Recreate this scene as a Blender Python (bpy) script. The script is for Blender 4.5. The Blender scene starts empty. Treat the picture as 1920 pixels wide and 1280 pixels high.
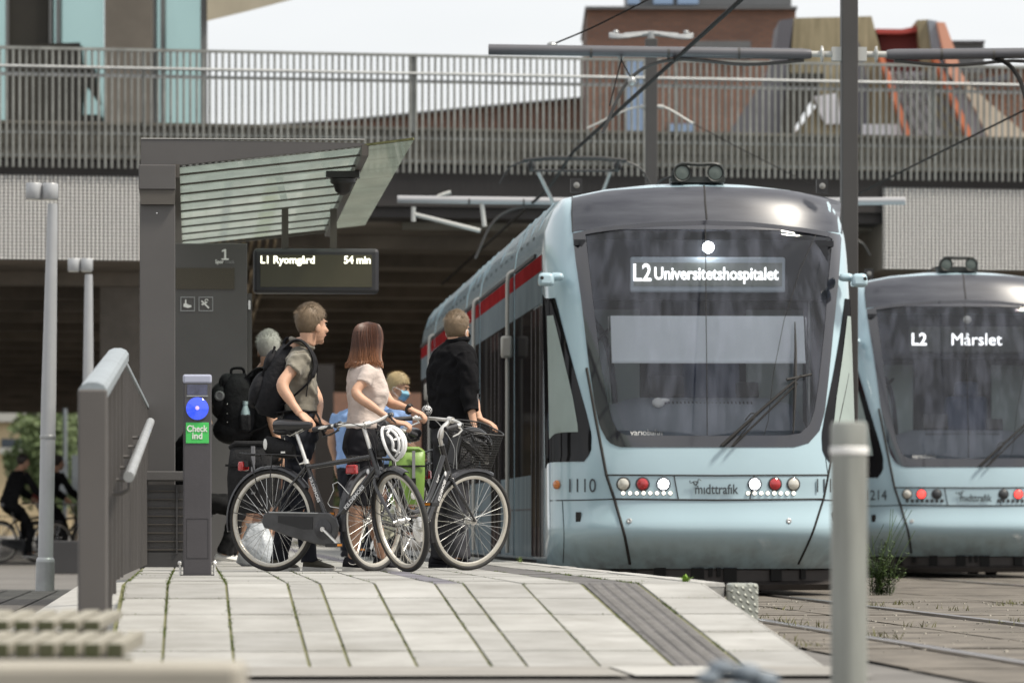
import bpy, bmesh, math, random
from math import sin, cos, pi, radians, sqrt, atan2
from mathutils import Vector, Matrix, noise as mnoise
random.seed(7)
SC = bpy.context.scene
COL = SC.collection
# ------------------------------------------------------------------ camera
F = 10667.0      # focal length in photo pixels (200 mm on 36 mm film, 1920 px wide)
HZ = 990.0       # horizon row in the photo
CZ = 0.58        # camera height above the rails
cd = bpy.data.cameras.new("camera"); cam = bpy.data.objects.new("camera", cd); COL.objects.link(cam)
cam.location = (0, 0, CZ); cam.rotation_euler = (pi/2, 0, 0)
cd.sensor_width = 36; cd.lens = 200; cd.shift_y = (HZ-640)/1920.0
cd.clip_start = 0.5; cd.clip_end = 5000
cd.dof.use_dof = True; cd.dof.focus_distance = 38.6; cd.dof.aperture_fstop = 5.0
SC.camera = cam
# ------------------------------------------------------------------ light
SUN_EL, SUN_AZ = radians(57), radians(108)   # azimuth measured clockwise from +Y (straight ahead)
w = bpy.data.worlds.new("World"); SC.world = w; w.use_nodes = True
nt = w.node_tree; nt.nodes.clear()
wo = nt.nodes.new('ShaderNodeOutputWorld')
sky = nt.nodes.new('ShaderNodeTexSky'); sky.sky_type = 'NISHITA'; sky.sun_disc = False
sky.sun_elevation = SUN_EL; sky.sun_rotation = SUN_AZ; sky.air_density = 1.0; sky.dust_density = 2.0
b1 = nt.nodes.new('ShaderNodeBackground'); b1.inputs[1].default_value = 0.11
b2 = nt.nodes.new('ShaderNodeBackground'); b2.inputs[0].default_value = (0.985, 0.99, 1.0, 1); b2.inputs[1].default_value = 0.87
tc = nt.nodes.new('ShaderNodeTexCoord'); mp = nt.nodes.new('ShaderNodeMapping'); mp.inputs['Scale'].default_value = (1.2, 1.2, 4.0)
nz = nt.nodes.new('ShaderNodeTexNoise'); nz.inputs['Scale'].default_value = 2.2; nz.inputs['Detail'].default_value = 6
rp = nt.nodes.new('ShaderNodeValToRGB'); rp.color_ramp.elements[0].position = 0.33; rp.color_ramp.elements[1].position = 0.55
rp.color_ramp.elements[0].color = (0.74,)*3+(1,); rp.color_ramp.elements[1].color = (1,)*3+(1,)
mx = nt.nodes.new('ShaderNodeMixShader')
L = nt.links.new
L(tc.outputs['Generated'], mp.inputs[0]); L(mp.outputs[0], nz.inputs['Vector']); L(nz.outputs['Fac'], rp.inputs[0])
L(sky.outputs[0], b1.inputs[0]); L(rp.outputs[0], mx.inputs[0]); L(b1.outputs[0], mx.inputs[1]); L(b2.outputs[0], mx.inputs[2]); L(mx.outputs[0], wo.inputs[0])
sd = bpy.data.lights.new("sun", 'SUN'); so = bpy.data.objects.new("sun", sd); COL.objects.link(so)
sd.energy = 4.1; sd.angle = radians(10); sd.color = (1, 0.925, 0.81)
sv = Vector((sin(SUN_AZ)*cos(SUN_EL), cos(SUN_AZ)*cos(SUN_EL), sin(SUN_EL)))
so.rotation_euler = (-sv).to_track_quat('-Z', 'Y').to_euler(); so.location = sv*60
SC.view_settings.view_transform = 'Standard'; SC.view_settings.look = 'None'; SC.view_settings.gamma = 1
SC.view_settings.exposure = 0.28
SC.cycles.max_bounces = 8; SC.cycles.transparent_max_bounces = 24
SC.cycles.use_denoising = True; SC.cycles.caustics_reflective = False; SC.cycles.caustics_refractive = False
# ------------------------------------------------------------------ frames
A = (360-960)/F                       # platform and tracks run towards the point (360, 990) of the photo
RT = Vector((cos(A), -sin(A), 0)); DR = Vector((sin(A), cos(A), 0))
def PL(o, d, z=0.0): return RT*o + DR*d + Vector((0, 0, z))
def at(px, py, D): return Vector(((px-960)/F*D, D, CZ-(py-HZ)/F*D))
RZ = -A
# ------------------------------------------------------------------ materials
M = {}
def mat(name, col, rough=0.5, metal=0.0, var=0.0, vscale=3.0, bump=0.0, bscale=40.0, spec=0.5, coat=0.0, emit=None, es=1.0,
        col2=None, stretch=(1,1,1), island=0.0, alpha=1.0, trans=0.0, sheen=0.0, bstretch=None, detail=5):
    m = bpy.data.materials.new(name); m.use_nodes = True; M[name] = m
    n = m.node_tree.nodes; l = m.node_tree.links.new; p = n['Principled BSDF']
    p.inputs['Base Color'].default_value = (*col, 1); p.inputs['Roughness'].default_value = rough; p.inputs['Metallic'].default_value = metal
    p.inputs['Specular IOR Level'].default_value = spec; p.inputs['Coat Weight'].default_value = coat; p.inputs['Coat Roughness'].default_value = 0.08
    p.inputs['Alpha'].default_value = alpha; p.inputs['Transmission Weight'].default_value = trans; p.inputs['Sheen Weight'].default_value = sheen
    if emit: p.inputs['Emission Color'].default_value = (*emit, 1); p.inputs['Emission Strength'].default_value = es
    if var or col2 or island:
        t = n.new('ShaderNodeTexCoord'); mp = n.new('ShaderNodeMapping'); mp.inputs['Scale'].default_value = stretch
        z = n.new('ShaderNodeTexNoise'); z.inputs['Scale'].default_value = vscale; z.inputs['Detail'].default_value = detail; z.inputs['Roughness'].default_value = 0.62
        r = n.new('ShaderNodeValToRGB'); r.color_ramp.elements[0].position = 0.3; r.color_ramp.elements[1].position = 0.7
        c2 = col2 or tuple(min(1, c*(1+var)) for c in col); c1 = col if col2 else tuple(c*(1-var) for c in col)
        r.color_ramp.elements[0].color = (*c1, 1); r.color_ramp.elements[1].color = (*c2, 1)
        l(t.outputs['Object'], mp.inputs[0]); l(mp.outputs[0], z.inputs['Vector']); l(z.outputs['Fac'], r.inputs[0])
        out = r.outputs[0]
        if island:
            g = n.new('ShaderNodeNewGeometry'); h = n.new('ShaderNodeHueSaturation')
            q = n.new('ShaderNodeMapRange'); q.inputs['To Min'].default_value = 1-island; q.inputs['To Max'].default_value = 1+island
            l(g.outputs['Random Per Island'], q.inputs['Value']); l(q.outputs[0], h.inputs['Value']); l(out, h.inputs['Color']); out = h.outputs[0]
        l(out, p.inputs['Base Color'])
    if bump:
        t = n.new('ShaderNodeTexCoord'); mp = n.new('ShaderNodeMapping'); mp.inputs['Scale'].default_value = bstretch or stretch
        z = n.new('ShaderNodeTexNoise'); z.inputs['Scale'].default_value = bscale; z.inputs['Detail'].default_value = 4
        b = n.new('ShaderNodeBump'); b.inputs['Strength'].default_value = bump; b.inputs['Distance'].default_value = 0.02
        l(t.outputs['Object'], mp.inputs[0]); l(mp.outputs[0], z.inputs['Vector']); l(z.outputs['Fac'], b.inputs['Height']); l(b.outputs[0], p.inputs['Normal'])
    return m
def glass(name, tint, refl=0.12, rough=0.02, dirt=0.0, dcol=(0.6,0.62,0.65), dstretch=(6,6,0.25), film=0.0, milky=False):
    """thin sheet of glass: tinted see-through plus mirror gloss, and an optional streaky film of dirt"""
    m = bpy.data.materials.new(name); m.use_nodes = True; M[name] = m
    n = m.node_tree.nodes; l = m.node_tree.links.new; n.clear()
    o = n.new('ShaderNodeOutputMaterial'); t = n.new('ShaderNodeBsdfTransparent'); t.inputs[0].default_value = (*tint, 1)
    g = n.new('ShaderNodeBsdfGlossy'); g.inputs['Roughness'].default_value = rough
    lw = n.new('ShaderNodeLayerWeight'); lw.inputs['Blend'].default_value = 0.35
    mr = n.new('ShaderNodeMapRange'); mr.inputs['To Min'].default_value = refl; mr.inputs['To Max'].default_value = 1.0
    mx = n.new('ShaderNodeMixShader'); l(lw.outputs['Fresnel'], mr.inputs['Value']); l(mr.outputs[0], mx.inputs[0]); l(t.outputs[0], mx.inputs[1]); l(g.outputs[0], mx.inputs[2])
    out = mx.outputs[0]
    if dirt or film:
        d = n.new('ShaderNodeBsdfTranslucent' if milky else 'ShaderNodeBsdfDiffuse'); d.inputs[0].default_value = (*dcol, 1)
        tc = n.new('ShaderNodeTexCoord'); mp = n.new('ShaderNodeMapping'); mp.inputs['Scale'].default_value = dstretch
        z = n.new('ShaderNodeTexNoise'); z.inputs['Scale'].default_value = 2.0; z.inputs['Detail'].default_value = 5
        r = n.new('ShaderNodeMapRange'); r.inputs['From Min'].default_value = 0.42; r.inputs['From Max'].default_value = 0.75
        r.inputs['To Min'].default_value = film; r.inputs['To Max'].default_value = dirt+film
        mm = n.new('ShaderNodeMixShader'); l(tc.outputs['Object'], mp.inputs[0]); l(mp.outputs[0], z.inputs['Vector']); l(z.outputs['Fac'], r.inputs['Value'])
        l(r.outputs[0], mm.inputs[0]); l(out, mm.inputs[1]); l(d.outputs[0], mm.inputs[2]); out = mm.outputs[0]
    l(out, o.inputs[0]); return m
mat('anthracite', (0.085,0.081,0.079), 0.5, 0.0, 0.10, 1.2, 0.02, 60)
mat('anthracite_dark', (0.045,0.044,0.045), 0.5, 0.0, 0.12, 2)
mat('post_paint', (0.066,0.062,0.068), 0.5, 0, 0.12, 3, 0.04, 90)
mat('galvanised', (0.36,0.37,0.37), 0.42, 0.55, 0.18, 5, 0.03, 30)
mat('rail_top_metal', (0.30,0.34,0.36), 0.38, 0.4, 0.2, 6)
mat('steel', (0.62,0.62,0.60), 0.25, 0.9, 0.06, 5)
mat('alloy', (0.72,0.71,0.68), 0.3, 0.75, 0.05, 8)
mat('rim_alloy', (0.66,0.63,0.56), 0.36, 0.5, 0.08, 8)
mat('black_plastic', (0.016,0.016,0.017), 0.45, 0, 0.2, 6)
mat('black_paint', (0.022,0.022,0.024), 0.22, 0, 0.1, 8, coat=0.6)
mat('rubber', (0.028,0.027,0.026), 0.75, 0, 0.25, 20, 0.2, 120)
mat('gum_rubber', (0.21,0.16,0.10), 0.75, 0, 0.2, 15)
mat('concrete_dark', (0.10,0.092,0.082), 0.85, 0, 0.3, 0.6, 0.15, 5)
mat('concrete', (0.23,0.22,0.20), 0.85, 0, 0.18, 2, 0.2, 30)
mat('slab', (0.225,0.222,0.206), 0.88, 0, col2=(0.355,0.352,0.338), vscale=2.2, bump=0.25, bscale=55, island=0.13, detail=10)
mat('curb_stone', (0.36,0.355,0.335), 0.85, 0, 0.12, 3, 0.2, 40, island=0.06)
mat('moss', (0.085,0.088,0.035), 0.95, 0, col2=(0.19,0.19,0.085), vscale=14, bump=0.6, bscale=80)
mat('tactile', (0.10,0.096,0.094), 0.8, 0, 0.35, 9, 0.8, 22, island=0.05)
mat('slate', (0.13,0.125,0.145), 0.8, 0, 0.15, 5, 0.1, 40, island=0.05)
def coated(name, col, fac, rough=0.06, var=0.3, stretch=(1,1,1), vscale=2.0):
    m = bpy.data.materials.new(name); m.use_nodes = True; M[name] = m
    n = m.node_tree.nodes; l = m.node_tree.links.new; n.clear(); o = n.new('ShaderNodeOutputMaterial'); d = n.new('ShaderNodeBsdfDiffuse'); g = n.new('ShaderNodeBsdfGlossy'); x = n.new('ShaderNodeMixShader')
    g.inputs['Roughness'].default_value = rough; t = n.new('ShaderNodeTexCoord'); mp = n.new('ShaderNodeMapping'); mp.inputs['Scale'].default_value = stretch
    z = n.new('ShaderNodeTexNoise'); z.inputs['Scale'].default_value = vscale; z.inputs['Detail'].default_value = 6; r = n.new('ShaderNodeValToRGB'); r.color_ramp.elements[0].position = 0.3; r.color_ramp.elements[1].position = 0.7
    r.color_ramp.elements[0].color = (*[c*(1-var) for c in col],1); r.color_ramp.elements[1].color = (*[c*(1+var) for c in col],1)
    q = n.new('ShaderNodeMapRange'); q.inputs['To Min'].default_value = fac*0.7; q.inputs['To Max'].default_value = fac*1.3
    l(t.outputs['Object'], mp.inputs[0]); l(mp.outputs[0], z.inputs['Vector']); l(z.outputs['Fac'], r.inputs[0]); l(z.outputs['Fac'], q.inputs['Value']); l(r.outputs[0], d.inputs[0]); l(q.outputs[0], x.inputs[0]); l(d.outputs[0], x.inputs[1]); l(g.outputs[0], x.inputs[2]); l(x.outputs[0], o.inputs[0]); return m
def spots(name):   # gum and drip stains on the slabs
    m = M[name]; n = m.node_tree.nodes; l = m.node_tree.links.new; p = n['Principled BSDF']; src = p.inputs['Base Color'].links[0].from_socket
    t = n.new('ShaderNodeTexCoord'); v = n.new('ShaderNodeTexVoronoi'); v.inputs['Scale'].default_value = 2.6; v.inputs['Randomness'].default_value = 1.0; r = n.new('ShaderNodeMapRange'); r.inputs['From Min'].default_value = 0.035; r.inputs['From Max'].default_value = 0.075; r.inputs['To Min'].default_value = 0.55; r.inputs['To Max'].default_value = 0.0
    z = n.new('ShaderNodeTexNoise'); z.inputs['Scale'].default_value = 0.9; z.inputs['Detail'].default_value = 9; z.inputs['Roughness'].default_value = 0.7; q = n.new('ShaderNodeMapRange'); q.inputs['From Min'].default_value = 0.52; q.inputs['From Max'].default_value = 0.72; q.inputs['To Max'].default_value = 0.45
    a = n.new('ShaderNodeMath'); a.operation = 'MAXIMUM'; x = n.new('ShaderNodeMixRGB'); x.inputs[2].default_value = (0.15,0.14,0.115,1)
    l(t.outputs['Object'], v.inputs['Vector']); l(t.outputs['Object'], z.inputs['Vector']); l(v.outputs['Distance'], r.inputs['Value']); l(z.outputs['Fac'], q.inputs['Value']); l(r.outputs[0], a.inputs[0]); l(q.outputs[0], a.inputs[1]); l(a.outputs[0], x.inputs[0]); l(src, x.inputs[1]); l(x.outputs[0], p.inputs['Base Color'])
spots('slab')
mat('white_emit', (1,1,1), 0.5, emit=(1,1,0.98), es=2.6)
mat('sign_white', (0.78,0.78,0.76), 0.6)
# ------------------------------------------------------------------ mesh helpers
def frame(axis):
    z = Vector(axis).normalized(); h = Vector((0,0,1)) if abs(z.z) < 0.9 else Vector((1,0,0))
    x = h.cross(z).normalized(); return x, z.cross(x), z
class MB:
    def __init__(s): s.v = []; s.f = []; s.m = []
    def add(s, vs, fs, mi=0):
        b = len(s.v); s.v += [tuple(p) for p in vs]; s.f += [tuple(b+i for i in f) for f in fs]; s.m += [mi]*len(fs); return s
    def box(s, c, d, rz=0.0, R=None, mi=0, top=1.0):
        hx, hy, hz = d[0]/2, d[1]/2, d[2]/2
        R = R or Matrix.Rotation(rz, 3, 'Z'); c = Vector(c)
        vs = [c + R @ Vector((x*hx*(top if z > 0 else 1), y*hy*(top if z > 0 else 1), z*hz)) for z in (-1,1) for y in (-1,1) for x in (-1,1)]
        return s.add(vs, [(0,2,3,1),(4,5,7,6),(0,1,5,4),(2,6,7,3),(0,4,6,2),(1,3,7,5)], mi)
    def bar(s, a, b, w, h, mi=0, up=(0,0,1)):
        """rectangular bar from a to b: w across, h along up"""
        a, b = Vector(a), Vector(b); z = (b-a).normalized(); x = z.cross(Vector(up))
        if x.length < 1e-4: x = z.cross(Vector((1,0,0)))
        x.normalize(); y = x.cross(z)
        vs = [p + x*i*w/2 + y*j*h/2 for p in (a,b) for j in (-1,1) for i in (-1,1)]
        return s.add(vs, [(0,2,3,1),(4,5,7,6),(0,1,5,4),(2,6,7,3),(0,4,6,2),(1,3,7,5)], mi)
    def loft(s, rings, mi=0, cap=True, closed=True):
        n = len(rings[0]); vs = [p for r in rings for p in r]; fs = []
        for k in range(len(rings)-1):
            for i in range(n if closed else n-1):
                j = (i+1) % n; fs.append((k*n+i, k*n+j, (k+1)*n+j, (k+1)*n+i))
        if cap and closed: fs += [tuple(range(n-1,-1,-1)), tuple((len(rings)-1)*n+i for i in range(n))]
        return s.add(vs, fs, mi)
    def tube(s, pts, r, n=8, mi=0, closed=False, flat=None):
        pts = [Vector(p) for p in pts]; N = len(pts); rings = []; px = None
        for k, p in enumerate(pts):
            if closed: t = pts[(k+1) % N]-pts[k-1]
            else: t = pts[min(k+1,N-1)]-pts[max(k-1,0)]
            if t.length < 1e-9: t = Vector((0,0,1))
            t.normalize()
            if px is None: px = frame(t)[0]
            x = px - t*px.dot(t)
            if x.length < 1e-6: x = frame(t)[0]
            x.normalize(); y = t.cross(x); px = x; rr = r[k] if isinstance(r, (list,tuple)) else r
            f = flat or 1.0
            rings.append([p + x*cos(2*pi*i/n)*rr + y*sin(2*pi*i/n)*rr*f for i in range(n)])
        if closed: rings.append(rings[0])
        return s.loft(rings, mi, cap=not closed)
    def cyl(s, a, b, r, r2=None, n=16, mi=0): return s.tube([a,b], [r, r if r2 is None else r2], n, mi)
    def ell(s, c, r, nu=16, nv=10, R=None, mi=0):
        c = Vector(c); R = R or Matrix.Identity(3); rings = []
        for j in range(nv+1):
            th = -pi/2 + pi*(j if 0 < j < nv else (0.08 if j == 0 else nv-0.08))/nv
            rings.append([c + R @ Vector((r[0]*cos(th)*cos(2*pi*i/nu), r[1]*cos(th)*sin(2*pi*i/nu), r[2]*sin(th))) for i in range(nu)])
        return s.loft(rings, mi)
    def lathe(s, o, axis, prof, n=20, mi=0):
        x, y, z = frame(axis); o = Vector(o)
        return s.loft([[o + z*h + x*cos(2*pi*i/n)*r + y*sin(2*pi*i/n)*r for i in range(n)] for r, h in prof], mi)
    def prism(s, poly, f0, f1, mi=0):
        """poly: list of 2-D points; f0/f1 map a 2-D point to the two end faces"""
        n = len(poly); vs = [f0(p) for p in poly]+[f1(p) for p in poly]
        return s.add(vs, [tuple(range(n-1,-1,-1)), tuple(range(n,2*n))]+[(i,(i+1)%n,n+(i+1)%n,n+i) for i in range(n)], mi)
    def quad(s, a, b, c, d, mi=0): return s.add([a,b,c,d], [(0,1,2,3)], mi)
    def build(s, name, mats, parent=None, smooth=True, bevel=0.0, ang=38, fix=True):
        me = bpy.data.meshes.new(name); me.from_pydata(s.v, [], s.f)
        for m in (mats if isinstance(mats, (list,tuple)) else [mats]): me.materials.append(M[m])
        me.polygons.foreach_set('material_index', s.m)
        if fix:
            bm = bmesh.new(); bm.from_mesh(me); bmesh.ops.recalc_face_normals(bm, faces=bm.faces); bm.to_mesh(me); bm.free()
        if smooth:
            me.polygons.foreach_set('use_smooth', [True]*len(me.polygons)); me.set_sharp_from_angle(angle=radians(ang))
        me.update(); o = bpy.data.objects.new(name, me); COL.objects.link(o)
        if parent: o.parent = parent
        if bevel:
            b = o.modifiers.new('bevel', 'BEVEL'); b.width = bevel; b.segments = 2; b.limit_method = 'ANGLE'; b.angle_limit = radians(40)
        return o
def tag(o, label=None, cat=None, group=None, kind=None):
    if label: o['label'] = label
    if cat: o['category'] = cat
    if group: o['group'] = group
    if kind: o['kind'] = kind
    return o
def thing(name, label, cat, loc=(0,0,0), rz=0.0, group=None):
    o = bpy.data.objects.new(name, None); COL.objects.link(o); o.location = loc; o.rotation_euler = (0,0,rz)
    o.empty_display_size = 0.2
    return tag(o, label, cat, group)
def struct(mb, name, mats, **k): return tag(mb.build(name, mats, **k), kind='structure')
def copy_tree(o, parent=None):
    c = o.copy(); COL.objects.link(c)
    if parent: c.parent = parent
    for ch in list(o.children): copy_tree(ch, c)
    return c
def text(s, name, loc, size, matname, parent, rot=(pi/2,0,0), align='LEFT', bold=0.0, ext=0.001, sx=1.0, spacing=1.0, fit=None):
    """lettering as a mesh; fit = wanted width"""
    cu = bpy.data.curves.new(name, 'FONT'); cu.body = s; cu.size = size; cu.offset = bold; cu.extrude = ext; cu.space_character = spacing; cu.resolution_u = 3
    t = bpy.data.objects.new(name, cu); COL.objects.link(t); dg = bpy.context.evaluated_depsgraph_get()
    me = bpy.data.meshes.new_from_object(t.evaluated_get(dg)); bpy.data.objects.remove(t); bpy.data.curves.remove(cu)
    me.name = name; xs = [v.co.x for v in me.vertices]; x0, x1 = min(xs), max(xs)
    if fit: sx = fit/(x1-x0)
    sh = {'LEFT':x0, 'CENTER':(x0+x1)/2, 'RIGHT':x1}[align]
    for v in me.vertices: v.co.x = (v.co.x-sh)*sx
    me.materials.clear(); me.materials.append(M[matname]); o = bpy.data.objects.new(name, me); COL.objects.link(o); o.location = loc; o.rotation_euler = rot
    if parent: o.parent = parent
    return o
def spline(pts, n=6):
    """Catmull-Rom through the points"""
    P = [Vector(p) for p in pts]; P = [P[0]*2-P[1]]+P+[P[-1]*2-P[-2]]; out = []
    for k in range(1, len(P)-2):
        for i in range(n):
            t = i/n; a,b,c,d = P[k-1],P[k],P[k+1],P[k+2]
            out.append(0.5*((2*b)+(c-a)*t+(2*a-5*b+4*c-d)*t*t+(3*b-a-3*c+d)*t**3))
    return out+[P[-2]]
def remesh(o, vox, it=4, fac=0.5):
    r = o.modifiers.new('remesh','REMESH'); r.mode = 'VOXEL'; r.voxel_size = vox; r.use_smooth_shade = True
    if it: m = o.modifiers.new('smooth','SMOOTH'); m.factor = fac; m.iterations = it
    return o
# ------------------------------------------------------------------ ground, tracks, platform
def ground_mat():
    m = mat('track_bed', (0.055,0.047,0.037), 0.9, 0, col2=(0.175,0.155,0.128), vscale=2.6, bump=0.5, bscale=26, detail=9, stretch=(1,0.55,1))
    mat('street', (0.085,0.08,0.073), 0.9, 0, col2=(0.16,0.152,0.14), vscale=1.2, bump=0.3, bscale=12, detail=8)
ground_mat()
g = MB(); g.quad((-900,-30,-0.012),(900,-30,-0.012),(900,3000,-0.012),(-900,3000,-0.012)); struct(g, 'ground', 'street', smooth=False)
# track bed of concrete panels with joints between them
tb = MB(); d = 8.0
while d < 200:
    n = 1.9 + random.random()*0.5
    for o0, o1 in ((2.97,3.49),(3.62,4.24),(4.26,4.88),(5.01,6.3),(6.33,8.25),(8.38,9.0),(9.02,9.65),(9.78,12.5),(12.53,17)):
        a, b = o0, o1; e = d+n-0.03; z = random.uniform(-0.003,0.003)
        tb.add([PL(a,d,z),PL(b,d,z),PL(b,e,z),PL(a,e,z),PL(a,d,-0.01),PL(b,d,-0.01)], [(0,1,2,3),(0,4,5,1)])
    d += n
struct(tb, 'track_bed', 'track_bed', smooth=False)
mat('rail_steel', (0.22,0.20,0.19), 0.28, 0.85, 0.2, 4); mat('rail_rust', (0.07,0.05,0.04), 0.8, 0, 0.3, 8)
for k, oc in enumerate((3.535, 4.97, 8.30, 9.735)):
    r = MB()
    for x0, x1, z0, z1, mi in ((-0.03,0.03,-0.008,0.012,0),(0.03,0.062,-0.008,-0.002,1),(0.062,0.08,-0.008,0.008,0)):
        vs = [PL(oc+x, dd, z) for dd in (8,200) for x, z in ((x0,z0),(x1,z0),(x1,z1),(x0,z1))]
        r.add(vs, [(0,1,5,4),(1,2,6,5),(2,3,7,6),(3,0,4,7),(3,2,1,0)], mi)
    struct(r, 'rail', ['rail_steel','rail_rust'], smooth=False)
# raised platform with a ramp towards the camera
D0, D1, ZP = 29.8, 23.75, 0.292
SL = 550/F
def pz(d): return ZP if d >= D0 else max(ZP-SL*(D0-d), -0.02)
cols = [-0.35,-0.125,0.18,0.50,0.67,0.955,1.27,1.42,1.73,2.04]
def slab(mb, o0, o1, d0, d1, g1=0.006, g2=0.003, dz=0.0, mi=0):
    a, b, c, e = o0+g1, o1-g1, d0+g2, d1-g2; t = random.uniform(-0.002,0.002)+dz
    top = [PL(a,c,pz(c)+t),PL(b,c,pz(c)+t),PL(b,e,pz(e)+t),PL(a,e,pz(e)+t)]
    h = 0.004
    out = [PL(a-h,c-h,pz(c)+t-0.02),PL(b+h,c-h,pz(c)+t-0.02),PL(b+h,e+h,pz(e)+t-0.02),PL(a-h,e+h,pz(e)+t-0.02)]
    mb.add(top+out, [(0,1,2,3),(0,4,5,1),(1,5,6,2),(2,6,7,3),(3,7,4,0)], mi)
mat('tactile_stud', (0.15,0.145,0.14), 0.75, 0, 0.2, 6)
pv = MB(); LR = 1.21
rows = [D1+LR*i for i in range(5)]+[D0+1.15*i for i in range(0, 90)]
for a, b in zip(cols[:-1], cols[1:]):
    sh = 0.0
    for c, e in zip(rows[:-1], rows[1:]):
        if c >= D0 and 1.27 <= a < 1.4: continue
        slab(pv, a, b, c, e, 0.0075, 0.028)
        if a == cols[0] and c < D0+6: pass
for c, e in zip(rows[:-1], rows[1:]):
    slab(pv, 2.345, 2.675, c, e, 0.0075, 0.028)
for k in range(0, 80):
    c = D0+1.15*k; slab(pv, 2.675, 2.80, c, c+1.15, 0.004, 0.002, 0.004, 1)
for c in [D0+1.15*k for k in range(80)]: slab(pv, 1.27, 1.42, c, c+1.15, 0.005, 0.002, 0.0, 3)
# guide strip of dark ribbed pavers
dd = D1
while dd < D0+70:
    q = 1.21; e = dd+q
    slab(pv, 2.05, 2.335, dd, e, 0.003, 0.002, -0.002, 2)
    dd = e
for i in range(int(6.0/0.055)):
    for j in range(4):
        p = PL(2.09+j*0.067+(0.02 if i % 2 else 0), D1+0.05+i*0.055, 0); p.z = pz(D1+0.05+i*0.055)-0.003; pv.lathe(p, (0,0,1), [(0.019,0),(0.015,0.007),(0.001,0.008)], 8, 4)
struct(pv, 'platform_paving', ['slab','curb_stone','tactile','slate','tactile_stud'], smooth=False)
pb = MB()
prof = [(D1-0.6,-0.03),(D1-0.03,0.0)]+[(D1,pz(D1)-0.007),(D0,ZP-0.007),(D0+95,ZP-0.007)]
for o0, o1, dz in ((-0.365,2.675,0.0),):
    vs = [PL(o, dd_, z+dz) for dd_, z in prof for o in (o0,o1)] + [PL(o, dd_, -0.1) for dd_, z in prof for o in (o0,o1)]
    n = 2*len(prof); fs = []; sf = []
    for k in range(len(prof)-1):
        a = 2*k; fs += [(a,a+1,a+3,a+2)]; sf += [(a,a+2,n+a+2,n+a),(a+1,n+a+1,n+a+3,a+3)]
    pb.add(vs, fs); pb.add(vs, sf, 1)
struct(pb, 'platform_joint_bed', ['moss','concrete'], smooth=False)
pc = MB(); pc.add([PL(2.675,D0,-0.1),PL(2.795,D0,-0.1),PL(2.795,D0+92,-0.1),PL(2.675,D0+92,-0.1),PL(2.675,D0,ZP-0.016),PL(2.795,D0,ZP-0.016),PL(2.795,D0+92,ZP-0.016),PL(2.675,D0+92,ZP-0.016)],
    [(4,5,6,7),(0,1,5,4),(1,2,6,5)])
pc.add([PL(2.68,D1,-0.05),PL(2.688,D1,-0.05),PL(2.688,D0,-0.05),PL(2.68,D0,-0.05),PL(2.68,D1,pz(D1)-0.005),PL(2.688,D1,pz(D1)-0.005),PL(2.688,D0,ZP-0.005),PL(2.68,D0,ZP-0.005)], [(4,5,6,7),(0,1,5,4),(1,2,6,5),(3,0,4,7)])
# pale border stones on the street side of the ramp
pc.add([PL(-0.98,27.6,0.03),PL(-0.375,27.6,0.03),PL(-0.375,43,0.20),PL(-0.82,43,0.17),PL(-0.98,27.6,-0.05),PL(-0.375,27.6,-0.05),PL(-0.82,43,-0.05)], [(0,1,2,3),(0,4,5,1),(0,3,6,4)])
struct(pc, 'platform_edge', 'curb_stone', smooth=False)
# threshold stones at the foot of the ramp
pt = MB()
for a, b, mi in ((-0.36,1.72,0),(1.74,2.30,1),(2.31,2.68,0)):
    pt.add([PL(a,D1-1.5,0.004),PL(b,D1-1.5,0.004),PL(b,D1-0.006,0.004),PL(a,D1-0.006,0.004)], [(0,1,2,3)], mi)
struct(pt, 'pavement', ['concrete','curb_stone'], smooth=False)
lp = MB()      # brick paving of the street on the far left
mat('brick_paving', (0.105,0.096,0.086), 0.9, 0, 0.3, 2.5, 0.3, 30, island=0.18)
for i in range(26):
    for j in range(40):
        o0 = -1.0-(i+1)*0.24; d0 = 34+j*0.5+(i%2)*0.25
        lp.add([PL(o0+0.01,d0+0.012,0),PL(o0+0.23,d0+0.012,0),PL(o0+0.23,d0+0.49,0),PL(o0+0.01,d0+0.49,0)], [(0,1,2,3)])
struct(lp, 'street_paving', 'brick_paving', smooth=False)
# moss and small weeds in the joints
ms = MB()
def blade(mb, p, h, lean, w, mi=0):
    p = Vector(p); a = random.uniform(0,2*pi); x = Vector((cos(a),sin(a),0)); l = Vector((random.uniform(-1,1),random.uniform(-1,1),0))*lean
    mb.add([p-x*w, p+x*w, p+x*w*0.6+l*0.4+Vector((0,0,h*0.6)), p+l+Vector((0,0,h)), p-x*w*0.6+l*0.4+Vector((0,0,h*0.6))], [(0,1,2,3,4)], mi)
mat('moss_tuft', (0.085,0.115,0.025), 0.9, 0, 0.35, 20)
for o in cols[1:-1]+[2.04,2.345,-0.34]:
    den = 170 if o in (-0.125,-0.34,2.345,0.18) else 70
    for k in range(int(den*6)):
        d = random.uniform(D1, D0+9)
        if mnoise.noise((o*7,d*1.3,0.3)) < (-0.1 if den > 100 else 0.08): continue
        p = PL(o+random.gauss(0,0.006), d, pz(d)-0.012); blade(ms, p, random.uniform(0.008,0.022), 0.012, 0.004)
for k in range(900):
    d = rows[random.randrange(0,14)]; o = random.choice((random.uniform(-0.35,0.2), random.uniform(2.34,2.7), random.uniform(-0.35,2.6)))
    if mnoise.noise((o*3,d,1.7)) < 0.05: continue
    blade(ms, PL(o, d, pz(d)-0.01), random.uniform(0.006,0.018), 0.01, 0.005)
tag(ms.build('moss', 'moss_tuft', smooth=False), kind='stuff')
gs = MB(); mat('dry_grass', (0.12,0.12,0.045), 0.9, 0, 0.4, 10)
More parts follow.
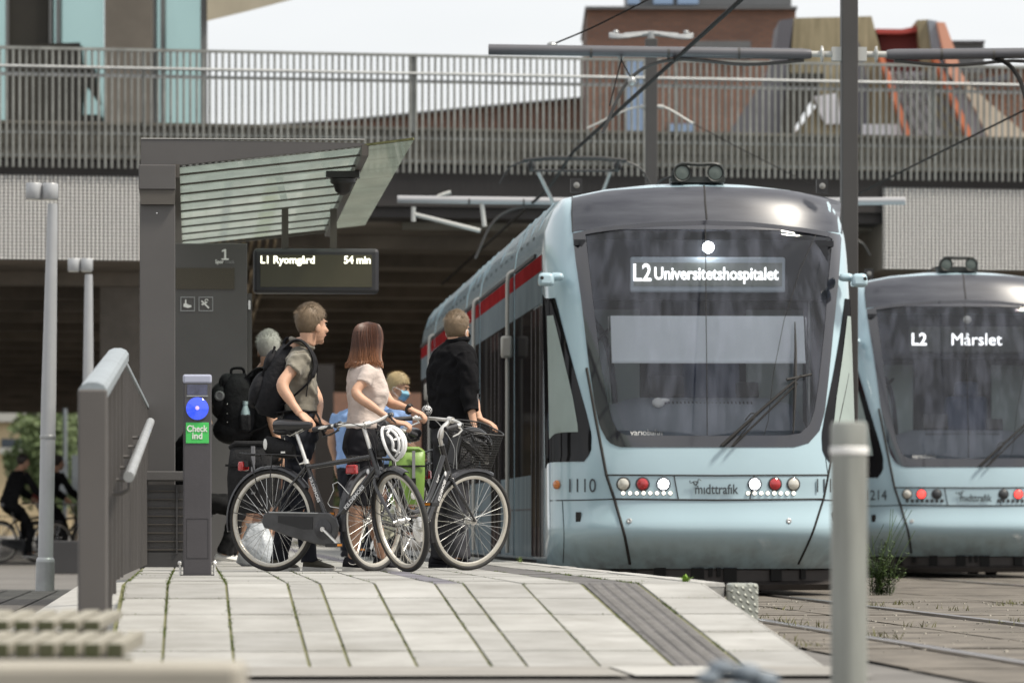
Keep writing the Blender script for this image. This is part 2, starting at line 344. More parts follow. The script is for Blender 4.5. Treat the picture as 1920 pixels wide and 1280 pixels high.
for k in range(90):
    c = PL(random.choice((3.62,4.25,5.0,5.4,6.1,6.3,7.9,8.7,3.0)), random.uniform(26,46), 0)
    for j in range(random.randrange(3,22)):
        p = c+Vector((random.gauss(0,0.06),random.gauss(0,0.12),0)); blade(gs, p, random.uniform(0.015,0.05), 0.03, 0.004)
tag(gs.build('track_grass', 'dry_grass', smooth=False), kind='stuff')
gr = MB(); mat('grit', (0.33,0.31,0.27), 0.9, island=0.35, var=0.1)
for k in range(500):
    c = PL(random.uniform(2.95,7), random.uniform(25,46), 0.004); s = random.uniform(0.004,0.014)
    gr.box(c, (s*1.4,s,s*0.8), random.uniform(0,3))
tag(gr.build('gravel', 'grit', smooth=False), kind='stuff')
def weed(name, label, loc, n, h, spread, leafw, colr):
    mat(name+'_leaf', colr, 0.6, 0, 0.35, 12); b = MB()
    for i in range(n):
        a = random.uniform(0,2*pi); hh = h*random.uniform(0.35,1); r = spread*random.uniform(0.2,1)
        p0 = Vector((random.gauss(0,0.01),random.gauss(0,0.01),0)); tip = Vector((cos(a)*r, sin(a)*r, hh)); mid = tip*0.5+Vector((0,0,hh*0.18))
        side = Vector((-sin(a),cos(a),0))*leafw*random.uniform(0.5,1)
        b.add([p0-side*0.2,p0+side*0.2,mid+side,tip,mid-side], [(0,1,2,3,4)])
    o = b.build(name, name+'_leaf', smooth=False); o.location = loc; return tag(o, label, 'weed')
weed('leafy_weed', 'small bright green weed growing at the platform edge beside the steel corner plate', PL(2.66,30.6,ZP-0.01), 22, 0.055, 0.06, 0.014, (0.16,0.28,0.03))
weed('grass_tuft', 'little grass tuft on the platform edge below the tram cab corner', PL(2.74,47.5,ZP-0.01), 30, 0.07, 0.05, 0.005, (0.13,0.19,0.04))
mat('tall_weed_leaf', (0.05,0.085,0.018), 0.6, 0, 0.4, 12)
m = MB()
for i in range(46):
    a = random.uniform(0,2*pi); h = random.uniform(0.14,0.62) if i % 4 else random.uniform(0.5,0.75); r = random.uniform(0.03,0.30); q0 = Vector((random.gauss(0,0.05),random.gauss(0,0.05),0)); pts = spline([q0, q0+Vector((cos(a)*r*0.25,sin(a)*r*0.25,h*0.5)), q0+Vector((cos(a)*r,sin(a)*r,h))],6)
    m.tube(pts, 0.0022, 4)
    for p in pts[1:]:
        if h > 0.5 and p.z > 0.35*h: continue
        for j in range(5):
            b_ = random.uniform(0,2*pi); d = Vector((cos(b_),sin(b_),random.uniform(-0.1,0.6)))*random.uniform(0.02,0.055); sd_ = Vector((-sin(b_),cos(b_),0))*random.uniform(0.004,0.010); m.add([p,p+d*0.5+sd_,p+d,p+d*0.5-sd_], [(0,1,2,3)])
o = m.build('tall_weed', 'tall_weed_leaf', smooth=False); o.location = PL(5.95,49.0,0); tag(o, 'tall feathery weed clump between the two trams behind the near bollard', 'weed')
# ------------------------------------------------------------------ footbridge over the tracks
BA = 0.234; BC = Vector((0, 91.2, 0)); BT = Vector((cos(BA), sin(BA), 0)); BN = Vector((-sin(BA), cos(BA), 0))
def BP(t, n, z): return BC + BT*t + BN*n + Vector((0,0,z))
def tpx(px):     # distance along the bridge front seen at photo column px
    k = (px-960)/F; return (k*BC.y)/(BT.x - k*BT.y)
def bbox(mb, t0, t1, n0, n1, z0, z1, mi=0):
    vs = [BP(t,n,z) for z in (z0,z1) for n in (n0,n1) for t in (t0,t1)]
    mb.add(vs, [(0,2,3,1),(4,5,7,6),(0,1,5,4),(2,6,7,3),(0,4,6,2),(1,3,7,5)], mi)
mat('baluster', (0.225,0.23,0.215), 0.5, 0.35, 0.25, 3, island=0.16)
mat('deck_concrete', (0.15,0.14,0.115), 0.85, 0, col2=(0.25,0.235,0.20), vscale=0.7, bump=0.3, bscale=8, stretch=(1,1,2.5))
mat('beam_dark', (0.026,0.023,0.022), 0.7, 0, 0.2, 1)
mat('soffit', (0.215,0.185,0.155), 0.8, 0, 0.35, 0.8, 0.4, 3)
mat('underpass_wall', (0.24,0.215,0.19), 0.85, 0, 0.3, 1.2, 0.3, 6)
def perforated():
    m = mat('perforated', (0.34,0.34,0.34), 0.45, 0.3); n = m.node_tree.nodes; l = m.node_tree.links.new; p = n['Principled BSDF']
    t = n.new('ShaderNodeTexCoord'); s = n.new('ShaderNodeSeparateXYZ'); l(t.outputs['Object'], s.inputs[0])
    def mt(op, a, b=None):
        q = n.new('ShaderNodeMath'); q.operation = op
        for i, v in enumerate((a,b)):
            if v is None: continue
            if isinstance(v,(int,float)): q.inputs[i].default_value = v
            else: l(v, q.inputs[i])
        return q.outputs[0]
    a = mt('SINE', mt('MULTIPLY', s.outputs['X'], 2*pi/0.066)); b = mt('SINE', mt('MULTIPLY', s.outputs['Z'], 2*pi/0.055))
    v = mt('ADD', mt('MULTIPLY', a, 0.75), mt('MULTIPLY', b, 0.5)); r = n.new('ShaderNodeValToRGB'); r.color_ramp.elements[0].position = 0.28; r.color_ramp.elements[1].position = 0.72
    r.color_ramp.elements[0].color = (0.15,0.145,0.14,1); r.color_ramp.elements[1].color = (0.60,0.60,0.59,1)
    l(mt('ADD', mt('MULTIPLY', v, 0.4), 0.5), r.inputs[0]); l(r.outputs[0], p.inputs['Base Color'])
    bu = n.new('ShaderNodeBump'); bu.inputs['Distance'].default_value = 0.02; bu.inputs['Strength'].default_value = 0.8; l(v, bu.inputs['Height']); l(bu.outputs[0], p.inputs['Normal'])
perforated()
br = thing('footbridge', 'long grey footbridge crossing above the tracks with a balustrade of thin upright bars', 'bridge')
TL, TR_ = -16.0, 17.0
m = MB(); bbox(m, TL,TR_, 0.10,7.0, 6.40,6.93); bbox(m, TL,TR_, 0.04,0.30, 6.931,6.985); bbox(m, TL,TR_, 0.06,0.099,6.62,6.70); m.build('deck', 'deck_concrete', br, smooth=False)
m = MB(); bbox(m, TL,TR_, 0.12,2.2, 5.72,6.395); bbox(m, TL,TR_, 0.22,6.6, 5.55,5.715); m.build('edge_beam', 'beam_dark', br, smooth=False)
m = MB(); t = TL
while t < TR_: m.cyl(BP(t,-0.02,6.25), BP(t,-0.02,8.11), 0.022, n=6); t += 0.1045
tag(m.build('baluster', 'baluster', br), 'row of thin grey upright bars', kind='stuff')
m = MB(); bbox(m, TL,TR_, -0.045,0.02, 8.10,8.145); bbox(m, TL,TR_, 0.005,0.03, 6.42,6.46); bbox(m, TL,TR_, 0.005,0.03,6.78,6.82); m.build('top_rail', 'baluster', br, smooth=False)
m = MB(); m.cyl(BP(TL,-0.055,7.83), BP(TR_,-0.055,7.83), 0.024, n=8); bbox(m, TL,TR_, 0.03,0.09, 7.69,7.74); m.build('handrail', 'galvanised', br)
for k in range(8):
    t = TL+1.3+k*4.35; m = MB(); bbox(m, t,t+0.06,0.0,0.05,6.9,8.10); m.build('post', 'baluster', br, smooth=False)
for t0, t1, lb in ((TL, tpx(262), 'grey perforated cladding on the street side'), (tpx(1658), TR_, 'grey perforated cladding above the second tram')):
    o = MB(); o.box((0,0,0), (t1-t0, 0.05, 1.33)); q = o.build('cladding_panel', 'perforated', br, smooth=False)
    q.location = BP((t0+t1)/2, 0.07, 5.465); q.rotation_euler = (0,0,BA); q['label'] = lb
def ubox(mb, t0, t1, d0, d1, z0, z1, mi=0):    # box running along the tracks under the bridge
    vs = [BP(t,0,z)+DR*d for z in (z0,z1) for d in (d0,d1) for t in (t0,t1)]
    mb.add(vs, [(0,2,3,1),(4,5,7,6),(0,1,5,4),(2,6,7,3),(0,4,6,2),(1,3,7,5)], mi)
T1, T2 = tpx(262), tpx(1658)
m = MB(); ubox(m, -34,T1, 0.3,4.4, 4.81,5.0)
for k in range(20): ubox(m, -34,T1, 6.2+k*5.5, 9.9+k*5.5, 4.81,5.0)  # openings added between the slabs to let daylight under the bridge
m.build('side_soffit', 'soffit', br, smooth=False)
m = MB(); ubox(m, T2,TR_+8, 0.3,112, 4.81,5.0); m.build('side_soffit', 'soffit', br, smooth=False)
m = MB(); ubox(m, T1+0.01,T2-0.01, 1.5,5.3, 5.50,5.549)
for k in range(16): ubox(m, T1+0.01,T2-0.01, 8.6+k*6.7, 12.0+k*6.7, 5.50,5.549)  # slots added behind each beam so daylight reaches the next beam's face
for k in range(16): ubox(m, T1+0.03,T2-0.03, 5+k*6.7, 5.6+k*6.7, 5.28,5.499)
ubox(m, T1-0.2,T1, 0.32,112, 5.001,5.56); ubox(m, T2,T2+0.2, 0.32,112, 5.001,5.56)
m.build('soffit', 'soffit', br, smooth=False)
mat('brown_slat', (0.36,0.28,0.18), 0.7, 0, 0.3, 3)
m = MB()
for k in range(9): ubox(m, T1+1.15+0.13*k, T1+1.19+0.13*k, 2, 40, 5.20, 5.27)
m.build('ceiling_slats', 'brown_slat', br, smooth=False)
m = MB()
for k in range(20): ubox(m, -34, T1-0.05, 4.3+k*5.5, 4.75+k*5.5, 4.58,4.808)
m.build('ceiling_ribs', 'soffit', br, smooth=False)
m = MB(); ubox(m, tpx(760),tpx(960), 1.4,1.5, 5.42,5.54); m.build('pale_ledge', 'deck_concrete', br, smooth=False)  # paler concrete ledge under the deck, without any lamp
def pier(px0, px1, d0, dep, zt, lb=None, mt_='underpass_wall'):
    m = MB(); sc = (91.2+d0)/91.2; dx = -0.0562*d0
    ubox(m, tpx(px0)*sc-dx*1.0, tpx(px1)*sc-dx*1.0, d0, d0+dep, 0, zt); q = m.build('pier', mt_, br, smooth=False)
    if lb: q['label'] = lb
pier(188, 262, 6, 2.2, 4.809, 'rough concrete pier beside the shelter')
for d_ in (22,38,54,70,86): m = MB(); ubox(m, tpx(188), tpx(262), d_, d_+2.2, 0, 4.809); m.build('pier', 'underpass_wall', br, smooth=False)  # added row of hidden piers that darkens the reflections in the tram side
pier(598, 632, 75, 2.5, 5.499, None, 'beam_dark')
m = MB(); ubox(m, tpx(1800),TR_+12, 4, 110, 0, 4.809); m.build('abutment', 'underpass_wall', br, smooth=False)
# ------------------------------------------------------------------ buildings
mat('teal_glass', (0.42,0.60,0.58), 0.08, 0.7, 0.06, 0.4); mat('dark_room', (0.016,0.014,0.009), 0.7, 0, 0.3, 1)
mat('pillar_concrete', (0.135,0.12,0.10), 0.85, 0, 0.16, 0.9, 0.2, 4); mat('frame_grey', (0.12,0.125,0.125), 0.5)
mat('soffit_beige', (0.22,0.20,0.15), 0.8, 0, 0.1, 0.8)
def px_prism(mb, poly, D, depth, mi=0):
    """an outline seen at distance D, built as a solid body of real thickness"""
    mb.prism(poly, lambda p: at(p[0],p[1],D), lambda p: at(p[0],p[1],D)+Vector((0,depth,0)), mi)
def rect(x0,y0,x1,y1): return [(x0,y0),(x1,y0),(x1,y1),(x0,y1)]
b = thing('glass_pavilion', 'glass building with concrete pillars behind the left part of the footbridge', 'building', (0,0,0))
def pp(name, mt_, poly, D, dep, par, **k): m = MB(); px_prism(m, poly, D, dep); return m.build(name, mt_, par, smooth=False, **k)
pp('pillar', 'pillar_concrete', rect(196,-260,284,420), 108, 1.0, b); pp('pillar', 'pillar_concrete', rect(-260,-260,-90,420), 108, 1.0, b)
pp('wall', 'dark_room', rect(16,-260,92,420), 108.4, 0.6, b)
for x0, x1 in ((-90,10),(112,195),(308,376)): pp('window', 'teal_glass', rect(x0,-260,x1,420), 108.6, 0.05, b)
for x0, x1 in ((10,16),(92,97),(105,112),(284,291),(301,308),(376,387)): pp('mullion', 'frame_grey', rect(x0,-260,x1,420), 108.3, 0.35, b)
pp('glass_side', 'teal_glass', rect(97,-260,105,420), 108.6, 0.05, b); pp('glass_side', 'teal_glass', rect(291,-260,301,420), 108.6, 0.05, b)
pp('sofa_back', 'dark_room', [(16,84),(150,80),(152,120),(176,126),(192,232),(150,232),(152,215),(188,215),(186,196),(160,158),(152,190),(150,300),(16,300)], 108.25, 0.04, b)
m = MB(); P = [at(388,40,107.9), at(470,20,110), at(640,-25,120), at(640,-60,150), at(388,-60,150), at(388,30,112)]
m.add(P+[p+Vector((0,0,1.2)) for p in P], [(0,1,2,3,4,5),(11,10,9,8,7,6)]+[(i,(i+1)%6,6+(i+1)%6,6+i) for i in range(6)]); m.build('roof_overhang', 'soffit_beige', b, smooth=False)
def bricks(name, c1, c2, sc=1.0):
    m = mat(name, c1, 0.85); n = m.node_tree.nodes; l = m.node_tree.links.new
    t = n.new('ShaderNodeTexCoord'); mp_ = n.new('ShaderNodeMapping'); mp_.inputs['Rotation'].default_value = (pi/2,0,0); k = n.new('ShaderNodeTexBrick')
    k.inputs['Color1'].default_value = (*c1,1); k.inputs['Color2'].default_value = (*c2,1); k.inputs['Mortar'].default_value = (0.13,0.10,0.085,1)
    k.inputs['Scale'].default_value = 1.0; k.inputs['Brick Width'].default_value = 0.5*sc; k.inputs['Row Height'].default_value = 0.16*sc; k.inputs['Mortar Size'].default_value = 0.015
    l(t.outputs['Object'], mp_.inputs[0]); l(mp_.outputs[0], k.inputs['Vector']); l(k.outputs['Color'], n['Principled BSDF'].inputs['Base Color'])
bricks('brick_red', (0.235,0.115,0.075), (0.175,0.088,0.06), 0.5); bricks('brick_orange', (0.30,0.14,0.08), (0.24,0.11,0.065), 0.5)
mat('roof_grey', (0.11,0.115,0.12), 0.6, 0, 0.1, 1); mat('window_dark', (0.05,0.065,0.08), 0.08, 0.2)
mat('blue_glass', (0.22,0.30,0.42), 0.1, 0.6)
b = thing('brick_hall', 'low brown brick building with a sloping top behind the middle of the footbridge', 'building')
pp('wall', 'brick_red', [(470,420),(470,239),(660,226),(860,206),(1098,184),(1098,420)], 150, 6, b)
pp('roof_edge', 'roof_grey', [(470,239),(660,226),(860,206),(1098,184),(1098,181),(860,202),(660,222),(470,235)], 149.8, 6.3, b)
b = thing('brick_tower', 'tall brown brick block rising behind the footbridge left of the catenary mast', 'building')
pp('wall', 'brick_red', rect(1100,16,1492,420), 142, 9, b); pp('parapet', 'roof_grey', rect(1097,12,1495,17), 141.8, 9.4, b)
p_ = pp('penthouse', 'roof_grey', rect(1176,-30,1484,11), 145, 4, b)
for x0,x1 in ((1176,1200),(1225,1262),(1270,1310)): pp('window', 'blue_glass', rect(x0,-30,x1,8), 144.9, 0.06, p_)
pp('wall_panel', 'roof_grey', rect(1302,77,1408,108), 141.9, 0.09, b)
for x0,y0,x1,y1 in ((1176,112,1208,250),(1254,232,1300,255)):
    q = pp('window', 'blue_glass', rect(x0,y0,x1,y1), 141.9, 0.09, b)
    pp('frame', 'frame_grey', rect(x0-3,y0,x0,y1), 141.85, 0.12, q); pp('frame', 'frame_grey', rect(x1,y0,x1+3,y1), 141.85, 0.12, q)
mat('khaki', (0.17,0.145,0.085), 0.75, 0, col2=(0.36,0.31,0.20), vscale=2.5, stretch=(4,1,0.4)); mat('slate_grey', (0.085,0.085,0.10), 0.6, 0, 0.1, 1)
mat('orange_strip', (0.56,0.17,0.08), 0.6); mat('salmon', (0.60,0.30,0.21), 0.7, 0, 0.05, 1); mat('dark_red', (0.14,0.02,0.018), 0.7); mat('red_paint', (0.36,0.05,0.04), 0.6)
mat('pale_panel', (0.60,0.61,0.66), 0.5, 0.1, 0.2, 0.8); mat('zinc', (0.25,0.28,0.32), 0.45, 0.3, 0.15, 2, stretch=(5,1,0.3)); mat('beige', (0.46,0.40,0.32), 0.8, 0, 0.1, 1)
def k3(pts): return [(1300+x/3.097, y/3.097) for x, y in pts]
b = thing('angular_roof', 'angular khaki and orange skylight roofs behind the footbridge right of the brick block', 'building')
D_ = 120
pp('khaki_slope', 'khaki', k3([(585,105),(1035,95),(1075,250),(1190,720),(1200,900),(560,900),(600,760),(760,560),(560,420)]), D_, 3, b)
pp('slate_edge', 'slate_grey', k3([(500,120),(584,106),(556,300),(545,420),(640,560),(500,900),(120,900),(440,420),(475,290)]), D_-0.4, 2.5, b)
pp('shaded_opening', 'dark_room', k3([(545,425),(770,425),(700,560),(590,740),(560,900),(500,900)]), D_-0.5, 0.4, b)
pp('zinc_strip', 'slate_grey', k3([(960,240),(1000,400),(1030,900),(940,900),(945,300)]), D_-0.3, 0.25, b)
pp('grey_face', 'pale_panel', k3([(700,560),(840,540),(860,720),(760,720)]), D_-0.2, 0.15, b)
pp('sill', 'pale_panel', k3([(975,722),(1200,722),(1240,900),(960,900)]), D_-0.35, 0.3, b)
pp('orange_ridge', 'orange_strip', k3([(1078,330),(1108,330),(1272,805),(1300,900),(1262,900),(1238,805)]), D_-0.6, 3, b)
pp('red_gable', 'dark_red', k3([(1072,195),(1300,185),(1330,420),(1110,420)]), D_+0.4, 2, b)
pp('red_ridge', 'red_paint', k3([(1060,168),(1210,170),(1300,152),(1302,184),(1210,196),(1068,194)]), D_, 2.5, b)
pp('glazed_slope', 'pale_panel', k3([(1112,415),(1345,420),(1400,520),(1590,800),(1620,900),(1300,900),(1268,800)]), D_-0.1, 0.4, b)
for q in range(6): m = MB(); a_, b2_ = k3([(1120+q*44,418),(1300+q*58,800)]); m.bar(at(*a_,D_-0.25),at(*b2_,D_-0.25),0.05,0.08); m.build('glazing_bar','roof_grey',b,smooth=False)
pp('khaki_tower', 'khaki', k3([(1298,118),(1362,114),(1390,320),(1560,640),(1600,900),(1480,900),(1330,420)]), D_-0.2, 3, b)
pp('zinc_face', 'zinc', k3([(1362,114),(1418,124),(1475,300),(1700,760),(1740,900),(1640,900),(1600,800),(1440,420),(1390,320)]), D_-0.5, 2.6, b)
pp('orange_ridge', 'orange_strip', k3([(1390,330),(1420,335),(1630,800),(1660,900),(1620,900),(1592,800)]), D_-0.8, 2.4, b)
pp('salmon_face', 'salmon', k3([(1416,128),(1462,132),(1520,290),(1560,430),(1600,480),(1530,500),(1480,420)]), D_-0.9, 2, b)
pp('beige_slope', 'beige', k3([(1545,470),(1600,478),(1700,580),(1920,770),(2050,900),(1760,900),(1640,640)]), D_-0.7, 1.6, b)
b = thing('grey_plant_room', 'grey flat topped rooftop box behind the angular skylights', 'building')
pp('wall', 'roof_grey', k3([(1508,246),(1688,246),(1690,420),(1508,420)]), 134, 4, b); pp('roof', 'slate_grey', k3([(1500,236),(1695,236),(1695,246),(1500,246)]), 133.8, 4.4, b)
b = thing('orange_brick_house', 'orange brick building far right behind the footbridge', 'building')
pp('wall', 'brick_orange', k3([(1690,392),(2200,388),(2200,900),(1690,900)]), 138, 6, b); pp('roof_edge', 'slate_grey', k3([(1690,384),(2200,380),(2200,392),(1690,392)]), 137.8, 6.3, b)
pp('awning', 'slate_grey', k3([(1610,470),(1840,425),(1840,460),(1660,490)]), 136.5, 1.2, b)
# beyond the underpass
mat('yellow_plaster', (0.52,0.42,0.26), 0.85, 0, 0.08, 0.4); mat('pale_roof', (0.40,0.40,0.37), 0.7, 0, 0.1, 0.5)
b = thing('yellow_house', 'pale yellow building in daylight seen under the bridge at the far left', 'building')
pp('wall', 'yellow_plaster', rect(-420,790,333,1004), 250, 8, b); pp('roof', 'pale_roof', rect(-430,700,340,790), 249.5, 8.6, b)
for x in (-300,-200,-100,2,90,190):
    q = pp('window', 'window_dark', rect(x,822,x+38,838), 249.9, 0.2, b); pp('sill', 'pale_roof', rect(x-4,839,x+42,850), 249.6, 0.4, q)
b = thing('far_brick_wall', 'reddish brick wall in daylight beyond the underpass behind the woman', 'building')
pp('wall', 'brick_orange', rect(335,690,860,1004), 235, 4, b); pp('coping', 'pale_roof', rect(330,812,700,842), 234.5, 0.4, b)
mat('leaf_a', (0.04,0.07,0.018), 0.7, 0, col2=(0.10,0.135,0.05), vscale=1.2); mat('bark', (0.06,0.045,0.03), 0.9, 0, 0.3, 4)
def tree(label, px, D, base, h, r, n=900, leaf=0.16):
    o = at(px, HZ, D); t = thing('tree', label, 'tree', (o.x,o.y,base), 0, 'trees in daylight beyond the underpass')
    m = MB(); m.tube(spline([(0,0,0),(0.05,0.1,h*0.3),(-0.05,0,h*0.6),(0.02,0,h*0.85)],4), [0.16-0.009*i for i in range(13)], 8)
    for i in range(7):
        a = i*2.4; m.tube([(0,0,h*(0.3+0.07*i)), (cos(a)*r*0.4,sin(a)*r*0.4,h*(0.45+0.07*i)), (cos(a)*r*0.75,sin(a)*r*0.75,h*(0.52+0.07*i))], [0.06,0.035,0.012], 5)
    m.build('trunk', 'bark', t); m = MB()
    for i in range(n):
        c = Vector((random.gauss(0,1),random.gauss(0,1),random.gauss(0,1))).normalized()*random.random()**0.4
        if mnoise.noise(c*2.3+Vector((px*0.1,0,0))) < -0.12: continue
        p = Vector((c.x*r,c.y*r,h*0.62+c.z*h*0.42)); x = Vector((random.gauss(0,1),random.gauss(0,1),random.gauss(0,1))).normalized(); y = x.orthogonal().normalized()*leaf*0.6; x *= leaf
        m.add([p-x,p+y,p+x,p-y], [(0,1,2,3)])
    m.build('crown', 'leaf_a', t, smooth=False)
tree('small round green tree beside the yellow house behind the lamp post', 95, 226, 0, 5.6, 1.9, 5200, 0.14)
tree('taller green tree just left of the ramp railing post', 142, 230, 0, 5.0, 1.3, 3200, 0.13)
tree('green tree in front of the far brick wall behind the man with the small backpack', 655, 222, 0, 4.8, 1.3, 3000, 0.13)

mat('sign_back', (0.30,0.34,0.38), 0.5, 0.2)
sg = at(122, HZ, F/62.); t = thing('road_sign', 'grey backs of road signs on a pole in front of the far green trees', 'sign', (sg.x, sg.y, 0))
m = MB(); m.cyl((0,0,0),(0,0,4.2),0.06,n=10); m.build('pole', 'sign_back', t)
for x, z, w_, h_ in ((-0.08,2.15,0.35,1.0),(0.42,2.25,0.42,1.1)): m = MB(); m.box((x,-0.08,z),(w_,0.04,h_)); m.build('sign_plate','sign_back',t,smooth=False)
# ------------------------------------------------------------------ trams
mat('tram_blue', (0.385,0.52,0.58), 0.14, 0, 0.03, 1.5, coat=0.5, spec=0.5)
def grime():
    m = M['tram_blue']; n = m.node_tree.nodes; l = m.node_tree.links.new; p = n['Principled BSDF']; src = p.inputs['Base Color'].links[0].from_socket
    t = n.new('ShaderNodeTexCoord'); s = n.new('ShaderNodeSeparateXYZ'); z = n.new('ShaderNodeTexNoise'); z.inputs['Scale'].default_value = 3.5; z.inputs['Detail'].default_value = 8; mp_ = n.new('ShaderNodeMapping'); mp_.inputs['Scale'].default_value = (2.5,2.5,0.6)
    a = n.new('ShaderNodeMapRange'); a.inputs['From Min'].default_value = 0.55; a.inputs['From Max'].default_value = 0.22; a.inputs['To Max'].default_value = 0.75
    q = n.new('ShaderNodeMapRange'); q.inputs['From Min'].default_value = 0.35; q.inputs['From Max'].default_value = 0.75; q.inputs['To Min'].default_value = 0.25
    mu = n.new('ShaderNodeMath'); mu.operation = 'MULTIPLY'; mx = n.new('ShaderNodeMixRGB'); mx.inputs[2].default_value = (0.13,0.115,0.095,1)
    l(t.outputs['Object'], s.inputs[0]); l(t.outputs['Object'], mp_.inputs[0]); l(mp_.outputs[0], z.inputs['Vector']); l(s.outputs['Z'], a.inputs['Value']); l(z.outputs['Fac'], q.inputs['Value']); l(a.outputs[0], mu.inputs[0]); l(q.outputs[0], mu.inputs[1]); l(mu.outputs[0], mx.inputs[0]); l(src, mx.inputs[1]); l(mx.outputs[0], p.inputs['Base Color'])
    r = n.new('ShaderNodeMapRange'); r.inputs['To Min'].default_value = 0.10; r.inputs['To Max'].default_value = 0.24; l(z.outputs['Fac'], r.inputs['Value']); l(r.outputs[0], p.inputs['Roughness'])
grime()
mat('tram_roof', (0.20,0.25,0.27), 0.45, 0, 0.25, 1.2, stretch=(3,1,3))
coated('tram_grey_band', (0.15,0.18,0.195), 0.10, 0.15, 0.15)
coated('tram_panel', (0.15,0.19,0.21), 0.14, 0.10, 0.3, (1,6,0.4))
coated('tram_dark', (0.010,0.009,0.010), 0.13, 0.04, 0.3, (2,8,0.3))
mat('tram_roof_front', (0.036,0.038,0.05), 0.34, 0, col2=(0.075,0.08,0.095), vscale=2.0, stretch=(0.6,1,6), spec=0.6)
mat('frit', (0.012,0.012,0.018), 0.08, 0, 0.2, 3, spec=0.8, coat=1.0)
mat('skirt', (0.030,0.025,0.023), 0.6, 0, 0.3, 4, 0.1, 20); mat('skirt_hole', (0.004,0.004,0.004), 0.9)
mat('lens_grey', (0.25,0.25,0.24), 0.2, 0.3); coated('cab_black', (0.008,0.008,0.009), 0.035, 0.04); mat('gutter_metal', (0.40,0.385,0.35), 0.4, 0.3); mat('seam', (0.012,0.011,0.010), 0.7); coated('red_stripe', (0.20,0.016,0.018), 0.05, 0.15, 0.3)
coated('door_brown', (0.040,0.026,0.025), 0.16, 0.12, 0.3, (1,8,0.5))
mat('inside_dark', (0.020,0.022,0.027), 0.8); mat('blind', (0.86,0.91,0.93), 0.75, 0, 0.04, 3); mat('dash', (0.21,0.235,0.265), 0.7, 0, 0.1, 3)
mat('seat_blue', (0.05,0.07,0.12), 0.8); mat('side_screen', (0.30,0.36,0.34), 0.6, 0, 0.08, 3)
mat('lamp_red', (0.42,0.03,0.035), 0.15, coat=0.8); mat('lamp_clear', (0.60,0.58,0.52), 0.12, 0.2, 0.1, 30, coat=0.8)
mat('headlight_on', (1,1,1), 0.3, emit=(0.93,0.97,1.0), es=26); mat('marker_on', (1,1,0.9), 0.3, emit=(1,0.96,0.84), es=1.3); mat('tail_on', (0.8,0.02,0.02), 0.3, emit=(1,0.06,0.05), es=2.2)
mat('lamp_hole', (0.05,0.055,0.06), 0.4); mat('amber', (0.55,0.16,0.02), 0.2, coat=0.7); mat('lettering_dark', (0.05,0.06,0.07), 0.5)
mat('led_board', (0.25,0.27,0.24), 0.5, 0, 0.08, 60); mat('led_frame', (0.42,0.48,0.52), 0.5); mat('led_text', (1,1,1), 0.5, emit=(1,1,1), es=1.5)
mat('led_board_dim', (0.055,0.06,0.055), 0.5)
glass('windscreen', (0.93,0.95,0.98), 0.0, 0.02, dirt=0.10, dcol=(0.48,0.52,0.66), dstretch=(4.5,4.5,0.10), film=0.01)
glass('cab_glass', (0.25,0.28,0.29), 0.10, 0.02)
W = 1.335; CAB = 2.3
SEC = [(1.335,0.0),(1.335,3.02),(1.315,3.18),(1.255,3.34),(1.16,3.46),(0.8,3.53),(0.4,3.57),(0.0,3.585)]   # roof outline
def ztop(u):
    u = min(abs(u), W)
    P = SEC[1:]
    for (a,za),(b,zb) in zip(P, P[1:]):
        if b <= u <= a: return za+(zb-za)*((a-u)/(a-b) if a > b else 1)
    return 3.02
def Fy(u, z):
    k = min(abs(u)/W, 0.9999); S = 1-(1-k**2.6)**(1/2.6)
    zt = ztop(u); q = min(max(z,0.01)/zt, 0.9995); T = 1-(1-q**9)**(1/9)
    sl = 0.0 if z < 1.0 else (z-1.0)**1.35*0.22
    lo = 0.26*(max(0, 0.62-z)/0.4)**2 if z < 0.62 else 0
    bul = -0.07*math.exp(-((z-0.55)/0.17)**2)
    return sl + lo + bul + 0.85*S + 0.75*T
TRAM_O, TRAM_D = 4.40, 48.27
TLOC = PL(TRAM_O, TRAM_D)
def tf(px, py):          # photo pixel -> (u, z) on the front skin of the near tram
    D = 48.0
    for _ in range(40):
        P = at(px, py, D); v = P-TLOC; u = v.dot(RT); z = P.z
        y = Fy(max(-W+.001,min(W-.001,u)), z); D += (y - v.dot(DR))*0.7
    return (max(-W+.002,min(W-.002,u)), z)
def sk(u, z, off=0.0):   # point on the skin pushed out by off
    e = 0.004
    y = Fy(u,z); du = (Fy(min(W-.001,u+e),z)-Fy(max(-W+.001,u-e),z))/(2*e); dz = (Fy(u,z+e)-Fy(u,z-e))/(2*e)
    n = Vector((du,-1,dz)).normalized()
    return Vector((u,y,z)) + Vector((du,-1,dz)).normalized()*off
def dense(poly, step=0.06):
    out = []
    for a, b in zip(poly, poly[1:]+poly[:1]):
        n = max(1, int(math.hypot(b[0]-a[0], b[1]-a[1])/step))
        out += [(a[0]+(b[0]-a[0])*i/n, a[1]+(b[1]-a[1])*i/n) for i in range(n)]
    return out
def drape(mb, poly, off=0.004, nr=24, nc=28, mi=0, surf=sk):
    """lay a polygon given as (u, z) on the skin"""
    zs = [p[1] for p in poly]; z0, z1 = min(zs)+1e-4, max(zs)-1e-4; rows = []
    for j in range(nr+1):
        z = z0+(z1-z0)*j/nr; xs = []
        for a, b in zip(poly, poly[1:]+poly[:1]):
            if (a[1] <= z < b[1]) or (b[1] <= z < a[1]): xs.append(a[0]+(b[0]-a[0])*(z-a[1])/(b[1]-a[1]))
        if len(xs) < 2: continue
        l, r = min(xs), max(xs); rows.append([surf(l+(r-l)*i/nc, z, off) for i in range(nc+1)])
    return mb.loft(rows, mi, cap=False, closed=False)
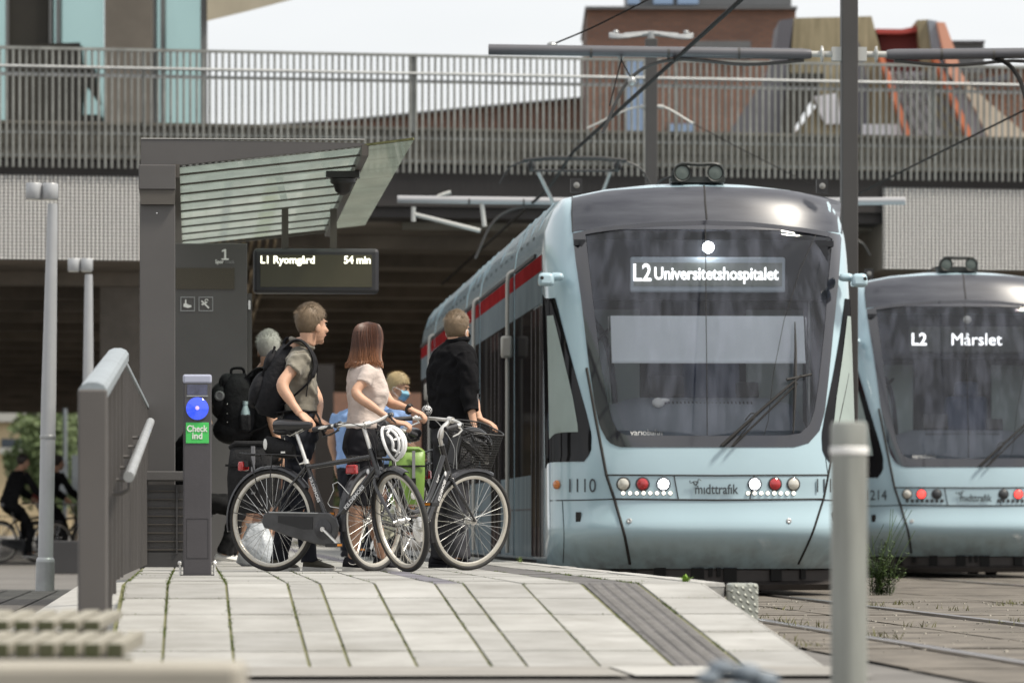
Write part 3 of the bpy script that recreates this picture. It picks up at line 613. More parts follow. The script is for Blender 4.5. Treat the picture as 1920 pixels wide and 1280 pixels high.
def ringdrape(mb, outer, inner, off=0.004, mi=0, n=160, k=5):
    def res(p):
        L_ = [0]; P = p+[p[0]]
        for a, b in zip(P, P[1:]): L_.append(L_[-1]+math.hypot(b[0]-a[0], b[1]-a[1]))
        out = []; i = 0
        for q in range(n):
            t = L_[-1]*q/n
            while L_[i+1] < t: i += 1
            f = (t-L_[i])/(L_[i+1]-L_[i]+1e-9); out.append((P[i][0]+(P[i+1][0]-P[i][0])*f, P[i][1]+(P[i+1][1]-P[i][1])*f))
        return out
    o = res(outer); i_ = res(inner)
    rings = [[sk(a[0]+(b[0]-a[0])*j/k, a[1]+(b[1]-a[1])*j/k, off) for a, b in zip(o, i_)] for j in range(k+1)]
    return mb.loft(rings, mi, cap=False)
def seam(mb, pts, r=0.009, off=0.002, mi=0):
    P = []
    for a, b in zip(pts, pts[1:]):
        n = max(2, int(math.hypot(b[0]-a[0], b[1]-a[1])/0.05)); P += [(a[0]+(b[0]-a[0])*i/n, a[1]+(b[1]-a[1])*i/n) for i in range(n)]
    P.append(pts[-1]); return mb.tube([sk(u,z,off) for u, z in P], r, 6, mi)
def T(l): return [tf(x,y) for x, y in l]
WS = T([(1074,438),(1110,430),(1150,424),(1230,417),(1322,414),(1410,417),(1500,427),(1577,441),(1572,520),(1562,620),(1552,720),(1546,772),(1536,808),(1516,830),(1490,838),(1322,838),(1160,838),(1140,828),(1125,800),(1116,760),(1104,680),(1090,560),(1080,490)])
WI = T([(1098,440),(1120,436),(1150,432),(1230,425),(1322,422),(1410,425),(1500,435),(1560,446),(1553,520),(1545,620),(1534,720),(1527,768),(1518,795),(1500,812),(1475,816),(1322,817),(1175,816),(1158,808),(1147,785),(1139,750),(1126,680),(1112,560),(1104,490)])
def inpoly(u, z, P):
    c = False
    for (x0,z0),(x1,z1) in zip(P, P[1:]+P[:1]):
        if (z0 > z) != (z1 > z) and u < x0+(x1-x0)*(z-z0)/(z1-z0): c = not c
    return c
WM = [( (a[0]+b[0])/2, (a[1]+b[1])/2 ) for a, b in zip(WS, WI)]
def tram_root(label, loc): return thing('tram', label, 'tram', loc, RZ, 'pale blue trams at the stop')
def make_tram(label, loc, dest, lit):
    t = tram_root(label, loc)
    # cab shell
    NU, NV = 110, 90; m = MB(); us = [W*0.9995*sin(pi/2*(-1+2*i/NU))**1 for i in range(NU+1)]
    G = [[None]*(NU+1) for _ in range(NV+1)]; vs = []
    for j in range(NV+1):
        for i in range(NU+1):
            u = us[i]; zt = ztop(u); z = 0.235+(zt-0.235)*j/NV; G[j][i] = len(vs); vs.append(Vector((u,Fy(u,z),z)))
    fs = []
    for j in range(NV):
        for i in range(NU):
            c = (vs[G[j][i]]+vs[G[j+1][i+1]])/2
            if inpoly(c.x, c.z, WM): continue
            fs.append((G[j][i],G[j][i+1],G[j+1][i+1],G[j+1][i]))
    edge = [G[j][0] for j in range(NV)]+[G[NV][i] for i in range(NU+1)]+[G[j][NU] for j in range(NV-1,-1,-1)]
    b0 = len(vs); vs += [Vector((vs[k].x, CAB, vs[k].z)) for k in edge]
    fs += [(edge[k],edge[k+1],b0+k+1,b0+k) for k in range(len(edge)-1)]
    m.add(vs, fs); m.build('cab_shell', 'tram_blue', t, ang=50)
    # dark roof front, windscreen border, glass
    m = MB(); drape(m, T([(1072,372),(1140,358),(1230,352),(1322,350),(1410,352),(1500,361),(1576,380),(1578,438),(1500,424),(1410,414),(1322,411),(1230,414),(1150,421),(1110,427),(1074,435)]), 0.004, 40, 40)
    m.build('roof_front', 'tram_roof_front', t)
    ws = MB(); drape(ws, WI, 0.001, 40, 40); g = ws.build('windscreen', 'windscreen', t)
    m = MB(); ringdrape(m, WS, WI, 0.005); m.build('screen_border', 'frit', g)
    m = MB(); seam(m, T([(1322,422),(1324,600),(1326,816)]), 0.0035, 0.003); seam(m, T([(1530,438),(1500,505),(1470,600),(1450,700),(1440,790),(1432,816)]), 0.003, 0.003); m.build('glass_joint', 'seam', g)
    # seams
    for pts, r in ((T([(1100,690),(1118,790),(1137,890),(1152,935),(1181,1056)]),0.013), (T([(1590,700),(1570,800),(1553,890),(1544,935),(1497,1056)]),0.010), (T([(1137,890),(1345,891),(1553,890)]),0.007), (T([(1152,935),(1345,937),(1544,935)]),0.008),
        (T([(1264,892),(1272,935)]),0.005), (T([(1414,892),(1406,935)]),0.005), (T([(1032,938),(1090,937),(1152,935)]),0.005), ([(-u,z) for u,z in T([(1032,938),(1090,937),(1152,935)])],0.005), (T([(1055,938),(1056,1054)]),0.003),
        (T([(1320,349),(1322,380),(1325,412)]),0.009), (T([(1073,370),(1072,400),(1074,436)]),0.006), (T([(1577,380),(1578,438)]),0.006), (T([(1130,839),(1137,889)]),0.003), (T([(1545,836),(1552,889)]),0.003)):
        m = MB(); seam(m, pts, r); m.build('panel_seam', 'seam', t)
    # headlights
    for side in (-1, 1):
        for px, mt in ((1169,'lamp_clear'),(1205,'lamp_red'),(1244,'headlight_on')):
            u, z = tf(px, 907); u *= 1; z = tf(1322,907)[1]
            uc = side*abs(u)
            if not lit: mt = {'headlight_on':'lamp_hole','lamp_red':'tail_on'}.get(mt, mt)
            c = sk(uc, z, 0.0); n = (sk(uc,z,1)-c)
            m = MB(); m.lathe(c-n*0.01, n, [(0.062,0),(0.062,0.016),(0.052,0.02),(0.050,0.012)], 20); q = m.build('lamp_ring', 'lamp_hole', t)
            m = MB(); m.lathe(c-n*0.002, n, [(0.049,0),(0.049,0.012),(0.035,0.022),(0.012,0.027),(0.001,0.0275)] if mt != 'headlight_on' else [(0.043,0),(0.043,0.010),(0.03,0.018),(0.001,0.021)], 20); m.build('headlight' if mt in ('headlight_on','lamp_hole') else ('tail_light' if 'red' in mt or 'tail' in mt else 'fog_light'), mt, q)
        for k in range(8):
            u = side*(abs(tf(1169,923)[0])-k*0.0565); z = tf(1322,924)[1]; c = sk(u,z,0); n = sk(u,z,1)-c
            m = MB(); m.lathe(c-n*0.004, n, [(0.021,0),(0.021,0.008),(0.001,0.010)], 12, 0); m.build('marker_rim', 'seam', t)
            m = MB(); m.lathe(c+n*0.004, n, [(0.0165,0),(0.0165,0.008),(0.001,0.010)], 12); m.build('marker_light', 'marker_on' if lit else 'lamp_hole', t)
        u, z = tf(1180,976); c = sk(side*abs(u), z, 0); n = sk(side*abs(u), z, 1)-c
        m = MB(); m.lathe(c-n*0.002, n, [(0.024,0),(0.024,0.008),(0.014,0.012),(0.001,0.006)], 14); m.build('towing_cap', 'galvanised', t)
    u, z = tf(1329,458); c = sk(u, z, -0.06); m = MB(); m.lathe(c, (0,-1,0), [(0.048,0),(0.048,0.02),(0.02,0.03),(0.001,0.03)], 16); m.build('top_light', 'headlight_on' if lit else 'lamp_clear', t)
    # company logo and number
    z = tf(1322,924)[1]; u = tf(1303,924)[0]
    text('mıdttrafık', 'logo_lettering', (u, Fy(0,z)-0.016, z-0.005), 0.115, 'lettering_dark', t, bold=0.0018, fit=0.37)
    m = MB(); c0 = Vector((tf(1304,905)[0], Fy(0,z)-0.016, tf(1304,905)[1]))
    for k in range(3):
        a0 = k*2.1+0.5; pts = [c0+Vector((cos(a0)*0.018+cos(a0+0.9*sin(s_))*0.030*cos(s_*0.5)*1.2, 0, sin(a0)*0.014+sin(a0+0.9*sin(s_))*0.024*cos(s_*0.5)*1.2)) for s_ in [2*pi*i/14 for i in range(15)]]
        m.tube(pts, 0.0035, 5)
    m.build('logo_mark', 'lettering_dark', t)
    num = '1110' if lit else '1214'
    for s_ in (-1,1):
        u = 1.05; zz = tf(1083,922)[1]; c = sk(s_*1.02, zz, 0.012); r = atan2((Fy(1.15,zz)-Fy(0.95,zz)), 0.20)
        c = sk(s_*(1.165 if s_ < 0 else 0.93), zz, 0.014)
        text(num, 'fleet_lettering', c, 0.165, 'lettering_dark', t, rot=(pi/2,0,-s_*-1*r if s_ > 0 else -r), sx=0.92)
        ca = sk(s_*1.265, 0.955, 0.01); n = (sk(s_*1.265,0.955,1)-sk(s_*1.265,0.955,0)); m = MB(); R = Matrix.Rotation(atan2(n.x,-n.y), 3, 'Z'); m.ell(ca, (0.055,0.022,0.04), 14, 8, R); m.build('indicator', 'amber', t)
        ch = sk(s_*1.10, tf(1086,970)[1], 0.003); n = sk(s_*1.10,0.68,1)-sk(s_*1.10,0.68,0); R = Matrix.Rotation(atan2(n.x,-n.y), 3, 'Z')
        m = MB(); m.box(ch, (0.05,0.012,0.095), R=R); m.build('flap_handle', 'seam', t)
    text('varıobahn', 'maker_lettering', sk(*tf(1182,816), 0.012)+Vector((0,0,0.0)), 0.07, 'sign_white', g, bold=0.0008)
    # destination display behind the glass
    uz0 = tf(1186,546); uz1 = tf(1475,481); x0, x1, z0, z1 = uz0[0], uz1[0], uz0[1], uz1[1]; yd = max(Fy(x0,z0), Fy(x1,z1))+0.10
    m = MB(); m.box(((x0+x1)/2, yd+0.03, (z0+z1)/2), (x1-x0, 0.05, z1-z0)); q = m.build('destination_display', 'led_frame' if lit else 'led_board_dim', t, bevel=0.02, smooth=False)
    m = MB(); m.box(((x0+x1)/2, yd+0.001, (z0+z1)/2+0.003), (x1-x0-0.06, 0.006, (z1-z0)*0.66)); m.build('led_board', 'led_board' if lit else 'led_board_dim', q, smooth=False)
    for s_, x, zz, sz, wd in dest:
        text(s_, 'led_lettering', (x0+x*(x1-x0), yd-0.006, z0+zz*(z1-z0)), sz, 'led_text', q, bold=0.003, fit=wd*(x1-x0)) if s_[0] != 'M' else text(s_, 'led_lettering', (x0+x*(x1-x0), yd-0.006, z0+zz*(z1-z0)), sz, 'led_text', q, bold=0.0, fit=wd*(x1-x0))
    m = MB(); m.box(((x0+x1)/2, yd+0.22, (z0+z1)/2+0.02), (2.1,0.30,(z1-z0)+0.16)); m.box(((x0+x1)/2, yd+0.42, z1+0.12), (2.2,0.7,0.05)); m.build('header_box', 'inside_dark', t, smooth=False)  # deep housing added to shade the top of the sun blind
    # inside the cab
    m = MB(); m.box((0,1.62,1.9), (2.5,0.05,2.4)); m.build('cab_partition', 'inside_dark', t, smooth=False)
    m = MB(); m.box((0,1.55,0.9), (2.45,1.3,0.06)); m.box((0,1.2,3.05), (2.2,0.8,0.05)); m.build('cab_floor', 'inside_dark', t, smooth=False)
    b0, b1 = tf(1148,678), tf(1508,592); m = MB(); yb = Fy(0.7,b0[1])+0.10
    if lit:
        m.add([(b0[0],yb-0.02,b0[1]),(b1[0],yb-0.02,b0[1]),(b1[0],yb+0.14,b1[1]),(b0[0],yb+0.14,b1[1])], [(0,1,2,3)]); m.box(((b0[0]+b1[0])/2,yb-0.03,b0[1]), (b1[0]-b0[0],0.02,0.02)); m.build('sun_blind', 'blind', t, smooth=False)
        m = MB()
        for x in (b0[0]-0.01, b1[0]+0.03): m.cyl((x,yb+0.03,1.35),(x,yb+0.25,2.4), 0.006, n=6)
        m.build('blind_wire', 'steel', t)
    zd = tf(1322,742)[1]; z2 = tf(1322,818)[1]; m = MB()
    m.loft([[(x*1.02,0.28+0.55*abs(x)**3,z2-0.05) for x in (-0.95,-0.5,0,0.5,0.95)],[(x,0.36+0.5*abs(x)**3,z2+0.06) for x in (-0.93,-0.5,0,0.5,0.93)],[(x,0.62+0.4*abs(x)**3,zd-0.07) for x in (-0.82,-0.48,0,0.48,0.82)],[(x*0.8,0.8,zd) for x in (-0.72,-0.45,0,0.45,0.72)],[(x,1.25,zd+0.01) for x in (-0.6,-0.4,0,0.4,0.6)]], 0, False, False)
    d = m.build('dashboard', 'dash', t)
    m = MB()
    for k in range(26): m.box((-0.42+k*0.034, 0.70, zd-0.045), (0.012,0.05,0.01), R=Matrix.Rotation(0.3,3,'X'))
    m.build('air_vent', 'inside_dark', d, smooth=False)
    m = MB(); m.box((0.15,1.5,1.75), (0.5,0.16,0.75)); m.box((0.15,1.48,2.2), (0.28,0.12,0.2)); m.build('driver_seat', 'seat_blue', t, bevel=0.05)
    for x, w_ in ((-0.72,0.5),(0.72,0.5)):
        m = MB(); m.box((x,1.585,1.95), (w_,0.02,1.1)); m.build('partition_window', 'side_screen', t, smooth=False)
    m = MB(); m.box((0,1.58,1.25), (2.4,0.02,0.30)); m.build('partition_panel', 'dash', t, smooth=False)
    m = MB(); m.box((-0.28,1.0,zd+0.10), (0.30,0.05,0.19), R=Matrix.Rotation(-0.35,3,'X')); m.build('monitor', 'black_plastic', d, bevel=0.01)
    m = MB(); m.box((0.42,0.98,zd+0.07), (0.20,0.05,0.14), R=Matrix.Rotation(-0.35,3,'X')); m.build('monitor', 'black_plastic', d, bevel=0.01)
    for x in (-0.98,1.0): m = MB(); m.cyl((x,1.3,1.0),(x,1.3,2.8),0.018,n=8); m.build('grab_pole', 'steel', t)
    if lit:
        m = MB(); c = Vector((tf(1243,748)[0],0.62,tf(1243,752)[1])); m.ell(c,(0.055,0.03,0.045),8,5); m.ell(c+Vector((0.05,0,0.02)),(0.05,0.02,0.02),7,5); m.build('crumpled_tissue', 'sign_white', t)
    # dark tubes inside the cab stand for arcs reflected in the windscreen
    m = MB(); m.tube(spline([(-0.98,0.9,2.45),(-0.80,1.1,2.2),(-0.72,1.25,1.8),(-0.70,1.3,1.4),(-0.68,1.35,1.2)],5), 0.03, 6); m.tube([(-0.95,0.8,2.15),(-0.76,1.15,2.32)],0.018,6); m.tube([(-0.8,0.9,1.3),(-0.68,1.2,1.55)],0.018,6); m.build('reflection_arcs', 'black_plastic', t)
    # wiper
    m = MB(); a = tf(1352,838); b = tf(1496,708); A0 = sk(*a,0.05); B0 = sk(*b,0.07); a2 = tf(1372,838); b2 = tf(1490,722)
    m.tube([A0,(A0+B0)/2+Vector((0,-0.03,0.01)),B0], [0.017,0.014,0.010], 8); m.tube([sk(*a2,0.05),sk(*b2,0.06)], 0.009, 8); m.tube([sk(*tf(1470,716),0.07), sk(*tf(1514,706),0.07)], 0.012, 6)
    m.tube(spline([sk(*tf(1372,836),0.04),sk(*tf(1402,800),0.07),sk(*tf(1414,782),0.06),sk(*tf(1406,778),0.055),sk(*tf(1396,790),0.05)],4),0.005,6); w_ = m.build('wiper', 'seam', t)
    m = MB(); m.tube([sk(*tf(1488,606),0.03),sk(*tf(1488,660),0.045),sk(*tf(1487,712),0.05),sk(*tf(1486,760),0.045),sk(*tf(1485,813),0.03)], [0.008,0.02,0.026,0.022,0.010], 8, flat=0.6); m.build('wiper_blade', 'rubber', w_)
    # cab side windows, camera arms
    for s_ in (-1,1):
        def side(q, z, off=0.0):
            if q <= W-0.06: return sk(s_*q, z, off)
            u0 = W-0.06; y0 = Fy(u0,z); f = q-u0; k = min(1, f/0.3); return Vector((s_*(u0+0.06*(1-(1-k)**2)+off), y0+f, z))
        P = [(1.262,2.60),(1.20,2.30),(1.12,1.95),(1.02,1.55),(0.985,1.38),(0.99,1.25),(1.02,1.18),(1.06,1.14),(1.12,1.115),(1.72,1.10),(1.72,2.62)]
        m = MB(); drape(m, P, 0.006, 30, 30, surf=side); q = m.build('side_window', 'cab_black', t)
        P2 = [(1.27,2.42),(1.20,2.05),(1.13,1.70),(1.09,1.42),(1.10,1.37),(1.40,1.35),(1.40,2.42)]
        m = MB(); drape(m, P2, 0.010, 20, 20, surf=side); m.build('side_screen', 'side_screen', q)
        m = MB(); z = tf(1030,528)[1]; c = Vector((s_*(W+0.02),0.62,z)); m.box(c, (0.145,0.17,0.115), top=0.86); m.box(c+Vector((-s_*0.1,0.12,0.03)), (0.12,0.12,0.07)); q = m.build('camera_arm', 'tram_blue', t, bevel=0.03)
        m = MB(); m.lathe(c+Vector((s_*0.04,-0.105,0.01)), (0,-1,0), [(0.016,0),(0.016,0.006),(0.001,0.008)], 10); m.build('lens', 'seam', q)
    # body modules
    YS = [(CAB,5.6),(5.8,12.1),(12.3,15.2),(15.4,23.4),(23.6,28.7)]
    for mi, (y0,y1) in enumerate(YS):
        m = MB(); last = mi == 4
        sec = [(-u,z) for u,z in SEC[:-1]] + [SEC[-1]] + list(reversed(SEC[:-1])); sec = [(u*(1 if z > 0 else 1), z if z > 0 else 0.30) for u,z in sec]
        ys = [y0,y1] if not last else [y0,y1-1.2,y1-0.5,y1-0.15,y1]; sc_ = [1,1] if not last else [1,1,0.96,0.86,0.7]
        m.loft([[(u*k, y, z if z < 1.2 else 1.2+(z-1.2)*(0.25+0.75*k if k < 1 else 1)) for u,z in sec] for y,k in zip(ys,sc_)], 0); body = m.build('body_section', 'tram_blue', t)
        if mi: 
            m = MB(); m.loft([[(u*0.93, y, z*0.985+0.02) for u,z in sec] for y in (YS[mi-1][1]-0.02, y0+0.02)], 0); m.build('bellows', 'rubber', t)
        ye = y1-(1.1 if last else 0.04); ya = y0+(0.02 if mi == 0 else 0.04)
        for s_ in (-1,1):
            x = s_*(W+0.004)
            def strip(name, mt, za, zb, a=ya, b=ye, th=0.006, par=body, o=0.0):
                q = MB(); q.box((x+s_*o,(a+b)/2,(za+zb)/2), (th,b-a,zb-za)); return q.build(name, mt, par, smooth=False)
            a0 = 2.64 if mi == 0 else ya; a1 = 1.5 if mi == 0 else ya
            strip('window_band', 'tram_dark', 1.06, 2.55, a0); strip('grey_band', 'tram_grey_band', 2.552, 2.833, a1); strip('red_stripe', 'red_stripe', 2.835, 2.975, a1); strip('lower_panel', 'tram_panel', 0.32, 1.058, a0)
            strip('gutter', 'seam', 2.99, 3.02, th=0.03); strip('panel_joint', 'seam', 0.745, 0.76, th=0.010)
            nd = {0:((1.30,2.62),),1:((8.0,9.5),),2:(),3:((16.5,18.0),(20.5,22.0)),4:((24.5,26.0),)}[mi]
            for a, b in nd:
                dr = strip('door', 'door_brown', 0.33, 2.52, a, b, 0.02, body, 0.006)
                c_ = (a+b)/2
                for p0, p1 in ((a+0.12,c_-0.06),(c_+0.06,b-0.12)): strip('pane', 'tram_dark', 0.60, 2.36, p0, p1, 0.008, dr, 0.016)
                for yy in (a+0.03,c_,b-0.03): strip('door_edge', 'skirt', 0.33, 2.52, yy-0.03, yy+0.03, 0.012, dr, 0.019)
            if mi in (1,2,4):
                q = MB(); q.tube(spline([(s_*(W-0.06),y0-0.09,3.03),(s_*(W+0.05),y0-0.10,3.0),(s_*(W+0.07),y0-0.10,2.9)],4)+[Vector((s_*(W+0.07),y0-0.1,0.35))], 0.019, 8); g_ = q.build('joint_gutter', 'gutter_metal', body)
                if mi in (1,4): q = MB(); q.box((s_*(W+0.08),y0-0.14,2.30), (0.11,0.10,0.21)); q.build('camera_box', 'gutter_metal', g_, bevel=0.025)
        # roof fairings with grille holes
        for s_ in (-1,1):
            q = MB(); q.loft([[(s_*1.312,y,3.06),(s_*1.30,y,3.2),(s_*1.245,y,3.37),(s_*1.16,y,3.485),(s_*1.0,y,3.53),(s_*0.95,y,3.4)] for y in (y0+0.1,ye-0.1)], 0); f_ = q.build('roof_fairing', 'tram_roof', body, ang=25)
            q = MB(); yy = y0+0.7
            while yy < ye-0.6:
                for a in (0,0.16):
                    for zz in (3.13,3.19): q.lathe((s_*1.309,yy+a,zz), (s_,0,0.12), [(0.02,0),(0.02,0.006),(0.001,0.007)], 8)
                yy += 0.95
            q.build('vent_grille', 'seam', f_)
            for yy in (y0+0.35,(y0+ye)/2,ye-0.35):
                q = MB(); q.loft([[(s_*1.318,y,3.06),(s_*1.306,y,3.2),(s_*1.251,y,3.374),(s_*1.166,y,3.492),(s_*1.0,y,3.537),(s_*0.95,y,3.4)] for y in (yy,yy+0.05)], 0); q.build('fairing_joint', 'tram_blue', f_)
    # underbody
    m = MB(); m.loft([[(u*k,y+0.35*abs(u/1.2)**2,z) for u in (-1.2,-0.8,-0.4,0,0.4,0.8,1.2)] for y,z,k in ((0.30,0.30,1.0),(0.22,0.22,1.0),(0.22,0.13,0.99),(0.14,0.10,0.97),(0.16,0.05,0.92),(1.4,0.05,0.92))], 0, False, False); sk_ = m.build('underrun_guard', 'skirt', t)
    for u, w_, h_, z in ((-0.40,0.10,0.12,0.185),(-0.08,0.11,0.125,0.18),(0.03,0.034,0.075,0.205),(0.10,0.034,0.075,0.205),(0.20,0.11,0.125,0.18),(0.60,0.10,0.11,0.185),(-0.62,0.05,0.08,0.2),(-0.78,0.06,0.10,0.19),(0.84,0.05,0.09,0.19)):
        m = MB(); m.box((u,0.215+0.35*(u/1.2)**2,z), (w_,0.03,h_), rz=0.58*u); m.build('guard_slot', 'skirt_hole', sk_, smooth=False)
    m = MB(); m.box((0,15.2,0.22), (2.3,25.5,0.2)); m.build('underframe', 'skirt', t, smooth=False)
    for y in (3.4,5.0,13.0,14.6,25.3,27.0):
        for s_ in (-1,1): m = MB(); m.cyl((s_*0.66,y,0.28),(s_*0.78,y,0.28),0.285,n=24); m.build('wheel', 'skirt', t)
    # roof equipment: horns, marker lights, pantograph
    m = MB()
    for x in (-0.145,0.145): m.lathe((x,1.15,3.665), (0,-1,0), [(0.03,-0.12),(0.045,0.0),(0.055,0.10),(0.073,0.16),(0.075,0.165),(0.066,0.16),(0.042,0.10),(0.02,0.02),(0.001,0.02)], 20)
    m.lathe((-0.145,1.0,3.665),(0,-1,0),[(0.060,0),(0.058,0.005),(0.001,0.012)],20,1); m.lathe((0.145,1.0,3.665),(0,-1,0),[(0.060,0),(0.058,0.005),(0.001,0.012)],20,1)
    m.tube(spline([(-0.225,1.1,3.60),(-0.205,1.05,3.69),(-0.145,1.04,3.745),(0,1.03,3.74),(0.145,1.04,3.745),(0.205,1.06,3.71),(0.225,1.1,3.60)],4), 0.016, 8); m.box((0,1.2,3.61), (0.46,0.3,0.05)); h = m.build('horn', ['seam','horn_mouth'], t)
    for o in ([h]): o.data.materials[0] = M['horn_green']
    m = MB(); m.tube(spline([(-0.36,1.1,3.575),(-0.30,1.08,3.62),(-0.2,1.08,3.64)],4),0.008,6); m.build('horn_cable', 'black_plastic', t)
    for s_ in (-1,1):
        m = MB(); m.box((s_*1.07,0.95,3.55), (0.10,0.06,0.12)); q = m.build('roof_marker', 'black_plastic', t); m = MB(); m.lathe((s_*1.07,0.925,3.55),(0,-1,0),[(0.030,0),(0.028,0.010),(0.001,0.016)],12); m.build('lens', 'lens_grey', q)
    yp = 17.0; zc = 4.84; p = MB(); p.tube([(-0.60,yp,zc-0.03),(-0.3,yp,zc),(0.3,yp,zc),(0.6,yp,zc-0.03)], 0.018, 6); p.tube([(-0.60,yp+0.3,zc-0.03),(-0.3,yp+0.3,zc),(0.3,yp+0.3,zc),(0.6,yp+0.3,zc-0.03)], 0.018, 6)
    for s_ in (-1,1): p.tube(spline([(s_*0.55,yp,zc-0.03),(s_*0.75,yp,zc-0.12),(s_*0.87,yp,zc-0.30)],5), 0.012, 6)
    p.tube([(-0.5,yp+0.15,zc-0.14),(0.5,yp+0.15,zc-0.14)], 0.016, 6)
    for s_ in (-1,1): p.tube([(s_*0.5,yp+0.15,zc-0.15),(s_*0.5,yp,zc-0.02)], 0.02, 6); p.ell((s_*0.5,yp+0.1,zc-0.09),(0.05,0.05,0.06),8,6)
    pg = p.build('pantograph', 'black_plastic', t)
    p = MB(); p.cyl((-0.42,yp+0.15,zc-0.15),(-0.05,yp+1.5,4.2),0.022,n=8); p.cyl((0.42,yp+0.15,zc-0.15),(0.3,yp+1.5,4.2),0.022,n=8); p.cyl((-0.05,yp+1.5,4.2),(0.1,yp+0.2,3.6),0.035,n=8); p.cyl((0.3,yp+1.5,4.2),(0.1,yp+0.2,3.6),0.02,n=8); p.box((0,yp+0.3,3.6),(0.9,0.8,0.06)); p.build('pantograph_arm', 'galvanised', pg)
    return t
mat('horn_green', (0.03,0.034,0.032), 0.5); mat('horn_mouth', (0.10,0.125,0.115), 0.5)
make_tram('pale blue tram showing line L2 to the hospital with its white headlights on', TLOC, (("L2",0.02,0.33,0.21,0.115),("Universitetshospitalet",0.155,0.37,0.15,0.80)), True)
make_tram('pale blue tram farther back showing Mårslet with one red lamp lit', PL(9.02, 65.6, 0.02), (("L2",0.02,0.30,0.20,0.13),("Mårslet",0.37,0.30,0.20,0.44)), False)
# ------------------------------------------------------------------ shelter
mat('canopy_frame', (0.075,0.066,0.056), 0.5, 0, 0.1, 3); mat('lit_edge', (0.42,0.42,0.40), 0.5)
glass('canopy_glass', (0.62,0.74,0.67), 0.05, 0.03, dirt=0.08, dcol=(0.50,0.60,0.54), dstretch=(3,0.5,3), film=0.22, milky=True)
glass('clear_glass', (0.72,0.80,0.72), 0.08, 0.03, dirt=0.06, dcol=(0.46,0.54,0.45), dstretch=(2,0.4,2), film=0.15, milky=True)
DS = 42.7; sS = F/DS
def so_(px): return (px-360)/sS            # offset for a photo column at the shelter's near end
def sz_(py): return CZ-(py-HZ)/sS
sh = thing('tram_shelter', 'tall dark grey platform shelter with a slatted glass canopy', 'shelter')
def plbox(mb, o0,o1,d0,d1,z0,z1, mi=0):
    vs = [PL(o,d,z) for z in (z0,z1) for d in (d0,d1) for o in (o0,o1)]
    return mb.add(vs, [(0,2,3,1),(4,5,7,6),(0,1,5,4),(2,6,7,3),(0,4,6,2),(1,3,7,5)], mi)
m = MB(); plbox(m, so_(263),so_(329), DS,DS+0.5, ZP-0.02,sz_(385)); m.build('column', 'anthracite', sh, bevel=0.006, smooth=False)
m = MB(); plbox(m, so_(261),so_(330), DS-0.05,DS+0.6, sz_(357),sz_(311)); m.build('column_cap', 'anthracite', sh, bevel=0.006, smooth=False)
m = MB(); m.loft([[PL(o,d,z) for o,d in ((a,DS-0.04),(b,DS-0.04),(b,DS+0.55),(a,DS+0.55))] for a,b,z in ((so_(265),so_(328),sz_(385)),(so_(262),so_(329),sz_(357.5)))]); m.build('cap_collar', 'concrete_dark', sh, smooth=False)
m = MB(); m.lathe(PL(so_(295),DS-0.002,sz_(401)), -DR, [(0.008,0),(0.006,0.004),(0.001,0.005)], 10); m.build('rivet', 'steel', sh)
zA, zB = sz_(314), sz_(264); oA, oB, oI = so_(330), so_(775), so_(685)
def cz(o): return zA+(zB-zA)*(o-oA)/(oB-oA)
m = MB(); P = [(so_(265),sz_(262)),(so_(684),sz_(268)),(so_(684),cz(so_(684))+0.005),(so_(330),zA+0.012),(so_(265),sz_(310))]
m.prism(P, lambda p: PL(p[0],DS+0.02,p[1]), lambda p: PL(p[0],DS+0.10,p[1])); m.build('fascia', 'anthracite', sh, smooth=False)
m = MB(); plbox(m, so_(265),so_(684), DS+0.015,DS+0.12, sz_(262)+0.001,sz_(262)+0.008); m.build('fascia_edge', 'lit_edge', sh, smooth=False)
DE = 54.6
m = MB(); m.add([PL(oA,DS+0.1,zA),PL(oI,DS+0.1,cz(oI)),PL(oI,DE,cz(oI)),PL(oA,DE,zA)], [(0,1,2,3)]); m.build('canopy_glass', 'canopy_glass', sh, smooth=False)
m = MB(); m.add([PL(oI+0.01,DS+0.02,cz(oI)),PL(oB,DS-0.1,cz(oB)),PL(oB,DE,cz(oB)),PL(oI+0.01,DE,cz(oI))], [(0,1,2,3)]); m.build('canopy_overhang', 'clear_glass', sh, smooth=False)
nS = 10
for k in range(nS):
    d = DS+0.55+k*(DE-DS-0.7)/(nS-1); m = MB(); a, b = PL(oA,d,zA-0.03), PL(oI,d,cz(oI)-0.03); m.bar(a, b, 0.08, 0.012); m.build('canopy_slat', 'canopy_frame', sh, smooth=False)
    m = MB(); m.bar(PL(oI,d,cz(oI)+0.004), PL(oB,d,cz(oB)+0.004), 0.02, 0.006); m.build('glass_joint', 'canopy_frame', sh, smooth=False)
m = MB(); m.bar(PL(oI,DS,cz(oI)-0.03), PL(oI,DE,cz(oI)-0.03), 0.05, 0.08); m.build('canopy_beam', 'canopy_frame', sh, smooth=False)
m = MB(); m.bar(PL(oA,DS,zA-0.03), PL(oA,DE,zA-0.03), 0.06, 0.10); m.build('canopy_beam', 'canopy_frame', sh, smooth=False)
m = MB(); m.bar(PL(oI,DS+0.02,cz(oI)+0.01), PL(oB,DS-0.1,cz(oB)+0.01), 0.03, 0.016); m.build('glass_edge', 'moss', sh, smooth=False)
m = MB(); c = PL(so_(655),DS+1.8,cz(so_(655))-0.12); m.lathe(c, (0,0,-1), [(0.10,0),(0.10,0.03),(0.075,0.05),(0.06,0.10),(0.02,0.13),(0.001,0.13)], 18); m.box(c+Vector((0,0,0.03)), (0.26,0.2,0.05)); m.build('camera_dome', 'black_plastic', sh)
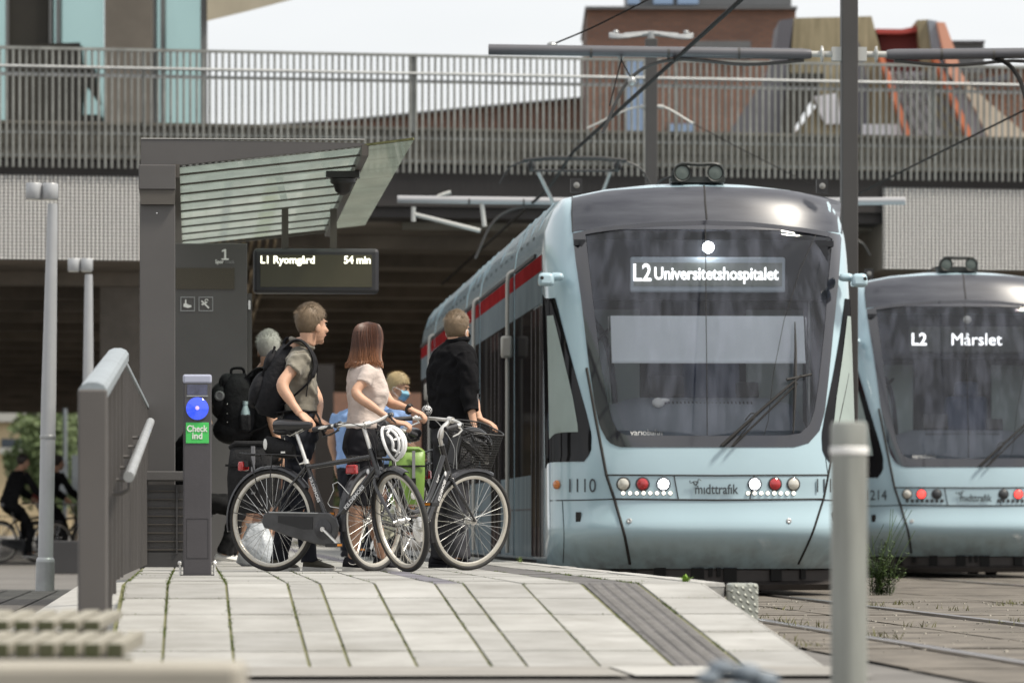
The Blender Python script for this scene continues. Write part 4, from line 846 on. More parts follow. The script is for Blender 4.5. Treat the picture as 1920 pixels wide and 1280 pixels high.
for k in range(3):
    m = MB(); plbox(m, oA-0.16,oA-0.04, DS+3.6*(k+1),DS+3.6*(k+1)+0.2, ZP-0.02,zA-0.03); m.build('rear_post', 'anthracite', sh, smooth=False)
m = MB(); plbox(m, oA-0.12,oA-0.08, DS+0.6,DS+3.5, ZP+0.2,2.6); m.build('rear_wall', 'anthracite', sh, smooth=False)
# information pillar
DI = 48.6; sI = F/DI
def io(px): return (px-360)/sI
def iz(py): return CZ-(py-HZ)/sI
ip = thing('information_pillar', 'tall grey platform pillar marked 1 Spor Track with a speaker grille and two pictograms', 'sign')
m = MB(); plbox(m, io(326),io(464), DI,DI+0.3, ZP-0.02,iz(457)); m.build('pillar_body', 'anthracite', ip, bevel=0.008, smooth=False)
m = MB(); plbox(m, io(464.5),io(473), DI+0.06,DI+0.36, ZP-0.02,iz(550)); m.build('side_frame', 'anthracite', ip, smooth=False)
m = MB(); plbox(m, io(466),io(470), DI+0.05,DI+0.062, iz(580),iz(563)); m.build('hinge', 'steel', ip, smooth=False)
def grille():
    m = mat('speaker_grille', (0.10,0.085,0.06), 0.6); n = m.node_tree.nodes; l = m.node_tree.links.new
    t = n.new('ShaderNodeTexCoord'); c = n.new('ShaderNodeTexChecker'); c.inputs['Scale'].default_value = 110; c.inputs[1].default_value = (0.10,0.083,0.058,1); c.inputs[2].default_value = (0.030,0.026,0.020,1)
    l(t.outputs['Object'], c.inputs['Vector']); l(c.outputs[0], n['Principled BSDF'].inputs['Base Color'])
grille()
m = MB(); plbox(m, io(330),io(440), DI-0.006,DI-0.001, iz(543),iz(503)); m.build('speaker_grille', 'speaker_grille', ip, smooth=False)
rt = (pi/2, 0, RZ)
m = MB(); cx, c0 = io(422.5), iz(488); m.prism([(-0.031,0),(0.031,0),(0.031,0.013),(0.009,0.013),(0.009,0.092),(-0.006,0.092),(-0.028,0.081),(-0.028,0.068),(-0.008,0.074),(-0.008,0.013),(-0.031,0.013)], lambda p: PL(cx+p[0],DI-0.005,c0+p[1]), lambda p: PL(cx+p[0],DI-0.001,c0+p[1])); m.build('track_number', 'sign_white', ip, smooth=False)
text('Spor', 'track_lettering', PL(io(404),DI-0.004,iz(494.5)), 0.045, 'sign_white', ip, rot=rt, bold=0.0012, fit=0.072)
text('Track', 'track_lettering', PL(io(422),DI-0.004,iz(494.5)), 0.045, 'galvanised', ip, rot=rt, fit=0.080)
for x0 in (339,373):
    m = MB(); a, b, c_, d = io(x0), io(x0+27), iz(584), iz(557); w = 0.007
    for q in ((a,b,c_,c_+w),(a,b,d-w,d),(a,a+w,c_+w,d-w),(b-w,b,c_+w,d-w)): plbox(m, q[0],q[1], DI-0.005,DI-0.001, q[2],q[3])
    pf = m.build('pictogram_frame', 'galvanised', ip, smooth=False); m = MB(); cx, czz = (a+b)/2, (c_+d)/2
    def pq(pts): return m.prism(pts, lambda p: PL(cx+p[0],DI-0.007,czz+p[1]), lambda p: PL(cx+p[0],DI-0.002,czz+p[1]))
    if x0 == 339: pq([(-0.038,-0.022),(-0.034,0.004),(-0.022,0.006),(-0.022,0.038),(-0.012,0.038),(-0.010,0.004),(0.012,-0.008),(0.030,-0.010),(0.032,-0.026),(0.02,-0.03),(0.0,-0.034)])
    else:
        pq([(-0.042,0.024),(-0.032,0.032),(0.03,-0.03),(0.022,-0.04)]); pq([(-0.04,0.0),(-0.03,-0.012),(0.012,0.010),(0.004,0.020)])
        m.tube([PL(cx+0.006+cos(i*pi/6)*0.014,DI-0.005,czz+0.028+sin(i*pi/6)*0.012) for i in range(11)], 0.003, 5)
    m.build('pictogram', 'sign_white', pf, smooth=False)
# hanging departure display
DD = 49.3; sD = F/DD
dd_ = thing('departure_display', 'black departure display hanging under the canopy reading L1 Ryomgård 54 min', 'display', PL((593-360)/sD, DD, CZ-(508-HZ)/sD), RZ)
hw, hh = 117.5/sD, 42/sD
mat('display_black', (0.028,0.028,0.032), 0.45); mat('display_olive', (0.055,0.05,0.025), 0.25, 0, 0.08, 4); mat('led_cream', (1,1,0.8), 0.5, emit=(1,0.98,0.78), es=1.6)
m = MB(); m.box((0,0.1,0), (hw*2,0.2,hh*2)); m.build('casing', 'display_black', dd_, bevel=0.03, smooth=False)
m = MB(); m.box((0,-0.002,0.0), (hw*2-0.12,0.006,hh*2-0.11)); sc_ = m.build('screen', 'display_olive', dd_, smooth=False)
text('L1 Ryomgård', 'led_lettering', ((489-593)/sD,-0.009,(508-494)/sD), 0.092, 'led_cream', sc_, bold=0.0022, fit=101/sD); text('54 min', 'led_lettering', ((645-593)/sD,-0.009,(508-494)/sD), 0.092, 'led_cream', sc_, bold=0.0022, fit=50/sD)
for px in (535,626): m = MB(); m.box(((px-593)/sD,0.1,hh+0.17), (0.058,0.06,0.36)); m.build('hanger', 'canopy_frame', dd_, smooth=False)
# check-in post
DP = 34.6; sP = F/DP
ck = thing('check_in_post', 'slim dark check in post with a round blue reader and green label reading Check ind', 'card reader', PL((370.5-360)/sP, DP, ZP-0.004), RZ)
k = 1/sP; hP = 373*k
mat('reader_blue', (0.02,0.03,0.5), 0.15, emit=(0.045,0.12,0.95), es=0.75, coat=1.0); mat('reader_core', (0.3,0.2,0.9), 0.15, emit=(0.45,0.32,1.0), es=1.3); mat('label_green', (0.07,0.56,0.12), 0.45); mat('hood', (0.35,0.37,0.47), 0.2, coat=0.8); mat('reader_screen', (0.055,0.06,0.11), 0.12, 0, 0.4, 30, coat=0.6)
m = MB(); m.box((0,0.05,hP/2), (53*k,0.11,hP)); m.build('post_body', 'post_paint', ck, bevel=0.008, smooth=False)
m = MB(); m.box((0,0.048,hP-0.012), (54*k,0.125,0.055)); m.build('hood', 'hood', ck, bevel=0.012, smooth=False)
def cz2(py): return (1080-py)*k
def disc(pts_r, n=28): return None
m = MB(); P = [(-23.5*k,cz2(713)),(23.5*k,cz2(713)),(23.5*k,cz2(765))]+[(23.5*k*cos(a),cz2(765)-23.5*k*sin(a)) for a in [pi*i/16 for i in range(1,16)]]+[(-23.5*k,cz2(765))]
m.prism(P, lambda p:(p[0],-0.010,p[1]), lambda p:(p[0],-0.004,p[1])); rd = m.build('reader_plate', 'anthracite', ck, smooth=False)
m = MB(); m.lathe((0,-0.010,cz2(766)), (0,-1,0), [(21*k,0),(21*k,0.004),(19*k,0.010),(5*k,0.014),(0.001,0.0145)], 32); m.build('reader_disc', 'reader_blue', rd)
m = MB(); m.lathe((0,-0.0235,cz2(765)), (0,-1,0), [(4*k,0),(3*k,0.002),(0.0005,0.0025)], 16); m.build('reader_light', 'reader_core', rd)
m = MB(); m.box((0,-0.010,cz2(731)), (38*k,0.006,20*k)); m.build('reader_screen', 'reader_screen', rd, smooth=False)
m = MB(); m.box((0,-0.010,cz2(742.5)), (40*k,0.007,2.4*k)); m.build('reader_bar', 'galvanised', rd, smooth=False)
m = MB(); m.box((0,-0.006,cz2(811.5)), (43*k,0.006,39*k)); lb_ = m.build('label', 'label_green', ck, bevel=0.002, smooth=False)
text('Check', 'label_lettering', (0,-0.0105,cz2(809)), 0.054, 'sign_white', lb_, align='CENTER', bold=0.0012, fit=39*k); text('ind', 'label_lettering', (0,-0.0105,cz2(822.5)), 0.054, 'sign_white', lb_, align='CENTER', bold=0.0012, fit=19*k)
m = MB()
for a in ((-20,972,20,972),(-20,1046,20,1046),(-20,972,-20,1046),(20,972,20,1046)): m.bar((a[0]*k,-0.0055,cz2(a[1])),(a[2]*k,-0.0055,cz2(a[3])),0.002,0.002)
m.build('access_panel', 'black_plastic', ck, smooth=False)
m = MB(); m.box((0,0.05,0.006), (62*k,0.15,0.012)); m.build('foot_plate', 'anthracite_dark', ck, smooth=False)
for s_ in (-1,1):
    m = MB(); m.cyl((s_*32*k,0.02,0),(s_*32*k,0.02,0.075),0.007,n=8); m.lathe((s_*32*k,0.02,0.072),(0,0,1),[(0.016,0),(0.017,0.012),(0.010,0.022),(0.001,0.024)],12); m.build('anchor_bolt', 'alloy', ck)
# louvred bench box beside the column
lb = thing('louvred_bench_box', 'low dark grey louvred box standing at the foot of the shelter column', 'cabinet', PL((310-360)/sS, DS-0.6, ZP-0.01), RZ)
k2 = 1/(F/(DS-0.6)); m = MB(); m.box((4*k2,0.25,0.31), (84*k2,0.5,0.62)); m.build('cabinet_body', 'anthracite', lb, smooth=False)
m = MB(); m.box((4*k2,0.22,0.685), (90*k2,0.62,0.068)); m.build('cabinet_top', 'anthracite', lb, bevel=0.006, smooth=False)
for j in range(8): m = MB(); m.bar((-38*k2,-0.012,0.575-j*0.062),(46*k2,-0.012,0.575-j*0.062),0.022,0.008); m.build('louvre', 'canopy_frame', lb, smooth=False)
m = MB(); m.box((23*k2,-0.018,0.36), (0.012,0.03,0.5)); m.build('louvre_post', 'anthracite_dark', lb, smooth=False)
m = MB(); m.box((4*k2,-0.01,0.06), (82*k2,0.02,0.12)); m.build('plinth', 'anthracite_dark', lb, smooth=False)
# ------------------------------------------------------------------ ramp railing
rl = thing('ramp_railing', 'grey steel railing of flat upright bars with a tubular handrail beside the ramp', 'railing')
def oR_(d):
    return -0.43+0.014*(d-d1)/(d2-d1) if d <= d2 else -0.416+0.076*(d-d2)/(d3-d2)
OR = 0; s1, s2, s3 = 430, 332, 243
d1, d2, d3 = F/s1, F/s2, F/s3
def ztop_(d):
    if d <= d2: return CZ+(HZ-722)/s1 + (CZ+(HZ-657)/s2-CZ-(HZ-722)/s1)*(d-d1)/(d2-d1)
    return CZ+(HZ-657)/s2+((HZ-765)/s3-(HZ-657)/s2)*(d-d2)/(d3-d2)
mat('railing_paint', (0.088,0.081,0.076), 0.5, 0, 0.1, 2)
m = MB(); n = 8; rings = []
for d in (d1-0.02,d2-0.3,d2-0.1,d2,d2+0.1,d2+0.3,d3):
    kx = 1.0 if d <= d2 else (0.8 if d < d2+0.2 else 0.45)
    rings.append([PL(oR_(d)+x*kx, d, ztop_(d)+z*(1 if kx == 1 else 0.6)) for x, z in ((-0.062,-0.06),(0.062,-0.06),(0.062,-0.02),(0.048,0.0),(0.02,0.012),(-0.02,0.012),(-0.048,0.0),(-0.062,-0.02))])
m.loft(rings); m.build('top_rail', 'rail_top_metal', rl, ang=30)
m = MB(); plbox(m, oR_(d1)-0.064,oR_(d1)+0.064, d1-0.05,d1+0.03, -0.02,ztop_(d1)-0.02); m.build('end_post', 'railing_paint', rl, bevel=0.01, smooth=False)
d = d1+0.13; j = 0
nb = int((d3-d1)/0.135)
while d < d3:
    j += 1; zb = pz(d)+0.02
    m = MB(); big = j % 8 == 0; oR = oR_(d); plbox(m, oR-(0.030 if d < d2 else 0.020),oR+((0.030 if not big else 0.045) if d < d2 else 0.024), d-0.006,d+(0.006 if not big else 0.03), zb,ztop_(d)-0.055); m.build('post' if big else 'bar', 'railing_paint', rl, smooth=False); d += 0.16
h1, h2 = F/392, F/300
def hz_(d): return CZ+(HZ-894)/392+((HZ-791)/300-(HZ-894)/392)*(d-h1)/(h2-h1)
oH = (243-360)/392.; oH = -0.30; oH2 = (283-360)/300.
m = MB(); m.tube([PL(oH,h1,hz_(h1)),PL((oH+oH2)/2,(h1+h2)/2,hz_((h1+h2)/2)),PL(oH2,h2,hz_(h2))], 0.026, 14); m.build('handrail', 'galvanised', rl)
for i in range(6):
    d = h1+0.25+i*(h2-h1-0.5)/5; oo = oH+(oH2-oH)*(d-h1)/(h2-h1)
    m = MB(); m.tube([PL(oo,d,hz_(d)-0.03),PL(oo,d,hz_(d)-0.07),PL(oo-0.04,d,hz_(d)-0.09),PL(oR_(d)+0.03,d,hz_(d)-0.09)], 0.012, 6); m.build('bracket', 'railing_paint', rl)
# steel plate closing the platform kerb
def chequer():
    m = mat('chequer_plate', (0.33,0.345,0.31), 0.45, 0.25, 0.2, 6); n = m.node_tree.nodes; l = m.node_tree.links.new
    t = n.new('ShaderNodeTexCoord'); s = n.new('ShaderNodeSeparateXYZ'); l(t.outputs['Object'], s.inputs[0])
    def mt(op, a, b=None):
        q = n.new('ShaderNodeMath'); q.operation = op
        for i, v in enumerate((a,b)):
            if v is None: continue
            if isinstance(v,(int,float)): q.inputs[i].default_value = v
            else: l(v, q.inputs[i])
        return q.outputs[0]
    a = mt('ADD', s.outputs['X'], s.outputs['Z']); b = mt('SUBTRACT', s.outputs['X'], s.outputs['Z']); f = 2*pi/0.05
    p = mt('MULTIPLY', mt('SINE', mt('MULTIPLY', a, f)), mt('SINE', mt('MULTIPLY', b, f*0.5))); p = mt('MAXIMUM', p, 0.25)
    bu = n.new('ShaderNodeBump'); bu.inputs['Distance'].default_value = 0.012; bu.inputs['Strength'].default_value = 1.0; l(p, bu.inputs['Height']); l(bu.outputs[0], n['Principled BSDF'].inputs['Normal'])
chequer()
m = MB(); m.box((0,0,0.148), (0.15,0.24,0.296)); o = m.build('kerb_end_plate', 'chequer_plate', None, bevel=0.016, smooth=False); o.location = PL(2.885,29.75,-0.003); o.rotation_euler = (0,0,RZ)
tag(o, 'diamond patterned steel plate closing the end of the platform kerb', 'steel plate')
# planter box
m = MB(); px = 128; q = at(128,1075,F/ (85/0.58)); m.box((0,0,0.21), (52/ (85/0.58),0.4,0.42)); o = m.build('dark_planter', 'anthracite_dark', None, bevel=0.01, smooth=False); o.location = (q.x,q.y,0)
tag(o, 'low dark box standing on the street behind the ramp railing', 'planter')
# ------------------------------------------------------------------ lamp posts on the street
mat('lamp_paint', (0.40,0.41,0.42), 0.4, 0.2, 0.05, 4); mat('lamp_glass', (0.75,0.75,0.68), 0.3)
def lamp(label, pxb, pyb, s, hd, lean):
    D = F/s; b = at(pxb, pyb, D); t = thing('lamp_post', label, 'street lamp', (b.x,b.y,-0.01), 0, 'street lamps left of the railing'); t.rotation_euler.y = lean
    m = MB(); m.lathe((0,0,0), (0,0,1), [(0.085,0),(0.085,0.30),(0.083,0.305),(0.070,0.32),(0.07,1.8),(0.048,3.5),(0.045,3.6)], 16); m.build('pole', 'lamp_paint', t)
    m = MB(); m.lathe((0,0,0.0), (0,0,1), [(0.088,0),(0.088,0.28),(0.072,0.285)], 16); m.build('pole_base', 'galvanised', t)
    m = MB(); m.lathe((0,0,1.42), (0,0,1), [(0.072,0),(0.076,0.005),(0.076,0.03),(0.072,0.035)], 16); m.build('pole_band', 'galvanised', t)
    for x in (hd-0.075, hd+0.075):
        m = MB(); m.lathe((x,0,3.64), (0,0,1), [(0.068,0),(0.074,0.008),(0.074,0.14),(0.068,0.15),(0.01,0.152)], 20); q = m.build('lamp_head', 'lamp_paint', t)
        m = MB(); m.lathe((x,0,3.63), (0,0,1), [(0.06,0),(0.064,0.009),(0.001,0.0095)], 20); m.build('lamp_glass', 'lamp_glass', q)
lamp('nearer slim pale lamp post with twin drum heads left of the railing', 84, 1107, 202, -0.10, 0.02)
lamp('farther slim pale lamp post with twin drum heads behind the railing', 164, 1082, 158, -0.10, 0.004)
# ------------------------------------------------------------------ catenary masts, arms and wires
mat('mast_paint', (0.048,0.045,0.043), 0.5, 0, 0.12, 1); mat('insulator', (0.42,0.42,0.40), 0.35); mat('tube_grey', (0.10,0.10,0.11), 0.4, 0.2, 0.1, 3); mat('wire', (0.010,0.009,0.008), 0.7, spec=0.1); mat('pale_tube', (0.33,0.33,0.34), 0.4, 0.3)
def mast(label, px, s, half, ztop, zarm, left_px, right_px, mt_arm):
    D = F/s; b = at(px, HZ, D); t = thing('catenary_mast', label, 'mast', (b.x,b.y,-0.01), RZ, 'catenary masts between the tracks'); k = 1/s
    m = MB(); m.box((0,0,ztop/2), (half*2*k,0.16,ztop)); m.build('mast_post', 'mast_paint', t, bevel=0.012, smooth=False)
    for px_, sg in ((left_px,-1),(right_px,1)):
        if px_ is None: continue
        L_ = (px_-px)*k; a0 = sg*half*k
        m = MB(); m.tube([(a0+sg*0.28,0,zarm),(a0+sg*0.36,0,zarm),(L_,0,zarm+0.03)], [0.042,0.052,0.050], 12); arm = m.build('cross_arm', mt_arm, t)
        for f in (0.2,0.4,0.62): m = MB(); x = a0+sg*0.3+(L_-a0)*f; m.cyl((x-0.012,0,zarm+0.015*f),(x+0.012,0,zarm+0.015*f),0.056,n=12); m.build('arm_clamp', 'mast_paint', arm)
        m = MB(); m.cyl((a0,0,zarm),(a0+sg*0.3,0,zarm),0.030,n=10); m.lathe((a0+sg*0.16,0,zarm),(sg,0,0),[(0.03,0),(0.075,0.01),(0.08,0.025),(0.03,0.035)],14); m.box((a0+sg*0.04,0,zarm), (0.09,0.1,0.13)); m.build('insulator', 'insulator', arm)
        m = MB(); m.tube(spline([(a0+sg*0.35,0,zarm-0.06),(a0+sg*0.9,0,zarm-0.10),(a0+sg*1.6,0,zarm-0.06),(a0+sg*2.0,0,zarm-0.25),(a0+sg*2.25,0,zarm-0.75)],5), 0.018, 6); m.build('steady_arm', 'mast_paint', arm)
    m = MB(); m.box((-half*k-0.004,0.0,zarm-1.55), (0.014,0.05,0.10)); m.build('mast_plate', 'insulator', t, smooth=False)
    return t
mast('nearest square dark catenary mast between the two trams', 1592, 199, 15.5, 8.5, CZ+(HZ-100)/199., 915, 2100, 'tube_grey')
t2 = mast('second catenary mast farther back in front of the brick block', 1221, 142, 11, 7.05, CZ+(HZ-378)/142., 745, 1700, 'pale_tube')
k = 1/142.
m = MB(); m.tube([((775-1221)*k,0,CZ+(HZ-385)*k-0.02),((775-1221)*k,0,CZ+(HZ-415)*k)],0.03,8); m.tube([((778-1221)*k,0,CZ+(HZ-402)*k),((900-1221)*k,0,CZ+(HZ-432)*k)],0.028,8); m.tube([((903-1221)*k,0,CZ+(HZ-380)*k),((908-1221)*k,0,CZ+(HZ-424)*k)],0.03,8); m.tube(spline([((818-1221)*k,0,CZ+(HZ-375)*k),((822-1221)*k,0,CZ+(HZ-368)*k),((845-1221)*k,0,CZ+(HZ-360)*k)],3),0.03,6); m.build('registration_arm', 'insulator', t2)
m = MB(); m.tube(spline([((1100-1221)*k,0,CZ+(HZ-240)*k),((1175-1221)*k,0,CZ+(HZ-205)*k),((1210-1221)*k,0,CZ+(HZ-199)*k),((1245-1221)*k,0,CZ+(HZ-199)*k),((1300-1221)*k,0,CZ+(HZ-230)*k)],4),0.014,6); m.cyl((-0.14,0,CZ+(HZ-199)*k),(0.16,0,CZ+(HZ-199)*k),0.03,n=8); m.build('cable_clamp', 'insulator', t2)
b = at(1221, 80, F/141.); t = thing('double_street_lamp', 'street lamp with two pale boat shaped heads on top of the second mast', 'street lamp', (b.x, b.y+0.05, 7.0), RZ)
m = MB(); m.cyl((0,0,-0.05),(0,0,0.18),0.05,n=10); m.tube([(-0.36,0,0.13),(0,0,0.16),(0.36,0,0.13)],0.035,8); m.build('lamp_bracket', 'galvanised', t)
for s_ in (-1,1):
    m = MB(); m.loft([[(s_*x,y*w,z0+zz*h) for y,zz in ((-0.1,0),(0.1,0),(0.09,0.6),(0.04,1),(-0.04,1),(-0.09,0.6))] for x,w,z0,h in ((0.12,0.5,0.135,0.025),(0.3,0.9,0.10,0.045),(0.42,1,0.09,0.06),(0.51,0.9,0.09,0.075),(0.56,0.5,0.10,0.07))]); m.ell((s_*0.47,0,0.175),(0.04,0.04,0.03),8,6); m.build('lamp_head', 'galvanised', t)
def wire(label, pts, r, name='overhead_wire'):
    m = MB(); m.tube(pts, r, 7); o = m.build(name, 'wire', None); return tag(o, label, 'cable', 'overhead wires')
wire('thick contact wire running over the near tram down to its pantograph', [PL(4.90,30,5.25),PL(4.62,48,5.03),PL(4.36,65,4.885),PL(4.5,72,4.87),PL(4.40,100,4.87)], 0.021)
wire('contact wire slanting down over the farther tram at the right', [PL(9.2,48,5.2),PL(8.75,70,4.98),PL(8.6,86,4.88),PL(8.7,120,4.85)], 0.012)
wire('thin cable running up from the left end of the near cross arm', spline([at(1300,-45,53.6),at(1210,2,53.6),at(1110,52,53.65),at(1035,84,53.7)],4), 0.008)
wire('very thin stay wire behind the near tram roof left of the mast', [at(1300,232,75),at(1400,285,73),at(1545,358,70)], 0.006)
wire('curved dark feeder cable hanging from the right end of the near cross arm', spline([at(1850,103,53.7),at(1890,120,53.6),at(1912,150,53.2),at(1925,190,52.5)],4), 0.022)
t = thing('wire_hanger', 'triangular wire hanger below the near cross arm holding the contact wire', 'hanger')
m = MB()
for a, b_ in (((1165,104),(1165,112)),((1165,112),(1143,198)),((1165,112),(1185,150))): m = MB(); m.tube([at(*a,53.6),at(*b_,52.6)], 0.007, 5); m.build('hanger_wire', 'wire', t)
m = MB(); m.ell(at(1164,104,53.6),(0.035,0.035,0.05),8,6); m.build('hanger_clamp', 'galvanised', t); m = MB(); m.ell(at(1185,152,52.6),(0.04,0.04,0.045),8,6); m.build('hanger_clamp', 'galvanised', t)
m = MB(); m.ell(at(1035,84,53.7),(0.05,0.05,0.03),8,6); m.tube([at(1022,100,53.7),at(1026,86,53.7),at(1040,86,53.7),at(1043,100,53.7)],0.012,6); o = m.build('arm_bracket', 'galvanised', None); tag(o, 'small cable clamp riding on the left end of the near cross arm', 'clamp')
# ------------------------------------------------------------------ out of focus things close to the camera
mat('bollard_steel', (0.27,0.28,0.255), 0.40, 0.3, 0.18, 2.5, stretch=(9,9,0.8))
sb = 590.; b = at(1592, 1500, F/sb); bo = thing('steel_bollard', 'pale steel bollard standing out of focus close to the camera at the right', 'bollard', (b.x, F/sb, -0.01))
hB = CZ+(HZ-784)/sb; rB = 34.5/sb
m = MB(); m.lathe((0,0,0),(0,0,1),[(rB,0),(rB,hB-0.105),(rB*1.0,hB-0.02),(rB*0.94,hB-0.004),(rB*0.8,hB),(0.001,hB+0.001)],32); m.build('bollard_tube', 'bollard_steel', bo)
m = MB(); m.lathe((0,0,hB-0.105),(0,0,1),[(rB,0),(rB+0.003,0.003),(rB+0.003,0.022),(rB,0.025)],32); m.build('reflective_band', 'sign_white', bo)
mat('old_wood', (0.26,0.245,0.20), 0.85, 0, 0.25, 8, 0.3, 30, stretch=(8,0.6,8)); mat('mossy_wood', (0.085,0.08,0.05), 0.9, 0, col2=(0.05,0.06,0.02), vscale=10)
sq = 640.; dq = F/sq
bn = thing('slatted_bench', 'weathered slatted wooden bench with mossy slat ends out of focus in the lower left corner', 'bench')
for r_, (y0, y1, xe, dd0, ln) in enumerate(((1163,1182,192,dq+1.2,1.1),(1205,1232,236,dq,1.05))):
    s_ = F/dd0; x = xe-36
    for j in range(9):
        a = at(x-j*43, y0, dd0); b_ = at(x-j*43+31, y1, dd0); m = MB(); vs = [(xx,dd0+yy,zz+ (0.02*yy)) for zz in (b_.z,a.z) for yy in (0,ln-0.1) for xx in (a.x,b_.x)]
        m.add(vs, [(0,2,3,1),(4,5,7,6),(0,1,5,4),(2,6,7,3),(0,4,6,2),(1,3,7,5)]); q = m.build('slat', ['old_wood','mossy_wood'], bn, smooth=False, bevel=0.004)
        q.data.polygons[2].material_index = 1
    m = MB(); a = at(-120, y1+1, dd0); b_ = at(xe+6, y1+26, dd0); m.box(((a.x+b_.x)/2,dd0+0.14,(a.z+b_.z)/2-0.0), (b_.x-a.x,0.06,a.z-b_.z)); m.build('seat_rail', 'mossy_wood', bn, smooth=False)
    for px in (-60,120): p = at(px,y1+24,dd0); m = MB(); m.box((p.x,dd0+0.2,(p.z)/2), (0.06,0.06,p.z+0.02)); m.build('leg', 'mossy_wood', bn, smooth=False)
a = at(-150,1246,13.2); b_ = at(446,1330,13.2); m = MB(); m.box(((a.x+b_.x)/2,13.2+0.3,(a.z+b_.z)/2), (b_.x-a.x,0.5,a.z-b_.z)); mat('seat_plank', (0.31,0.29,0.245), 0.8, 0, 0.2, 3, stretch=(0.6,6,6))
o = m.build('bench_seat', 'seat_plank', None, bevel=0.02, smooth=False); o.name = 'low_plank_seat'; tag(o, 'pale plank of a seat out of focus along the bottom left edge', 'bench')
m = MB(); 
for px in (-40,380): p = at(px,1328,13.4); m.box((p.x,13.5,p.z/2),(0.08,0.3,p.z+0.02))
q = m.build('seat_support', 'concrete', o, smooth=False)
mat('blue_grey_cloth', (0.14,0.17,0.20), 0.7, 0, 0.2, 10)
m = MB(); p = at(1375,1262,13.5); 
for dx, dz, r in ((-0.03,0.012,0.035),(0.03,0.0,0.04),(0.075,-0.02,0.04),(-0.06,-0.01,0.03),(0.0,-0.05,0.05)): m.ell((p.x+dx,13.5+dx,p.z+dz),(r,r,r*0.6),12,8)
m.cyl((p.x,13.52,0),(p.x,13.52,p.z-0.03),0.03,n=10); o = m.build('wrapped_post_head', 'blue_grey_cloth', None); tag(o, 'blurred blue grey lump at the bottom edge below the dark paving strip', 'post')
# ------------------------------------------------------------------ bicycles (forward = +x, left = +y, origin on the ground under the rear hub)
mat('tail_reflector', (0.50,0.02,0.02), 0.18, 0, 0.3, 40, coat=0.8); mat('grip', (0.03,0.03,0.033), 0.6); mat('cream_paint', (0.60,0.60,0.48), 0.3, coat=0.5); mat('chain_cover', (0.05,0.05,0.052), 0.32, 0, 0.35, 9, coat=0.3)
mat('frame_label', (0.75,0.75,0.75), 0.4); mat('pedal_amber', (0.7,0.25,0.02), 0.3, coat=0.5); mat('mesh_wire', (0.018,0.017,0.016), 0.45); mat('saddle', (0.020,0.020,0.022), 0.35, 0, 0.1, 20, coat=0.3); mat('worn_black', (0.03,0.03,0.034), 0.3, 0, 0.5, 14, coat=0.4)
def wheel(par, hub, ax, R=0.345, tyre='rubber', rim='rim_alloy', name='wheel', ns=36):
    """hub, axle direction; tyre, rim, spokes and hub are sub-parts"""
    x, y, z = frame(ax); hub = Vector(hub); wq = 0.018
    def ring(r, n=56): return [hub+x*cos(2*pi*i/n)*r+y*sin(2*pi*i/n)*r for i in range(n)]
    m = MB(); m.tube(ring(R-wq), wq, 10, closed=True); w_ = m.build(name, 'rubber', par)
    if tyre == 'gum_tyre':
        m = MB(); m.tube(ring(R-0.026), 0.0145, 8, closed=True); m.build('sidewall', 'gum_rubber', w_)
    m = MB(); n = 56; rr = []
    for r, h in ((R-0.030,0.011),(R-0.034,0.0125),(R-0.052,0.011),(R-0.056,0.004),(R-0.056,-0.004),(R-0.052,-0.011),(R-0.034,-0.0125),(R-0.030,-0.011)): rr.append([hub+x*cos(2*pi*i/n)*r+y*sin(2*pi*i/n)*r+z*h for i in range(n)])
    m.loft(rr+[rr[0]], 0, cap=False); m.build('rim', rim, w_)
    m = MB()
    for i in range(ns):
        a = 2*pi*i/ns; sd_ = 1 if i % 2 else -1; off = (0.75 if (i//2) % 2 else -0.75)
        p = hub+(x*cos(a+off)+y*sin(a+off))*0.026+z*0.030*sd_; q = hub+(x*cos(a)+y*sin(a))*(R-0.055); m.tube([p,q], 0.0016, 4)
    m.build('spokes', 'steel', w_)
    m = MB(); m.cyl(hub-z*0.05, hub+z*0.05, 0.013, n=10); m.cyl(hub-z*0.034,hub-z*0.028,0.028,n=14); m.cyl(hub+z*0.028,hub+z*0.034,0.028,n=14); m.cyl(hub-z*0.028,hub+z*0.028,0.017,n=12); m.cyl(hub-z*0.062,hub-z*0.05,0.009,n=6); m.cyl(hub+z*0.05,hub+z*0.062,0.009,n=6); m.build('hub', 'alloy', w_)
    return w_
def mudguard(par, hub, fx, fz, ly, R, a0, a1, mt):
    m = MB(); rings = []
    for i in range(25):
        a = a0+(a1-a0)*i/24; ring = []
        for w_, r in ((-0.028,R-0.008),(-0.022,R+0.008),(-0.008,R+0.016),(0.008,R+0.016),(0.022,R+0.008),(0.028,R-0.008),(0.02,R+0.003),(0.0,R+0.011),(-0.02,R+0.003)): ring.append(Vector(hub)+fx*cos(a)*r+fz*sin(a)*r+ly*w_)
        rings.append(ring)
    m.loft(rings); return m.build('mudguard', mt, par)
